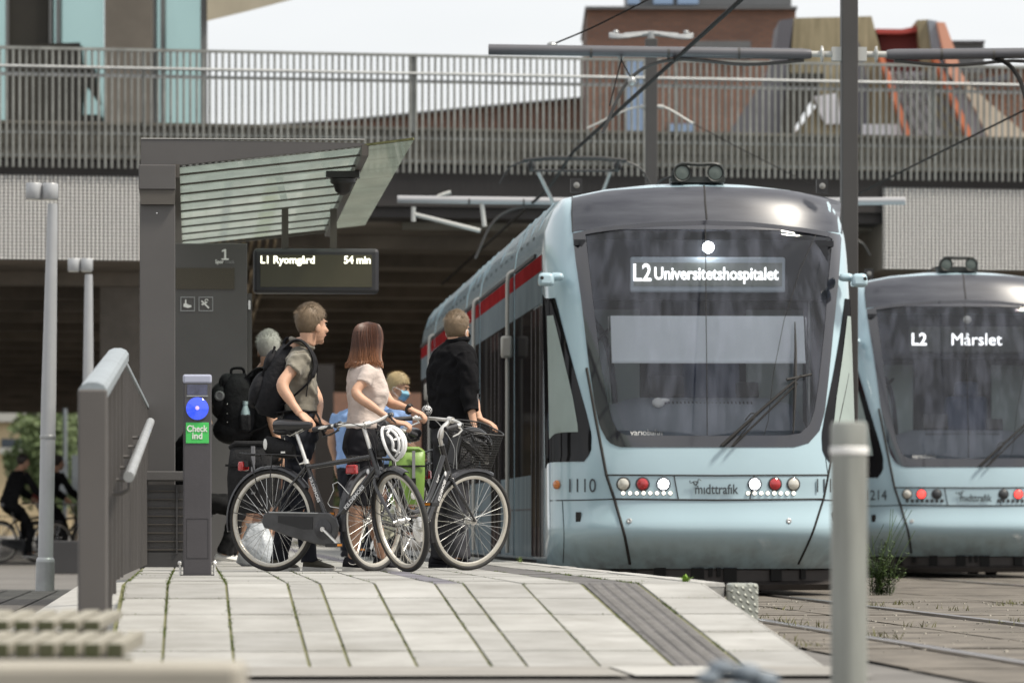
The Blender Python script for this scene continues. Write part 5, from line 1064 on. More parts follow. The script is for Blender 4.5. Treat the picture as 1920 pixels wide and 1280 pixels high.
def bicycle(label, loc, yaw, steer, kind, tyre='gum_tyre', group='bicycles on the platform', paint='black_paint'):
    b = thing('bicycle', label, 'bicycle', loc, yaw, group); V = Vector; R = 0.345
    rh = V((0,0,R)); wb = 1.07 if kind != 'step' else 1.10; fh = V((wb,0,R)); bbk = V((0.46,0,0.285))
    ht, hb = (V((0.785,0,0.80)), V((0.835,0,0.665))) if kind == 'trek' else (V((0.80,0,0.84)), V((0.875,0,0.66)))
    sc_ = V((0.275,0,0.72)) if kind == 'trek' else V((0.27,0,0.64)); st = V((0.185,0,0.945)) if kind == 'trek' else V((0.17,0,0.95))
    ax = (ht-hb).normalized(); Q = Matrix.Rotation(steer, 3, ax)
    def S(p): return hb + Q @ (V(p)-hb)
    fx, ly = Q @ V((1,0,0)), Q @ V((0,1,0))
    # frame
    m = MB(); m.tube([hb-ax*0.02, ht+ax*0.02], 0.0215, 12)
    if kind == 'trek':
        m.tube([sc_+V((0.01,0,-0.02)), ht-ax*0.035], 0.0175, 12); m.tube([bbk, hb+ax*0.03], 0.022, 12)
    else:
        m.tube(spline([bbk+V((0.01,0,0.03)), V((0.60,0,0.33)), V((0.70,0,0.46)), hb+ax*0.02],6), 0.023, 12); m.tube(spline([V((0.375,0,0.42)), V((0.50,0,0.40)), V((0.645,0,0.50)), ht-ax*0.05],6), 0.019, 12)
    m.tube([bbk, sc_], 0.017, 12); m.cyl(bbk-V((0,0.036,0)), bbk+V((0,0.036,0)), 0.022, n=14)
    for s_ in (-1,1):
        m.tube([bbk+V((-0.03,s_*0.02,0)), V((0.15,s_*0.045,0.325)), rh+V((0,s_*0.062,0))], 0.010, 8); m.tube([sc_+V((-0.005,s_*0.014,-0.02)), V((0.14,s_*0.045,0.54)), rh+V((0,s_*0.062,0))], 0.0085, 8)
    fr = m.build('frame', paint, b)
    mid = (bbk*0.42+hb*0.58); d = (hb-bbk).normalized(); ang = atan2(d.z, d.x)
    if kind == 'trek':
        t_ = text('KILDEMOES', 'frame_lettering', bbk+d*0.20+V((0,-0.0235,-0.012)), 0.034, 'frame_label', fr, rot=(pi/2,-ang,0), bold=0.0008, fit=0.21)
        d2_ = (bbk-sc_).normalized(); text('KILDEMOES', 'frame_lettering', sc_+d2_*0.10+V((-0.010,-0.0185,0.0)), 0.030, 'frame_label', fr, rot=(pi/2,atan2(-d2_.z,d2_.x),0), bold=0.0006, fit=0.18)
    else:
        text('KILDEMOES', 'frame_lettering', V((0.735,-0.0245,0.475)), 0.034, 'frame_label', fr, rot=(pi/2,-1.08,0), bold=0.0008, fit=0.16)
        text('Super', 'frame_lettering', V((0.715,-0.0215,0.60)), 0.030, 'frame_label', fr, rot=(pi/2,-1.15,0), fit=0.06)
    m = MB(); p = hb+ax*0.09+d*-0.03; m.ell(V((p.x-0.01,-0.021,p.z-0.06)), (0.012,0.004,0.018), 10, 6); m.build('frame_badge', 'frame_label', fr)
    # wheels, fork, guards
    wheel(b, rh, (0,1,0), R, tyre); wheel(b, S(fh), ly, R, tyre)
    m = MB(); off = V((0.035,0,-0.045)); cr = S(hb+V((0.012,0,-0.035)))
    for s_ in (-1,1): m.tube(spline([S(hb+V((0.008,s_*0.02,-0.02))), S(hb+V((0.03,s_*0.046,-0.075))), S(V((hb.x+0.115,s_*0.054,0.48))), S(fh+V((0,s_*0.056,0)))],5), [0.0135]*10+[0.012,0.011,0.010,0.009,0.008,0.008], 8)
    m.ell(S(hb+V((0.012,0,-0.035))), (0.03,0.045,0.022), 12, 8); m.build('fork', paint, b)
    up = V((0,0,1)); mudguard(b, rh, V((1,0,0)), up, V((0,1,0)), R+0.008, radians(38), radians(192), 'worn_black'); mudguard(b, S(fh), fx, (Q @ V((0,0,1))), ly, R+0.008, radians(66), radians(206), 'worn_black' if kind != 'cream' else paint)
    for s_ in (-1,1):
        for a in (radians(170),radians(150)): m = MB(); m.tube([S(fh)+ly*0.05*s_, S(fh)+fx*cos(a)*(R+0.012)+(Q@up)*sin(a)*(R+0.012)+ly*s_*0.02], 0.0025, 5); m.build('mudguard_stay', 'black_plastic', b); m = MB(); m.tube([rh+V((0,s_*0.06,0)), rh+V((cos(a)*(R+0.012),s_*0.02,sin(a)*(R+0.012)))], 0.0025, 5); m.build('mudguard_stay', 'black_plastic', b)
    # seat
    m = MB(); m.tube([sc_, st], 0.0135, 10); m.cyl(sc_-V((0,0,0.0)), sc_+(st-sc_).normalized()*0.03, 0.020, n=12); m.tube([sc_+V((-0.005,-0.025,0.01)), sc_+V((-0.04,-0.028,0.0))], 0.006, 6); sp = m.build('seat_post', 'alloy', b)
    m = MB(); c = st+V((-0.01,0,0.04)); prof = [(-0.135,0.06,0.055),(-0.12,0.085,0.075),(-0.07,0.095,0.075),(-0.01,0.068,0.062),(0.06,0.038,0.046),(0.12,0.027,0.036),(0.14,0.014,0.024)]
    m.loft([[c+V((x,w_*cos(2*pi*i/14),h*(0.55*sin(2*pi*i/14) if sin(2*pi*i/14) > 0 else 0.9*sin(2*pi*i/14)))) for i in range(14)] for x, w_, h in prof]); m.ell(c+V((-0.08,0,-0.045)), (0.075,0.085,0.028), 12, 6); m.build('saddle', 'saddle', b)
    m = MB(); m.tube([c+V((-0.08,-0.03,-0.05)), c+V((-0.02,-0.022,-0.075)), c+V((0.08,-0.018,-0.03))], 0.004, 6); m.tube([c+V((-0.08,0.03,-0.05)), c+V((-0.02,0.022,-0.075)), c+V((0.08,0.018,-0.03))], 0.004, 6); m.build('saddle_rail', 'alloy', sp)
    # carrier and lights
    zc = 0.785 if kind == 'trek' else 0.76; m = MB()
    for y in (-0.06,-0.02,0.02,0.06): m.tube([V((0.22,y*0.7,zc-0.01)), V((0.10,y,zc)), V((-0.20,y,zc+0.005)), V((-0.235,y*0.8,zc+0.012)), V((-0.245,0,zc+0.014))], 0.0048, 6)
    for x in (0.12,-0.02,-0.14): m.tube([V((x,-0.06,zc-0.004)), V((x,0.06,zc-0.004))], 0.004, 6)
    for s_ in (-1,1): m.tube([V((0.04,s_*0.062,zc)), V((0.02,s_*0.066,0.6)), rh+V((0.0,s_*0.066,0.01))], 0.004, 6); m.tube([V((-0.14,s_*0.062,zc)), V((-0.10,s_*0.066,0.64)), rh+V((-0.005,s_*0.066,0.01))], 0.004, 6)
    m.tube([V((0.20,-0.03,zc-0.01)), sc_+V((-0.01,-0.015,-0.07))], 0.004, 6); cr_ = m.build('carrier', 'black_plastic', b)
    m = MB(); m.box((-0.235,0,zc-0.075), (0.045,0.085,0.062), top=0.92); m.build('tail_light', 'tail_reflector', b, bevel=0.010)
    m = MB(); m.box((-0.20,0,zc-0.06), (0.04,0.05,0.04)); m.build('light_mount', 'black_plastic', cr_)
    # chain, cranks, pedals
    if kind == 'trek':
        m = MB(); y = -0.058
        up_ = [(-0.035,0.335),(-0.02,0.385),(0.02,0.405),(0.20,0.402),(0.42,0.397),(0.50,0.395),(0.555,0.36),(0.575,0.305),(0.565,0.245),(0.53,0.195),(0.475,0.175),(0.40,0.185),(0.15,0.245),(0.05,0.28),(-0.015,0.295)]
        m.prism(up_, lambda p: V((p[0],y,p[1])), lambda p: V((p[0],y-0.026,p[1]))); cg = m.build('chain_guard', 'chain_cover', b, bevel=0.008, smooth=False)
        m = MB(); m.prism([(0.10,0.375),(0.38,0.368),(0.375,0.285),(0.30,0.285),(0.10,0.33)], lambda p: V((p[0],y-0.0262,p[1])), lambda p: V((p[0],y-0.0285,p[1]))); m.build('guard_opening', 'black_plastic', cg, smooth=False)
        m = MB(); m.tube([V((0.03,y-0.028,0.398)), V((0.42,y-0.028,0.392))], 0.004, 6); m.build('guard_trim', 'galvanised', cg)
        m = MB(); m.lathe((bbk.x,y-0.026,bbk.z), (0,-1,0), [(0.068,0),(0.068,0.004),(0.055,0.006),(0.001,0.006)], 24); m.build('guard_boss', 'worn_black', cg)
    elif kind == 'step':
        m = MB(); y = -0.055; m.lathe((bbk.x,y,bbk.z), (0,-1,0), [(0.085,0),(0.085,0.004),(0.07,0.006),(0.03,0.006),(0.001,0.01)], 24); m.build('chain_ring', 'alloy', b)
        m = MB(); m.tube([V((bbk.x,y+0.005,bbk.z+0.08)), V((0,y+0.005,R+0.035))], 0.005, 5); m.tube([V((bbk.x,y+0.005,bbk.z-0.08)), V((0,y+0.005,R-0.035))], 0.005, 5); m.build('chain', 'black_plastic', b)
    else:
        m = MB(); y = -0.058; m.prism([(-0.03,0.33),(0.0,0.40),(0.45,0.40),(0.55,0.36),(0.57,0.28),(0.52,0.20),(0.42,0.19),(0.05,0.28)], lambda p: V((p[0],y,p[1])), lambda p: V((p[0],y-0.02,p[1]))); m.build('chain_guard', paint, b, bevel=0.008, smooth=False)
    ca = {'trek':radians(-38),'step':radians(97),'cream':radians(-60)}[kind]
    for s_ in (-1,1):
        a = ca if s_ < 0 else ca+pi; e = bbk+V((cos(a)*0.17, s_*0.105, sin(a)*0.17)); m = MB(); m.tube([bbk+V((0,s_*0.085,0)), e], [0.015,0.011], 8, flat=0.7); m.cyl(bbk+V((0,s_*0.06,0)), bbk+V((0,s_*0.098,0)), 0.017, n=12); q = m.build('crank', 'alloy', b)
        m = MB(); c2 = e+V((0,s_*0.055,0)); m.box(c2, (0.085,0.09,0.026)); m.cyl(e, c2, 0.007, n=8); pd = m.build('pedal', 'black_plastic', q, bevel=0.004, smooth=False)
        for x in (-0.0435,0.0435): m = MB(); m.box(c2+V((x,0,0)), (0.004,0.055,0.015)); m.build('reflector', 'pedal_amber', pd, smooth=False)
    # bars
    top = ht+ax*0.02
    if kind == 'trek':
        m = MB(); c0 = top+ax*0.165; m.tube([S(top), S(c0)], 0.0145, 10); m.tube([S(c0-ax*0.01), S(c0+V((0.055,0,0.012)))], 0.014, 10); m.cyl(S(c0+V((0.055,-0.02,0.012))), S(c0+V((0.055,0.02,0.012))), 0.021, n=12); m.build('stem', 'alloy', b); bc = c0+V((0.055,0,0.012)); prof = [(0.055,0,0.012),(0.05,0.08,0.018),(0.0,0.20,0.035),(-0.06,0.26,0.03),(-0.13,0.30,0.02)]; bl = c0; gr = [(-0.02,0.225,0.033),(-0.14,0.305,0.02)]
    else:
        c0 = top+ax*0.06; m = MB(); m.tube([S(top), S(c0)], 0.0145, 10); m.tube(spline([S(c0-ax*0.01), S(c0+V((0.015,0,0.05))), S(c0+V((0.075,0,0.115)))],4), [0.020,0.022,0.022,0.021,0.02,0.02,0.018,0.016,0.016], 10); m.cyl(S(c0+V((0.08,-0.022,0.12))), S(c0+V((0.08,0.022,0.12))), 0.022, n=12); m.build('stem', 'alloy', b); prof = [(0.08,0,0.12),(0.085,0.07,0.115),(0.03,0.18,0.11),(-0.05,0.25,0.10),(-0.16,0.29,0.085)]; bl = c0; gr = [(-0.06,0.255,0.10),(-0.18,0.295,0.082)]
    m = MB(); L_ = [S(bl+V((x,y,z))) for x,y,z in prof]; Rr = [S(bl+V((x,-y,z))) for x,y,z in prof]; m.tube(spline(list(reversed(L_))+Rr[1:],5), 0.0112, 8); hbr = m.build('handlebar', 'alloy', b)
    for s_ in (-1,1):
        a_, e_ = V(gr[0]), V(gr[1]); a_.y *= s_; e_.y *= s_; m = MB(); dd_ = (e_-a_); m.tube([S(bl+a_), S(bl+a_+dd_*0.04), S(bl+a_+dd_*0.5), S(bl+a_+dd_*0.96), S(bl+e_)], [0.018,0.0165,0.0155,0.0175,0.014], 12); m.build('grip', 'grip', b)
        m = MB(); p0 = bl+a_-dd_*0.22; m.tube([S(p0), S(p0+V((0.03,0,-0.03))), S(p0+dd_*0.5+V((0.05,0,-0.045))), S(p0+dd_*0.95+V((0.045,0,-0.055)))], [0.009,0.008,0.006,0.005], 7); m.ell(S(p0), (0.018,0.018,0.018), 10, 6); m.build('brake_lever', 'alloy' if kind == 'step' else 'black_plastic', hbr)
        m = MB(); m.tube(spline([S(p0), S(p0+V((0.10,-s_*0.08,0.0))), S(bl+V((0.14,s_*0.02,-0.06))), S(hb+V((0.05,s_*0.02,0.04)))],6), 0.0028, 5); m.build('brake_cable', 'black_plastic' if kind == 'trek' else 'galvanised', hbr)
    if kind == 'step':
        m = MB(); c = S(bl+V((-0.005,0.165,0.165))); m.ell(c, (0.037,0.037,0.036), 16, 10); q = m.build('bell', 'bell_check', hbr); m = MB(); m.tube([c-V((0,0,0.045)), c-V((0,0,0.02))], 0.014, 8); m.build('bell_foot', 'black_plastic', q)
    b['_s'] = 0; del b['_s']
    return b, S, bl
def checker(name, c1, c2, sc):
    m = mat(name, c1, 0.4); n = m.node_tree.nodes; l = m.node_tree.links.new; t = n.new('ShaderNodeTexCoord'); c = n.new('ShaderNodeTexChecker'); c.inputs['Scale'].default_value = sc; c.inputs[1].default_value = (*c1,1); c.inputs[2].default_value = (*c2,1)
    l(t.outputs['Object'], c.inputs['Vector']); l(c.outputs[0], n['Principled BSDF'].inputs['Base Color'])
checker('bell_check', (0.55,0.55,0.55), (0.02,0.02,0.02), 90)
SP = 279.0; DPP = F/SP        # scale and distance of the waiting people and bicycles
def gp(px, s=SP, py=None): D = F/s; p = at(px, 900, D); dloc = p.dot(DR); return Vector((p.x, D, ZP-0.003))
b1, S1, bl1 = bicycle('black trekking bicycle nearest the camera with a white helmet on its handlebar', gp(511), radians(-31), radians(-30), 'trek')
b2, S2, bl2 = bicycle('black low step bicycle with a wire basket in front held by the woman', gp(699,279), radians(55), radians(-19), 'step', tyre='rubber')
b3, S3, bl3 = bicycle('cream bicycle mostly hidden behind the two black ones with a green pannier', gp(775,256), radians(-112), radians(18), 'cream', tyre='rubber', paint='cream_paint')
# carried or hung things
mat('helmet_white', (0.78,0.78,0.78), 0.25, coat=0.6); mat('helmet_black', (0.014,0.014,0.015), 0.3, coat=0.5); mat('bag_black', (0.02,0.02,0.021), 0.7, 0, 0.25, 8, 0.3, 60); mat('pannier_green', (0.155,0.27,0.045), 0.42, 0, 0.15, 5, 0.25, 9); mat('strap_grey', (0.20,0.20,0.21), 0.6); mat('reflex', (0.75,0.75,0.72), 0.3)
def helmet(name, label, loc, rot, m1, m2, sc=1.0):
    h = thing(name, label, 'helmet', loc); h.rotation_euler = rot; V = Vector; m = MB(); rings = []
    for j in range(9):
        th = radians(-8+j*98/8); rings.append([V((0.145*cos(th)*cos(2*pi*i/28), 0.105*cos(th)*sin(2*pi*i/28), 0.125*sin(th))) for i in range(28)])
    m.loft(rings, 0, cap=False); m.build('helmet_liner', m2, h); h.scale = (sc,sc,sc)
    for k in range(7):
        y = -0.096+k*0.032; m = MB(); pts = []
        for i in range(13):
            a = radians(8+i*164/12); yy = y*(0.55+0.45*sin(a)); q = sqrt(max(0.05,1-(y/0.112)**2)); pts.append(V((cos(a)*0.152*q, yy, sin(a)*0.138*q+0.004)))
        m.tube(pts, [0.008]+[0.0125]*11+[0.008], 8); m.build('helmet_rib', m1, h)
    for a in (35, 90, 145):
        m = MB(); r_ = radians(a); m.tube([V((cos(r_)*0.14*sqrt(1-(y/0.12)**2), y, sin(r_)*0.132*sqrt(1-(y/0.12)**2))) for y in (-0.09,-0.045,0,0.045,0.09)], 0.011, 8); m.build('helmet_rib', m1, h)
    m = MB(); m.tube([V((0.151*cos(2*pi*i/30), 0.111*sin(2*pi*i/30), 0.002)) for i in range(30)], 0.014, 8, closed=True); m.build('helmet_rim', m1, h)
    m = MB(); m.tube(spline([V((0.05,0.10,0)), V((0.03,0.06,-0.12)), V((0.02,-0.05,-0.13)), V((0.05,-0.10,0))],5), 0.005, 5); m.tube(spline([V((-0.06,0.10,0)), V((0.02,0.05,-0.12))],5), 0.004, 5); m.build('chin_strap', 'bag_black', h)
    return h
h1_ = helmet('bicycle_helmet', 'white and black vented bicycle helmet hanging from the trekking bicycle handlebar', at(731,832,DPP-0.42), (0.0, radians(68), radians(-25)), 'helmet_white', 'helmet_black', 0.78)
h2_ = helmet('bicycle_helmet', 'plain black bicycle helmet lying inside the wire basket', at(884,842,F/272), (radians(20), radians(35), radians(40)), 'helmet_black', 'helmet_black')
# wire basket
V = Vector; cB = at(877, 838, F/272)
bk = thing('wire_basket', 'black wire mesh basket on the front of the low step bicycle', 'basket', (cB.x, cB.y, cB.z-0.14), radians(35)); bk.rotation_euler = (radians(17), radians(4), radians(35))
def bring(z, k):  # rounded rectangle ring
    hx, hy = (0.125+0.028*k), (0.15+0.03*k); return [V((hx*(abs(cos(a))**0.55)*(1 if cos(a) > 0 else -1), hy*(abs(sin(a))**0.55)*(1 if sin(a) > 0 else -1), z)) for a in [2*pi*i/60 for i in range(60)]]
m = MB()
for k in range(17):
    f = k/16; m.tube(bring(0.285*f, f), 0.0020, 4, closed=True)
for i in range(60): a, e = bring(0,0)[i], bring(0.285,1)[i]; m.tube([a,e], 0.0020, 4)
for i in range(0,30): 
    a, e = bring(0.0,0)[i], bring(0.0,0)[(60-i) % 60]; m.tube([a,e], 0.0020, 4)
m.build('mesh', 'mesh_wire', bk)
m = MB(); m.tube(bring(0.288,1.02), 0.0055, 7, closed=True); m.build('top_hoop', 'mesh_wire', bk)
m = MB(); m.tube(bring(0.0,0), 0.004, 6, closed=True); m.build('bottom_hoop', 'mesh_wire', bk)
m = MB(); m.tube([V((-0.1,0.1,0)),V((-0.02,0.06,-0.15)),V((0.02,0.06,-0.28))],0.0035,5); m.tube([V((-0.1,-0.1,0)),V((-0.02,-0.06,-0.15)),V((0.02,-0.06,-0.28))],0.0035,5); m.box((-0.14,0,0.12),(0.012,0.12,0.2)); m.build('basket_stay', 'black_plastic', bk)
# headlamp / lock bundle on the trekking bicycle
m = MB(); c = at(716,842,DPP-0.38); m.box((0,0,0), (0.07,0.09,0.10), top=0.8); o = m.build('front_lamp', 'black_plastic', None, bevel=0.015); o.location = c; tag(o, 'small black bicycle lamp box under the handlebar beside the white helmet', 'lamp')
m = MB(); m.tube(spline([c+V((-0.03,0.0,0.16)),c+V((0.05,-0.02,0.10)),c+V((0.02,-0.03,0.02)),c+V((-0.03,0.02,0.08)),c+V((0.03,0.02,0.17))],6),0.010,7); o = m.build('cable_lock', 'black_plastic', None); tag(o, 'coiled black cable lock hanging round the trekking bicycle stem', 'lock')
# bottle cage, saddle bag
m = MB(); c = b1.location+Matrix.Rotation(radians(-31),3,'Z') @ V((0.63,0,0.46)); W2 = lambda x,y,z: b1.location+Matrix.Rotation(radians(-31),3,'Z') @ V((x,y,z))
m.tube([W2(0.60,0.012,0.52),W2(0.545,0.012,0.575),W2(0.52,0.0,0.60),W2(0.49,-0.012,0.585),W2(0.50,-0.016,0.545),W2(0.45,-0.014,0.46),W2(0.47,-0.012,0.435),W2(0.535,0,0.425)], 0.0035, 6); o = m.build('bottle_cage', 'steel', None); tag(o, 'empty silver wire bottle cage on the trekking bicycle down tube', 'bottle cage')
sb_ = thing('saddle_bag', 'black saddle bag with a small white badge under the trekking bicycle saddle', 'bag', W2(0.06,0,0.835), radians(-31))
m = MB(); m.loft([[V((x,w_*cos(2*pi*i/12),h*sin(2*pi*i/12)+zz)) for i in range(12)] for x,w_,h,zz in ((-0.115,0.03,0.045,0.02),(-0.10,0.05,0.062,0.015),(-0.02,0.055,0.068,0.0),(0.07,0.05,0.06,-0.02),(0.11,0.03,0.045,-0.03))]); m.build('bag_body', 'bag_black', sb_)
m = MB(); m.ell((-0.085,-0.052,0.02),(0.016,0.006,0.038),10,6); m.build('badge', 'reflex', sb_); m = MB(); m.box((0.06,-0.055,-0.035),(0.03,0.008,0.012)); m.build('tag_patch', 'reflex', sb_)
# panniers
def pannier(label, loc, yaw, mt, sc=1.0, front='reflex'):
    p = thing('pannier_bag', label, 'pannier', loc, yaw); m = MB(); rings = []
    for z, w_, d, x in ((0,0.13,0.07,0),(0.03,0.145,0.08,0),(0.22,0.155,0.085,0.0),(0.33,0.15,0.075,0.005),(0.39,0.148,0.045,0.01),(0.42,0.145,0.02,0.012)):
        rings.append([V((w_*(abs(cos(a))**0.5)*(1 if cos(a)>0 else -1)+x, d*(abs(sin(a))**0.6)*(1 if sin(a)>0 else -1), z)) for a in [2*pi*i/28 for i in range(28)]])
    m.loft(rings); m.build('bag_body', mt, p); m = MB(); m.tube([V((-0.14,0,0.41)),V((-0.1,-0.02,0.435)),V((0.1,-0.02,0.435)),V((0.14,0,0.41))],0.018,8); m.build('rolled_top', mt, p)
    m = MB(); m.box((0.05,-0.088,0.27), (0.026,0.012,0.3)); m.build('strap', 'strap_grey', p, smooth=False); m = MB(); m.box((0,-0.085,0.30), (0.30,0.012,0.014)); m.build('seam_strap', 'bag_black', p, smooth=False); m = MB(); m.box((0.05,-0.096,0.17), (0.035,0.012,0.07)); m.build('buckle', 'bag_black', p, smooth=False)
    if front:
        m = MB(); m.ell((0.05,-0.088,0.07),(0.026,0.008,0.034),12,6); m.build('reflector', front, p)
    return p
pannier('bright green roll top pannier bag on the cream bicycle', at(762,945,F/259)+V((0,0,0.0)), radians(8), 'pannier_green').scale = (0.86,0.9,0.92)
pl_ = pannier('black roll top pannier bag standing behind the trekking bicycle rear wheel', at(468,962,F/258), radians(-14), 'bag_black', front=None); pl_.scale = (1.05,1,1.16)
# ------------------------------------------------------------------ people
mat('skin', (0.52,0.31,0.21), 0.5, 0, 0.10, 14, 0.05, 70, spec=0.35); mat('skin_b', (0.50,0.32,0.235), 0.5, 0, 0.1, 14, spec=0.35)
mat('hair_sand', (0.155,0.11,0.066), 0.6, 0, 0.12, 20, island=0.22); mat('hair_blond', (0.40,0.31,0.17), 0.6, 0, 0.1, 20, island=0.2); mat('hair_grey', (0.42,0.41,0.38), 0.6, 0, 0.1, 20, island=0.2); mat('hair_dark', (0.03,0.022,0.018), 0.5, 0, 0.3, 30)
mat('polo_olive', (0.20,0.185,0.15), 0.85, 0, 0.10, 4, 0.5, 9, sheen=0.2, bstretch=(1,1,2.2)); mat('tee_pink', (0.56,0.48,0.435), 0.85, 0, 0.05, 4, 0.45, 9, sheen=0.2, bstretch=(1.5,1,2.5)); mat('knit_black', (0.007,0.007,0.008), 0.95, 0, 0.3, 5, 0.5, 10)
mat('trouser_navy', (0.022,0.024,0.031), 0.85, 0, 0.25, 4, 0.5, 8); mat('trouser_grey', (0.045,0.045,0.05), 0.85, 0, 0.25, 4, 0.5, 8); mat('tights', (0.014,0.014,0.017), 0.6, 0, 0.2, 4); mat('shirt_blue', (0.28,0.42,0.72), 0.85, 0, 0.08, 4, 0.4, 9); mat('black_cloth', (0.014,0.014,0.015), 0.9, 0, 0.3, 5, 0.4, 9)
mat('shoe_olive', (0.072,0.066,0.048), 0.8, 0, 0.15, 20, 0.3, 90); mat('sole_white', (0.62,0.61,0.58), 0.6); mat('shoe_black', (0.018,0.018,0.022), 0.7, 0, 0.2, 20); mat('mask_blue', (0.25,0.50,0.66), 0.8); mat('eye_white', (0.7,0.68,0.65), 0.3); mat('eye_dark', (0.03,0.025,0.02), 0.2); mat('lip', (0.42,0.18,0.14), 0.5); mat('pack_black', (0.018,0.018,0.020), 0.75, 0, 0.35, 9, 0.5, 25); mat('bottle', (0.40,0.52,0.55), 0.2)
def hairbrown():
    m = mat('hair_brown', (0.05,0.022,0.013), 0.5); n = m.node_tree.nodes; l = m.node_tree.links.new; p = n['Principled BSDF']
    t = n.new('ShaderNodeTexCoord'); s = n.new('ShaderNodeSeparateXYZ'); r = n.new('ShaderNodeMapRange'); r.inputs['From Min'].default_value = 1.36; r.inputs['From Max'].default_value = 1.52
    c = n.new('ShaderNodeValToRGB'); c.color_ramp.elements[0].color = (0.25,0.105,0.042,1); c.color_ramp.elements[1].color = (0.062,0.023,0.012,1)
    g = n.new('ShaderNodeNewGeometry'); h = n.new('ShaderNodeHueSaturation'); q = n.new('ShaderNodeMapRange'); q.inputs['To Min'].default_value = 0.6; q.inputs['To Max'].default_value = 1.6
    l(t.outputs['Object'], s.inputs[0]); l(s.outputs['Z'], r.inputs['Value']); l(r.outputs[0], c.inputs[0]); l(g.outputs['Random Per Island'], q.inputs['Value']); l(q.outputs[0], h.inputs['Value']); l(c.outputs[0], h.inputs['Color']); l(h.outputs[0], p.inputs['Base Color'])
hairbrown()
def limb(mb, pts, rad, n=14, k=5):
    P = spline(pts, k); R_ = []; N = len(rad)
    for i in range(len(P)):
        t = i/(len(P)-1)*(N-1); a = min(int(t), N-2); f = t-a; f = f*f*(3-2*f); R_.append(rad[a]+(rad[a+1]-rad[a])*f)
    return mb.tube(P, R_, n)
def ball(mb, c, r): return mb.ell(c, (r,r,r), 12, 8)
def torso(mb, secs, yaw, n=26, e=0.8):
    f = Vector((cos(yaw),sin(yaw),0)); l_ = Vector((-sin(yaw),cos(yaw),0)); rings = []
    for c, w_, d in secs:
        ring = []
        for i in range(n):
            a = 2*pi*i/n; ca, sa = cos(a), sin(a); ring.append(Vector(c)+f*d*(abs(ca)**e)*(1 if ca > 0 else -1)+l_*w_*(abs(sa)**e)*(1 if sa > 0 else -1))
        rings.append(ring)
    return mb.loft(rings)
def hand(mb, wr, d, n, curl=0.9, sc=1.0, thumb=1, spread=0.0):
    """palm, four bent fingers of different length and a thumb from the side of the palm"""
    d = Vector(d).normalized(); n = Vector(n); n = (n-d*n.dot(d)).normalized(); s = d.cross(n)*thumb; wr = Vector(wr)
    rings = []
    for t, w_, h in ((-0.02,0.024,0.019),(0.0,0.027,0.018),(0.035,0.037,0.0165),(0.07,0.041,0.015),(0.092,0.039,0.0125)):
        rings.append([wr+d*t*sc+s*w_*sc*cos(2*pi*i/14)+n*h*sc*sin(2*pi*i/14) for i in range(14)])
    mb.loft(rings)
    for k, (off, ln) in enumerate(((0.029,0.90),(0.010,1.0),(-0.010,0.94),(-0.028,0.76))):
        p = wr+d*0.086*sc+s*off*sc; dirv = (d+s*(spread*(1.5-k))).normalized(); pts = [p-d*0.012*sc]; a = 0
        pts.append(p)
        for L_, b in ((0.043,0.55),(0.027,0.95),(0.022,0.65)):
            a += curl*b*(0.9+0.08*k); v = dirv*cos(a)+n*sin(a); p = p+v*L_*ln*sc; pts.append(p)
        mb.tube(spline(pts,3), [0.0095*sc]*4+[0.0088*sc]*3+[0.0082*sc]*3+[0.0078*sc,0.0072*sc,0.005*sc], 8)
    p = wr+d*0.022*sc+s*0.026*sc; v1 = (d*0.62+s*0.62+n*0.35).normalized(); v2 = (d*0.80+s*0.15+n*0.5).normalized()
    mb.tube(spline([p-v1*0.01*sc, p+v1*0.035*sc, p+v1*0.045*sc+v2*0.028*sc, p+v1*0.045*sc+v2*0.052*sc],3), [0.0125*sc]*3+[0.0108*sc]*3+[0.0095*sc]*2+[0.009*sc,0.0065*sc], 8)
def head(mb, C, yaw, pitch=0.0, sc=1.0, roll=0.0):
    R = Matrix.Rotation(yaw,3,'Z') @ Matrix.Rotation(-pitch,3,'Y') @ Matrix.Rotation(roll,3,'X'); C = Vector(C)
    def T_(f,l_,u): return C + R @ (Vector((f,l_,u))*sc)
    def E(c, r): mb.ell(T_(*c), tuple(x*sc for x in r), 20, 14, R)
    E((-0.012,0,0.026),(0.096,0.074,0.094)); E((0.028,0,-0.030),(0.066,0.062,0.092)); E((0.030,0,-0.082),(0.052,0.050,0.036)); E((0.066,0,-0.102),(0.020,0.024,0.018))
    mb.tube([T_(0.086,0,0.012),T_(0.100,0,-0.012),T_(0.116,0,-0.034),T_(0.100,0,-0.045)],[0.008*sc,0.010*sc,0.014*sc,0.011*sc],8)
    E((0.080,0,0.024),(0.014,0.048,0.010)); E((0.082,0,-0.064),(0.014,0.026,0.010))
    for s_ in (-1,1):
        mb.ell(T_(-0.006,s_*0.074,-0.022), (0.019*sc,0.010*sc,0.032*sc), 12, 8, R @ Matrix.Rotation(s_*0.35,3,'Z')); E((0.060,s_*0.034,-0.030),(0.028,0.022,0.022))
    return T_, R
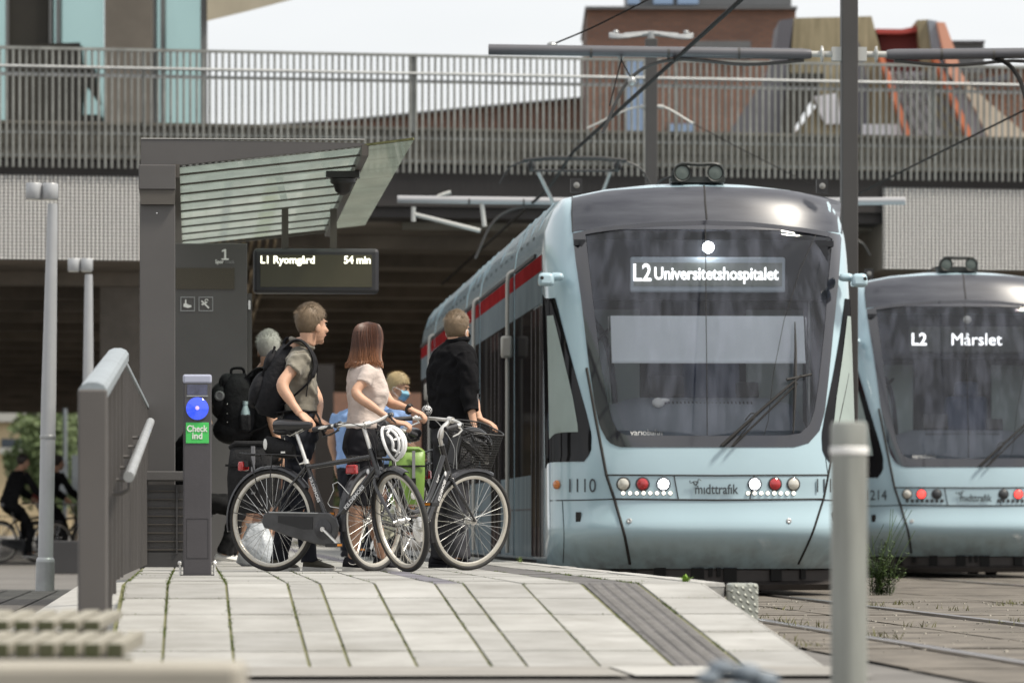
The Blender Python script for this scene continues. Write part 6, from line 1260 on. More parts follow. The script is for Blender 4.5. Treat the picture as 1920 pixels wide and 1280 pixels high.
def face(par, T_, R, sc=1.0):
    for s_ in (-1,1):
        m = MB(); m.ell(T_(0.079,s_*0.031,0.002),(0.005*sc,0.011*sc,0.005*sc),10,6,R); e = m.build('eye','eye_white',par); m = MB(); m.ell(T_(0.0832,s_*0.031,0.002),(0.002*sc,0.0055*sc,0.005*sc),8,5,R); m.build('iris','eye_dark',e)
        m = MB(); m.tube([T_(0.093,s_*0.014,0.020),T_(0.093,s_*0.032,0.025),T_(0.081,s_*0.052,0.019)],0.003*sc,6); m.build('eyebrow','hair_sand',par)
    m = MB(); m.tube([T_(0.083,-0.022,-0.064),T_(0.096,-0.008,-0.062),T_(0.097,0.008,-0.062),T_(0.083,0.022,-0.064)],[0.003*sc,0.0065*sc,0.0065*sc,0.003*sc],8); m.build('mouth','lip',par)
def short_hair(par, T_, R, mt, sc=1.0, ln=0.022, top=1.0, n=900, seed=1):
    rnd = random.Random(seed); mb = MB(); NU, NV = 40, 26; idx = {}; vs = []
    def inside(f,l_,u): # above the hairline
        if f > 0.055: return u > 0.050
        if f > 0.0: return u > 0.022+0.5*max(0,f)
        return u > -0.015+ (f*0.72 if f < -0.02 else 0.9*(f+0.02) )
    def pt(i,j,k=1.0):
        th = -pi/2+pi*j/NV; a = 2*pi*i/NU; x, y, z = cos(th)*cos(a), cos(th)*sin(a), sin(th)
        q = k*(1.05+0.014*mnoise.noise(Vector((x*3,y*3,z*3+seed)))+(0.09*top*max(0,z)))
        return (-0.012+0.097*x*q, 0.0765*y*q, 0.026+0.095*z*q)
    fs = []
    for j in range(2,NV):
        for i in range(NU):
            c = [pt(i,j),pt(i+1,j),pt(i+1,j+1),pt(i,j+1)]; m_ = tuple(sum(q[t] for q in c)/4 for t in range(3))
            if inside(*m_):
                ks = []
                for (a_,b_) in ((i,j),(i+1,j),(i+1,j+1),(i,j+1)):
                    kk = (a_ % NU if b_ < NV else 0, b_)
                    if kk not in idx: idx[kk] = len(vs); vs.append(T_(*pt(a_ % NU,b_)))
                    ks.append(idx[kk])
                fs.append(tuple(dict.fromkeys(ks)))
    mb.add(vs, fs); o = mb.build('hair', mt, par, ang=180)
    s_ = MB()
    for _ in range(n):
        i, j = rnd.uniform(0,NU), rnd.uniform(4,NV); p = pt(i,j,1.004)
        if not inside(*p): continue
        nrm = Vector((p[0]+0.012,p[1],p[2]-0.026)).normalized(); k_ = max(0,min(1,(p[2]-0.03)/0.07)); tg = Vector((0.75*k_-0.12*(1-k_), 0, -1.0*(1-k_))); tg = tg-nrm*tg.dot(nrm); dv = (nrm*(0.30+0.25*k_)+tg+Vector((rnd.gauss(0,0.10),rnd.gauss(0,0.10),rnd.gauss(0,0.10)))).normalized(); l_ = ln*rnd.uniform(0.5,1.1)*(1 if p[2] > 0.03 else 0.6)
        a = Vector(p); e = a+dv*l_; w_ = nrm.cross(dv).normalized()*0.0011
        s_.add([T_(*(a-w_)),T_(*(a+w_)),T_(*e)], [(0,1,2)])
    s_.build('hair_strands', mt, o, smooth=False)
    return o
def shoe(par, heel, toe, mt, z0=0.0, sc=1.0, sole='sole_white', w=0.047, mark=False):
    heel, toe = Vector(heel), Vector(toe); heel.z = toe.z = z0; d = (toe-heel); L_ = d.length; d.normalize(); s = Vector((-d.y,d.x,0)); m = MB(); rings = []
    for t, ww, h0, h1 in ((-0.02,0.55,0.02,0.07),(0.04,0.78,0.018,0.10),(0.16,0.84,0.018,0.105),(0.30,0.86,0.018,0.098),(0.45,0.92,0.018,0.082),(0.65,1.0,0.018,0.062),(0.85,0.92,0.018,0.050),(0.97,0.62,0.018,0.040),(1.0,0.3,0.02,0.03)):
        hh = (h1-h0)/2; c = heel+d*t*L_+Vector((0,0,(h0+h1)/2)); rings.append([c+s*w*ww*cos(2*pi*i/14)*(1 if sin(2*pi*i/14) < 0.3 else 0.8)+Vector((0,0,hh*sin(2*pi*i/14))) for i in range(14)])
    m.loft(rings); sh_ = m.build('shoe', mt, par)
    m = MB(); rings = []
    for t, ww, h in ((-0.035,0.5,0.03),(0.0,0.86,0.034),(0.2,0.95,0.032),(0.45,0.98,0.028),(0.68,1.1,0.026),(0.9,1.0,0.026),(1.0,0.65,0.028),(1.025,0.3,0.03)):
        rings.append([heel+d*t*L_+s*w*ww*x+Vector((0,0,z)) for x,z in ((-1,0.002),(1,0.002),(1.03,h*0.6),(0.95,h),(-0.95,h),(-1.03,h*0.6))])
    m.loft(rings); m.build('sole', sole, sh_)
    m = MB()
    for t in (0.32,0.40,0.48,0.56): c = heel+d*t*L_+Vector((0,0,0.098-0.09*(t-0.3))); m.tube([c-s*0.022,c+Vector((0,0,0.004)),c+s*0.022],0.003,5)
    m.build('laces', mt, sh_)
    if mark:
        m = MB(); q = -1 if s.y > 0 else 1; sd = s*w*q
        m.tube([heel+d*L_*t+sd*k+Vector((0,0,z)) for t,z,k in ((0.20,0.064,0.90),(0.26,0.052,0.94),(0.36,0.048,0.95),(0.50,0.056,0.93),(0.68,0.068,0.80))],[0.003,0.007,0.008,0.005,0.0015],6,flat=0.4); m.build('side_flash','sole_white',sh_)
    return sh_
class Fig:
    def __init__(s, label, px0, scale, footpy, group=None, z0=None):
        s.k = 1/scale; s.px0 = px0; s.fy = footpy; D = F/scale; b = at(px0, 900, D)
        s.o = thing('person', label, 'person', (b.x, D, ZP-0.004 if z0 is None else z0), 0, group)
    def P(s, px, py, dy=0.0): return Vector(((px-s.px0)*s.k, dy, (s.fy-py)*s.k))
def fig_body(f, sk_, hd, yaw, arms, legs, hands, neck, tors, hsc=1.0, pitch=0.0, mt='skin', vox=0.0055, arm_r=(0.05,0.046,0.040,0.043,0.038,0.029,0.026), leg_r=(0.085,0.075,0.06,0.056,0.055,0.042,0.036)):
    m = MB(); T_, R = head(m, hd, yaw, pitch, hsc)
    m.tube([T_(-0.03,0,-0.05),T_(-0.03,0,-0.10),neck], [0.056*hsc,0.054*hsc,0.064*hsc], 14)
    torso(m, [(c,w_*0.88,d*0.86) for c,w_,d in tors], sk_)
    m.tube([neck+Vector((0,0,0.02)), tors[1][0]], [0.062,0.09], 14)
    for a in arms: limb(m, a, arm_r)
    for a in legs: limb(m, a, leg_r)
    for h in hands: hand(m, *h[0], **h[1])
    b = m.build('body', mt, f.o); remesh(b, vox, 3, 0.45); return b, T_, R
def garment(f, name, mt, fn, vox=0.009, it=5, par=None, fold=1.0):
    m = MB(); fn(m); g = m.build(name, mt, par or f.o); remesh(g, vox, it, 0.5)
    for k, (sc, st) in enumerate(((0.12,0.016),(0.05,0.006))):
        tx = bpy.data.textures.new('folds','DISTORTED_NOISE' if k == 0 else 'CLOUDS'); tx.noise_scale = sc
        dm = g.modifiers.new('folds','DISPLACE'); dm.texture = tx; dm.strength = st*fold; dm.mid_level = 0.30; dm.texture_coords = 'LOCAL'
    return g
# --- the man in the polo shirt
f = Fig('man in a grey polo shirt with a small black backpack looking at the tram', 560, 277, 1068.5); P = f.P; yw = radians(10)
sec = [(P(563,648),0.07,0.055),(P(561,657),0.165,0.075),(P(559,670),0.205,0.10),(P(557,700),0.205,0.122),(P(560,735),0.178,0.116),(P(565,768),0.168,0.108)]
nA = [P(566,670,-0.17),P(549,694,-0.24),P(533,722,-0.30),P(548,750,-0.34),P(566,775,-0.38)]; fA = [P(556,670,0.17),P(575,705,0.18),P(592,742,0.10),P(597,765,-0.04),P(597,784,-0.14)]
lA = [P(561,795,-0.09),P(561,855,-0.085),P(558,918,-0.07),P(569,980,-0.06),P(581,1050,-0.05)]; lB = [P(568,795,0.09),P(556,855,0.09),P(545,920,0.10),P(534,980,0.10),P(522,1050,0.09)]
b_, T_, R = fig_body(f, yw, P(585,607,0), radians(38), [nA,fA], [lA,lB], [((P(566,775,-0.38),(0.78,0.05,-0.62),(-0.35,0.5,-0.55)),dict(curl=0.75,thumb=1)),((P(597,784,-0.14),(0.75,-0.35,-0.45),(-0.3,0.2,-0.9)),dict(curl=0.9,thumb=1))], P(565,646,0), sec, 1.08)
face(b_, T_, R, 1.08); short_hair(f.o, T_, R, 'hair_sand', 1.08, 0.026, 1.0, 4200, 3)
def polo(m):
    torso(m, [(c,w_+0.008,d+0.008) for c,w_,d in sec]+[(P(566,776),0.168,0.108)], yw); limb(m, nA[:1]+[P(560,682,-0.205),P(549,697,-0.245)], (0.075,0.068,0.074)); limb(m, fA[:1]+[P(570,695,0.19)], (0.075,0.07)); m.tube([P(563,660,0),P(566,646,0),P(568,640,0)],[0.09,0.070,0.069],16); m.ell(P(562,668,0),(0.10,0.19,0.075),16,10)
garment(f, 'polo_shirt', 'polo_olive', polo)
m = MB(); m.tube([P(566,641,0)+Vector((cos(a)*0.074,sin(a)*0.072,-0.03*cos(a)+0.0)) for a in [2*pi*i/24 for i in range(24)]], 0.017, 8, closed=True); m.build('collar', 'polo_olive', f.o)
def trs(m):
    torso(m, [(P(565,764),0.165,0.108),(P(565,780),0.178,0.125),(P(565,805),0.182,0.128),(P(565,825),0.165,0.10)], yw); limb(m, lA, (0.108,0.098,0.082,0.074,0.066,0.062,0.064)); limb(m, lB, (0.108,0.098,0.082,0.074,0.066,0.062,0.064))
garment(f, 'trousers', 'trouser_navy', trs)
m = MB(); m.tube([P(565,770)+Vector((cos(a)*0.122,sin(a)*0.182,0)) for a in [2*pi*i/28 for i in range(28)]], 0.017, 8, closed=True, flat=0.5); m.build('belt', 'black_cloth', f.o)
shoe(f.o, P(571,1068,-0.05), P(628,1068,-0.10), 'shoe_olive', 0.0, mark=False); shoe(f.o, P(507,1068,0.09), P(560,1068,0.06), 'shoe_olive', 0.0)
def pack(label, f, bot, top, th, wd, pocket, group=None):
    t = thing('backpack', label, 'backpack', f.o.location, 0, group); ax = (top-bot); L_ = ax.length; ax.normalize(); x = Vector((ax.z,0,-ax.x)); y = Vector((0,1,0)); m = MB(); rings = []
    for q, a, b in ((-0.02,0.55,0.6),(0.05,0.9,0.85),(0.25,1.0,1.0),(0.5,0.98,1.0),(0.75,0.82,0.95),(0.92,0.62,0.8),(1.02,0.35,0.5)):
        rings.append([bot+ax*q*L_+x*th*a*(abs(cos(g))**0.7)*(1 if cos(g)>0 else -1)+y*wd*b*(abs(sin(g))**0.7)*(1 if sin(g)>0 else -1) for g in [2*pi*i/26 for i in range(26)]])
    m.loft(rings); m.build('pack_body', 'pack_black', t)
    for q, o_, r in pocket:
        m = MB(); R = Matrix((x,y,ax)).transposed(); m.ell(bot+ax*q*L_-x*th*o_+Vector((0,0,0)), r, 18, 12, R); m.build('pocket', 'pack_black', t)
    m = MB()
    for dy in (-0.6,0.0,0.6): m.tube(spline([bot+ax*q*L_-x*th*(1.03 if q < .7 else 0.85)+y*wd*dy*0.8 for q in (0.08,0.3,0.55,0.8,0.95)],4),0.006,6)
    m.build('webbing', 'black_cloth', t); m = MB(); m.tube(spline([top-x*th*0.35,top-x*th*0.3+ax*0.05,top+x*th*0.2+ax*0.05,top+x*th*0.3],4),0.011,8); m.build('grab_handle', 'black_cloth', t); return t, ax, x
bp, ax_, x_ = pack('small black backpack on the back of the man in the polo shirt', f, P(500,775,0.0), P(541,648,0.0), 0.105, 0.145, ((0.30,1.0,(0.06,0.11,0.13)),(0.72,0.80,(0.045,0.10,0.09))))
for sy in (-1,1):
    m = MB(); pts = spline([P(534,652,sy*0.10),P(552,637,sy*0.115),P(570,640,sy*0.125),P(587,662,sy*0.15),P(592,690,sy*0.17),P(583,712,sy*0.20),P(560,735,sy*0.20),P(530,758,sy*0.14)],5); m.tube(pts, [0.030]*24+[0.013]*12, 8, flat=0.35); m.build('shoulder_strap', 'pack_black', bp)
m = MB(); m.tube([P(586,690,-0.19),P(581,705,-0.205),P(576,742,-0.2)],0.010,6,flat=0.4); m.build('strap_end', 'black_cloth', bp)
m = MB(); m.tube(spline([P(520,772,-0.12),P(560,768,-0.19),P(592,772,-0.1),P(598,775,0.05)],5),0.014,8,flat=0.5); m.build('hip_belt', 'black_cloth', bp)
m = MB(); m.tube(spline([P(594,772,-0.16),P(601,785,-0.22),P(605,800,-0.24),P(611,816,-0.22)],4),0.009,6,flat=0.4); o = m.build('hanging_strap','black_cloth',bp)
# --- the woman
f = Fig('woman in a pale pink T-shirt and black shorts with shoulder length brown hair', 688, 278, 1068.5); P = f.P; yw = radians(16)
sec = [(P(688,668),0.06,0.05),(P(686,677),0.135,0.065),(P(685,690),0.168,0.098),(P(687,712),0.165,0.122),(P(690,736),0.150,0.132),(P(687,765),0.132,0.112),(P(684,796),0.150,0.118)]
nA = [P(692,690,-0.145),P(682,714,-0.20),P(670,737,-0.24),P(704,764,-0.28),P(741,790,-0.31)]; fA = [P(688,690,0.14),P(712,718,0.16),P(730,750,0.11),P(750,758,0.04),P(771,765,-0.03)]
lA = [P(678,840,-0.08),P(674,895,-0.08),P(669,948,-0.08),P(666,995,-0.075),P(661,1046,-0.07)]; lB = [P(690,840,0.08),P(694,895,0.09),P(697,948,0.10),P(707,1000,0.11),P(716,1046,0.12)]
b_, T_, R = fig_body(f, yw, P(692,635,0), radians(55), [nA,fA], [lA,lB], [((P(741,790,-0.31),(0.9,-0.1,-0.12),(-0.15,0.3,-0.9)),dict(curl=1.05,thumb=1,sc=0.92)),((P(771,765,-0.03),(0.85,-0.15,-0.35),(-0.2,0.2,-0.9)),dict(curl=0.95,thumb=1,sc=0.92))], P(689,668,0), sec, 1.0, arm_r=(0.042,0.039,0.034,0.036,0.032,0.024,0.022), leg_r=(0.085,0.072,0.055,0.053,0.054,0.038,0.032))
face(b_, T_, R, 1.0)
def tee(m):
    torso(m, [(c,w_+0.007,d+0.007) for c,w_,d in sec]+[(P(684,803),0.152,0.12)], yw); limb(m, [nA[0],P(689,702,-0.178),P(682,719,-0.208)], (0.060,0.056,0.056)); limb(m, [fA[0],P(704,707,0.165)], (0.066,0.062)); m.ell(P(687,688,0),(0.085,0.155,0.06),16,10); m.ell(P(703,738,-0.06),(0.075,0.075,0.075),12,8); m.ell(P(703,738,0.08),(0.075,0.075,0.075),12,8)
garment(f, 't_shirt', 'tee_pink', tee, it=8, fold=0.55)
def shorts(m):
    torso(m, [(P(684,794),0.142,0.112),(P(683,815),0.168,0.134),(P(682,838),0.175,0.142),(P(682,858),0.15,0.11)], yw); limb(m, [lA[0],lA[1],P(670,945,-0.08)], (0.098,0.085,0.064)); limb(m, [lB[0],lB[1],P(697,945,0.10)], (0.098,0.085,0.064)); m.ell(P(668,840,0),(0.085,0.13,0.085),14,10)
garment(f, 'shorts', 'tights', shorts, fold=0.25)
shoe(f.o, P(645,1068,-0.07), P(702,1068,-0.11), 'shoe_black', 0.0, w=0.042, mark=True); shoe(f.o, P(700,1068,0.12), P(752,1068,0.09), 'shoe_black', 0.0, w=0.042)
rnd = random.Random(5); hb_ = MB(); hs = MB()
rings = []
for q, w_, d, oy in ((0.118,0.03,0.035,-0.008),(0.105,0.066,0.072,-0.010),(0.06,0.086,0.103,-0.014),(0.0,0.094,0.108,-0.018),(-0.06,0.100,0.098,-0.03),(-0.105,0.108,0.088,-0.042),(-0.14,0.116,0.080,-0.048),(-0.160,0.118,0.074,-0.050)):
    rings.append([T_(oy+d*cos(a)*(1 if cos(a) < 0.2 or q > 0.06 else max(0.15,0.62-0.6*(0.06-q)/0.12)), w_*sin(a)*(1+0.03*mnoise.noise(Vector((cos(a)*6,sin(a)*6,0.5)))), q) for a in [2*pi*i/36 for i in range(36)]])
hb_.loft(rings); hair = hb_.build('hair', 'hair_brown', f.o)
for i in range(620):
    a = rnd.uniform(radians(48),radians(312)); j = rnd.uniform(0.965,1.045); e = rnd.uniform(-0.02,0.022); pts = []
    for q, w_, d, oy in ((0.120,0.012,0.012,-0.006),(0.104,0.066,0.072,-0.010),(0.06,0.088,0.105,-0.014),(0.0,0.096,0.110,-0.018),(-0.06,0.102,0.100,-0.03),(-0.105,0.110,0.092,-0.043),(-0.142,0.124,0.088,-0.050),(-0.172+e,0.140,0.094,-0.056)):
        aa = a+0.05*sin(q*30+i); pts.append(T_(oy+d*cos(aa)*j, w_*sin(aa)*j, q))
    hs.tube(spline(pts,2), [0.003]*9+[0.0028,0.0026,0.0022,0.0018,0.0014,0.0008], 4)
hs.build('hair_strands', 'hair_brown', hair)
m = MB(); c = P(767,764,-0.02); dv = (fA[4]-fA[3]).normalized(); x, y, z = frame(dv); m.tube([c+x*cos(2*pi*i/18)*0.029+y*sin(2*pi*i/18)*0.029 for i in range(18)], 0.008, 8, closed=True, flat=1.4); m.ell(c+Vector((0,-0.02,0.02)),(0.018,0.012,0.014),10,6); o = m.build('wrist_watch','black_plastic',f.o)
# --- the man in the black sweater
f = Fig('man in a black sweater and face mask standing nearest the tram doors', 848, 256, 1063); P = f.P; yw = radians(32)
sec = [(P(856,638),0.075,0.06),(P(854,648),0.16,0.085),(P(850,662),0.215,0.115),(P(848,695),0.225,0.142),(P(848,735),0.205,0.142),(P(849,770),0.192,0.138),(P(849,802),0.196,0.138)]
nA = [P(868,664,-0.17),P(877,700,-0.21),P(880,738,-0.22),P(884,766,-0.25),P(889,793,-0.28)]; fA = [P(832,664,0.17),P(862,705,0.25),P(886,745,0.22),P(892,765,0.12),P(899,783,0.02)]
lA = [P(855,820,-0.09),P(856,875,-0.09),P(858,930,-0.09),P(858,985,-0.09),P(860,1045,-0.09)]; lB = [P(840,820,0.09),P(836,875,0.09),P(832,930,0.09),P(829,985,0.09),P(826,1045,0.09)]
b_, T_, R = fig_body(f, yw, P(858,617,0), radians(60), [nA,fA], [lA,lB], [((P(889,793,-0.28),(0.25,-0.1,-0.95),(-0.9,0.2,-0.2)),dict(curl=0.5,thumb=1)),((P(899,783,0.02),(0.88,-0.2,-0.35),(0.0,0.1,-1)),dict(curl=0.55,thumb=1,spread=0.06))], P(857,640,0), sec, 1.06)
face(b_, T_, R, 1.06); short_hair(f.o, T_, R, 'hair_sand', 1.06, 0.022, 1.2, 3800, 8)
def swt(m):
    torso(m, [(c,w_+0.012,d+0.012) for c,w_,d in sec], yw); limb(m, nA[:4]+[P(885,772,-0.258)], (0.080,0.074,0.068,0.060,0.062)); limb(m, fA[:3], (0.078,0.068,0.062)); m.ell(P(852,662,0),(0.15,0.18,0.07),16,10); m.ell(P(855,653,0),(0.125,0.165,0.06),16,10); m.tube([P(855,652,0),P(857,638,0),P(858,632,0)],[0.085,0.072,0.066],16)
garment(f, 'sweater', 'knit_black', swt)
m = MB(); m.tube([P(858,636,0)+Vector((cos(a)*0.074,sin(a)*0.074,0.010*cos(a))) for a in [2*pi*i/24 for i in range(24)]], 0.020, 8, closed=True); m.build('collar', 'knit_black', f.o)
def trs(m):
    torso(m, [(P(849,798),0.19,0.132),(P(849,825),0.19,0.135),(P(849,845),0.16,0.11)], yw); limb(m, lA, (0.115,0.105,0.09,0.085,0.08,0.078,0.085)); limb(m, lB, (0.115,0.105,0.09,0.085,0.08,0.078,0.085))
garment(f, 'trousers', 'trouser_grey', trs)
shoe(f.o, P(842,1063,-0.09), P(895,1063,-0.02), 'shoe_black', 0.0, sole='shoe_black', w=0.05); shoe(f.o, P(806,1063,0.09), P(850,1063,0.15), 'shoe_black', 0.0, sole='shoe_black', w=0.05)
def mask(par, T_, R, mt='mask_blue', sc=1.06):
    m = MB(); rings = []
    for u, w_, fo in ((-0.010,0.050,0.100),(-0.035,0.060,0.118),(-0.065,0.060,0.112),(-0.095,0.050,0.092),(-0.112,0.034,0.074)): rings.append([T_(fo-0.055*(abs(t)**2.2), w_*1.15*t, u) for t in [-1+2*i/14 for i in range(15)]])
    m.loft(rings, 0, False, False); q = m.build('face_mask', mt, par)
    for s_ in (-1,1):
        m = MB(); m.tube(spline([T_(0.05,s_*0.058,-0.02),T_(0.02,s_*0.078,-0.008),T_(-0.018,s_*0.082,-0.004),T_(-0.022,s_*0.080,-0.035),T_(0.012,s_*0.076,-0.06),T_(0.05,s_*0.055,-0.085)],4),0.0022,5); m.build('ear_loop','sign_white',q)
mask(f.o, T_, R, 'black_cloth')
m = MB(); m.tube(spline([P(868,640,0.02),P(886,680,-0.06),P(894,720,-0.08),P(896,742,-0.09)],5),0.004,6); m.box(P(896,752,-0.1),(0.012,0.05,0.085)); m.build('lanyard','strap_grey',f.o)
# --- the grey-haired man behind
f = Fig('grey haired man in black shorts mostly hidden behind the man in the polo shirt', 490, 234, 1057.5); P = f.P; yw = radians(25)
sec = [(P(502,683),0.07,0.06),(P(500,694),0.16,0.085),(P(498,708),0.205,0.115),(P(497,740),0.21,0.135),(P(497,780),0.195,0.13),(P(497,815),0.19,0.13),(P(497,840),0.19,0.13)]
nA = [P(506,706,-0.17),P(510,745,-0.2),P(512,785,-0.2),P(520,815,-0.22),P(528,840,-0.24)]; fA = [P(488,706,0.17),P(500,745,0.2),P(515,785,0.2),P(520,815,0.16),P(528,840,0.1)]
lA = [P(500,860,-0.09),P(486,905,-0.09),P(468,948,-0.09),P(458,990,-0.09),P(450,1040,-0.09)]; lB = [P(494,860,0.09),P(498,905,0.09),P(500,948,0.1),P(500,990,0.1),P(500,1040,0.1)]
b_, T_, R = fig_body(f, yw, P(504,655,0), radians(80), [nA,fA], [lA,lB], [((P(528,840,-0.24),(0.3,0,-1),(-1,0,0)),dict(curl=0.6)),((P(528,840,0.1),(0.3,0,-1),(-1,0,0)),dict(curl=0.6))], P(503,685,0), sec, 1.1, vox=0.008)
face(b_, T_, R, 1.1); short_hair(f.o, T_, R, 'hair_grey', 1.1, 0.032, 1.5, 3000, 11)
garment(f, 'shirt', 'black_cloth', lambda m: (torso(m, [(c,w_+0.01,d+0.01) for c,w_,d in sec], yw), limb(m, nA[:2], (0.078,0.07)), limb(m, fA[:2], (0.078,0.07)), m.ell(P(500,705,0),(0.14,0.18,0.08),16,10)), 0.012)
garment(f, 'shorts', 'black_cloth', lambda m: (torso(m, [(P(497,832),0.19,0.13),(P(496,860),0.2,0.15),(P(496,885),0.17,0.12)], yw), limb(m, [lA[0],lA[1],P(466,950,-0.09)], (0.125,0.115,0.105)), limb(m, [lB[0],lB[1],P(500,950,0.1)], (0.125,0.115,0.105))), 0.012)
shoe(f.o, P(432,1057,-0.09), P(482,1057,-0.12), 'shoe_olive', 0.0, sole='shoe_black'); shoe(f.o, P(485,1057,0.1), P(530,1057,0.06), 'shoe_olive', 0.0, sole='shoe_black')
bp2, ax_, x_ = pack('bulky black backpack with a round badge and side bottle on the grey haired man', f, P(450,822,0.0), P(447,702,0.0), 0.165, 0.17, ((0.15,0.35,(0.16,0.16,0.12)),(0.60,0.85,(0.10,0.14,0.15)),(0.88,0.55,(0.07,0.10,0.08))))
m = MB(); m.lathe(P(414,742,-0.12),(-0.3,-1,0.1),[(0.040,0.0),(0.040,0.02),(0.034,0.024),(0.026,0.024),(0.022,0.018),(0.001,0.018)],20); m.build('badge','strap_grey',bp2)
m = MB(); m.lathe(P(462,800,-0.17),(0,0,1),[(0.036,0),(0.037,0.12),(0.022,0.16),(0.018,0.175),(0.022,0.178),(0.022,0.205),(0.001,0.207)],16); o = m.build('side_bottle','bottle',bp2)
m = MB(); m.box(P(462,793,-0.172),(0.09,0.09,0.14)); m.build('bottle_pocket','pack_black',bp2,bevel=0.02)
for (x0,y0) in ((428,757),(428,775),(428,791)): m = MB(); m.ell(P(x0,y0,-0.155),(0.006,0.004,0.006),8,5); m.build('stud','steel',bp2)
for sy in (-1,1): m = MB(); m.tube(spline([P(462,706,sy*0.1),P(485,690,sy*0.12),P(506,696,sy*0.13),P(520,730,sy*0.15),P(508,790,sy*0.2),P(470,812,sy*0.15)],5),0.026,8,flat=0.35); m.build('shoulder_strap','pack_black',bp2)
# --- two people in light blue shirts, one sitting behind the shelter, two cyclists
def simple(label, px, s, hair, shirt, trouser, yaw, hyaw, sit=False, maskc=None, group=None, arms=None, z0=None, fy=None, hn=1600, hpitch=0.0, skinm='skin', H=1.74, lean=0.0, shoes='shoe_black', sole='sole_white', legs='stand'):
    f = Fig(label, px, s, 0, group, z0=z0); c, s_ = cos(yaw), sin(yaw)
    def Q(fw, lf, z): return Vector((fw*c-lf*s_, fw*s_+lf*c, z*H/1.74))
    hz = 0.0 if not sit else -0.42
    if legs == 'ride': hz = 0.10
    zt = lambda z: z+hz
    L0 = lambda z: lean*(z-0.9)/0.6
    sec = [(Q(L0(1.47),0,zt(1.47)),0.065,0.055),(Q(L0(1.44),0,zt(1.44)),0.155,0.08),(Q(L0(1.39),0,zt(1.39)),0.20,0.11),(Q(L0(1.26),0,zt(1.26)),0.205,0.13),(Q(L0(1.10),0,zt(1.10)),0.185,0.125),(Q(0,0,zt(0.96)),0.185,0.13),(Q(0,0,zt(0.88)),0.185,0.13)]
    hx = L0(1.60)
    A_ = arms or {}
    def arm(sd):
        el = A_.get(('e',sd), (0.02+L0(1.15),sd*0.26,1.15)); wr = A_.get(('w',sd), (0.10,sd*0.25,0.92)); sh_ = (L0(1.40),sd*0.18,1.40)
        return [Q(sh_[0],sh_[1],zt(sh_[2])), Q((sh_[0]+el[0])/2,sd*0.235,zt((sh_[2]+el[2])/2)), Q(el[0],el[1],zt(el[2])), Q((el[0]+wr[0])/2,(el[1]+wr[1])/2,zt((el[2]+wr[2])/2)), Q(wr[0],wr[1],zt(wr[2]))]
    aL, aR = arm(1), arm(-1)
    if legs == 'stand' and not sit: lg = [[Q(0,d*0.09,0.88),Q(0.01,d*0.095,0.68),Q(0.02,d*0.10,0.48),Q(0,d*0.10,0.28),Q(-0.02,d*0.10,0.08)] for d in (1,-1)]
    elif legs == 'ride': lg = [[Q(0,d*0.09,0.96),Q(0.18,d*0.10,0.84),Q(0.34,d*0.10,0.72 if d > 0 else 0.60),Q(0.34,d*0.10,0.52 if d > 0 else 0.38),Q(0.30,d*0.10,0.34 if d > 0 else 0.16)] for d in (1,-1)]
    else: lg = [[Q(0.0,d*0.09,0.47),Q(0.2,d*0.10,0.48),Q(0.42,d*0.11,0.46),Q(0.41,d*0.11,0.28),Q(0.38 if d > 0 else 0.34,d*0.11,0.08)] for d in (1,-1)]
    hands = [((a[4],tuple((a[4]-a[3]).normalized()+Vector((0,0,-0.1))),tuple(Q(0,-d,0)+Vector((0,0,-0.4)))),dict(curl=0.7,thumb=1)) for a, d in ((aL,1),(aR,-1))]
    b_, T_, R = fig_body(f, yaw, Q(hx+0.02,0,zt(1.605)), hyaw, [aL,aR], lg, hands, Q(L0(1.48),0,zt(1.49)), sec, 1.05, hpitch, skinm, 0.009)
    face(b_, T_, R, 1.05)
    if hair: short_hair(f.o, T_, R, hair, 1.05, 0.028, 1.3, hn, int(px)+3)
    garment(f, 'shirt', shirt, lambda m: (torso(m, [(cc,w_+0.01,d+0.01) for cc,w_,d in sec], yaw), limb(m, aL if legs == 'ride' else aL[:3] if shirt == 'black_cloth' else aL[:2], (0.076,0.068,0.06)), limb(m, aR if legs == 'ride' else aR[:3] if shirt == 'black_cloth' else aR[:2], (0.076,0.068,0.06)), m.ell(Q(L0(1.40),0,zt(1.395)),(0.13,0.15,0.07),14,8)), 0.014)
    garment(f, 'trousers', trouser, lambda m: (torso(m, [(Q(0,0,zt(0.95)),0.18,0.13),(Q(0,0,zt(0.86)),0.185,0.135),(Q(0,0,zt(0.80)),0.15,0.10)], yaw), [limb(m, a, (0.11,0.10,0.085,0.078,0.072,0.068,0.07)) for a in lg]), 0.014)
    for a in lg: e = a[4]; dv = Q(1,0,0); shoe(f.o, e+dv*-0.07, e+dv*0.19, shoes, e.z-0.08, sole=sole)
    if maskc: mask(f.o, T_, R, maskc, 1.05)
    return f, T_
f, T_ = simple('blond person in a light blue shirt and mask looking down at a phone', 742, 207, 'hair_blond', 'shirt_blue', 'trouser_navy', radians(-8), radians(-12), maskc='mask_blue', arms={('e',-1):(0.05,-0.25,1.13),('w',-1):(0.20,-0.16,1.02),('e',1):(0.05,0.25,1.13),('w',1):(0.18,0.18,1.0)}, hpitch=-0.25, H=1.70)
m = MB(); m.box((0.0,0,0),(0.13,0.07,0.012)); o = m.build('mobile_phone','black_plastic',None,bevel=0.003); o.location = f.o.location+Vector((0.31,-0.20,0.99)); o.rotation_euler = (0.1,-0.3,0); tag(o,'dark mobile phone in the hand of the blond person','phone')
simple('person in a light blue shirt seen only in part behind the woman', 670, 203, 'hair_dark', 'shirt_blue', 'trouser_navy', radians(70), radians(75), H=1.66)
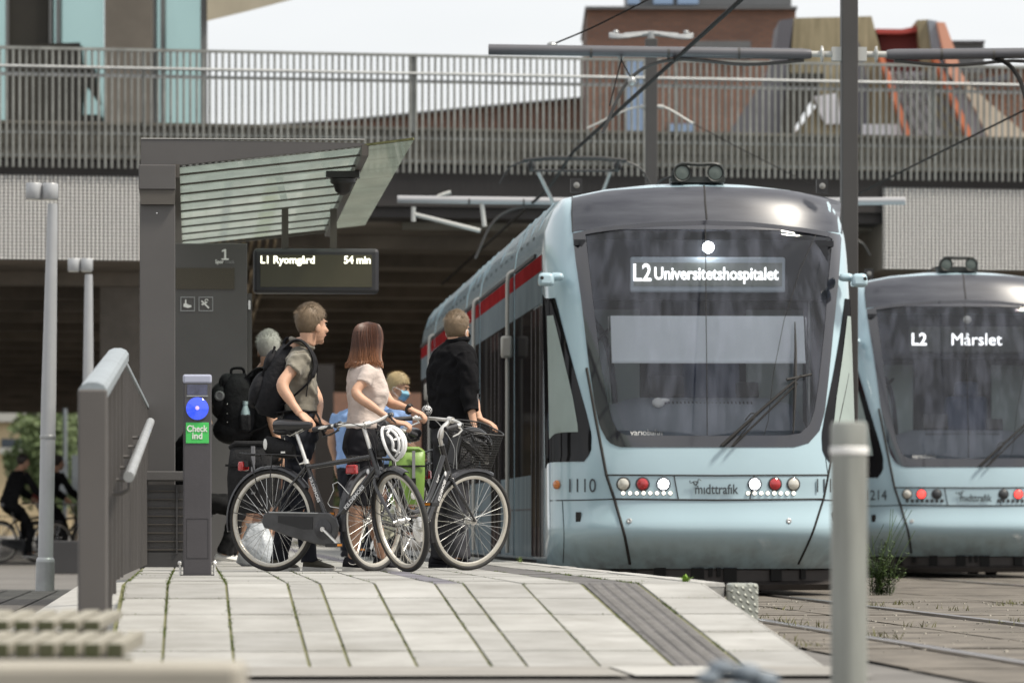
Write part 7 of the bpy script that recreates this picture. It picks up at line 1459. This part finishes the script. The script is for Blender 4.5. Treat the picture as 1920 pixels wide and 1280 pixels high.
simple('dark haired person in black clothes and mask sitting behind the shelter column', 340, 236, 'hair_dark', 'black_cloth', 'black_cloth', radians(2), radians(5), sit=True, maskc='mask_blue', shoes='sole_white', hpitch=-0.35, lean=0.10, H=1.76)
st_ = thing('shelter_bench', 'dark bench inside the shelter under the seated person', 'bench', (at(345,900,F/236).x, F/236+0.0, ZP-0.004))
m = MB(); m.box((-0.02,0.1,0.40),(0.42,1.3,0.05)); m.build('seat','anthracite_dark',st_,bevel=0.006,smooth=False)
for y in (-0.4,0.6): m = MB(); m.box((-0.02,y,0.19),(0.34,0.06,0.375)); m.build('leg','anthracite_dark',st_,smooth=False)
mat('jacket_red', (0.16,0.03,0.02), 0.8)
for k, (px, s, lb, lb2, yw) in enumerate(((17,111,'dark silhouetted cyclist nearest the left picture edge under the bridge','dark bicycle ridden by the cyclist nearest the left picture edge',35),(84,109,'dark silhouetted cyclist beside the near lamp post under the bridge','dark bicycle ridden by the cyclist beside the near lamp post',38))):
    f, _ = simple(lb, px, s, 'hair_dark', 'black_cloth', 'black_cloth', radians(yw), radians(yw), legs='ride', arms={('e',1):(0.36,0.24,1.13),('w',1):(0.56,0.22,1.0),('e',-1):(0.36,-0.24,1.13),('w',-1):(0.56,-0.22,1.0)}, lean=0.22, z0=0.0, hn=200, group='cyclists under the bridge')
    bicycle(lb2, f.o.location+Vector((-0.17*cos(radians(yw)),-0.17*sin(radians(yw)),0)), radians(yw), 0.0, 'trek', group='cyclists under the bridge')
m = MB(); m.box((0,0,0),(0.34,0.3,0.12)); o = m.build('bag','jacket_red',None,bevel=0.04); o.location = f.o.location+Vector((-0.02,-0.17,1.13)); o.name = 'hip_bag'; tag(o,'dull red hip bag on the cyclist beside the near lamp post','bag')
# white carrier bag behind the rear wheel
mat('plastic_white', (0.46,0.49,0.52), 0.35, 0, 0.12, 6, 1.0, 12)
m = MB(); rings = []
for z, w_, d in ((0,0.12,0.07),(0.03,0.15,0.10),(0.15,0.14,0.09),(0.24,0.10,0.05),(0.30,0.07,0.03),(0.33,0.09,0.02)):
    rings.append([Vector((w_*cos(a)*(1+0.35*mnoise.noise(Vector((cos(a)*3,sin(a)*3,z*9)))), d*sin(a)*(1+0.4*mnoise.noise(Vector((cos(a)*3+5,sin(a)*3,z*9)))), z)) for a in [2*pi*i/26 for i in range(26)]])
m.loft(rings); o = m.build('carrier_bag','plastic_white',None,ang=60); c = at(483,1055,F/246); o.location = (c.x,c.y,ZP-0.002); tag(o,'crumpled white plastic carrier bag on the paving behind the rear bicycle wheel','bag')

for k in ('polo_olive','tee_pink','knit_black','trouser_navy','trouser_grey','tights','shirt_blue','black_cloth','pack_black','bag_black','shoe_black'): M[k].node_tree.nodes['Principled BSDF'].inputs['Specular IOR Level'].default_value = 0.12
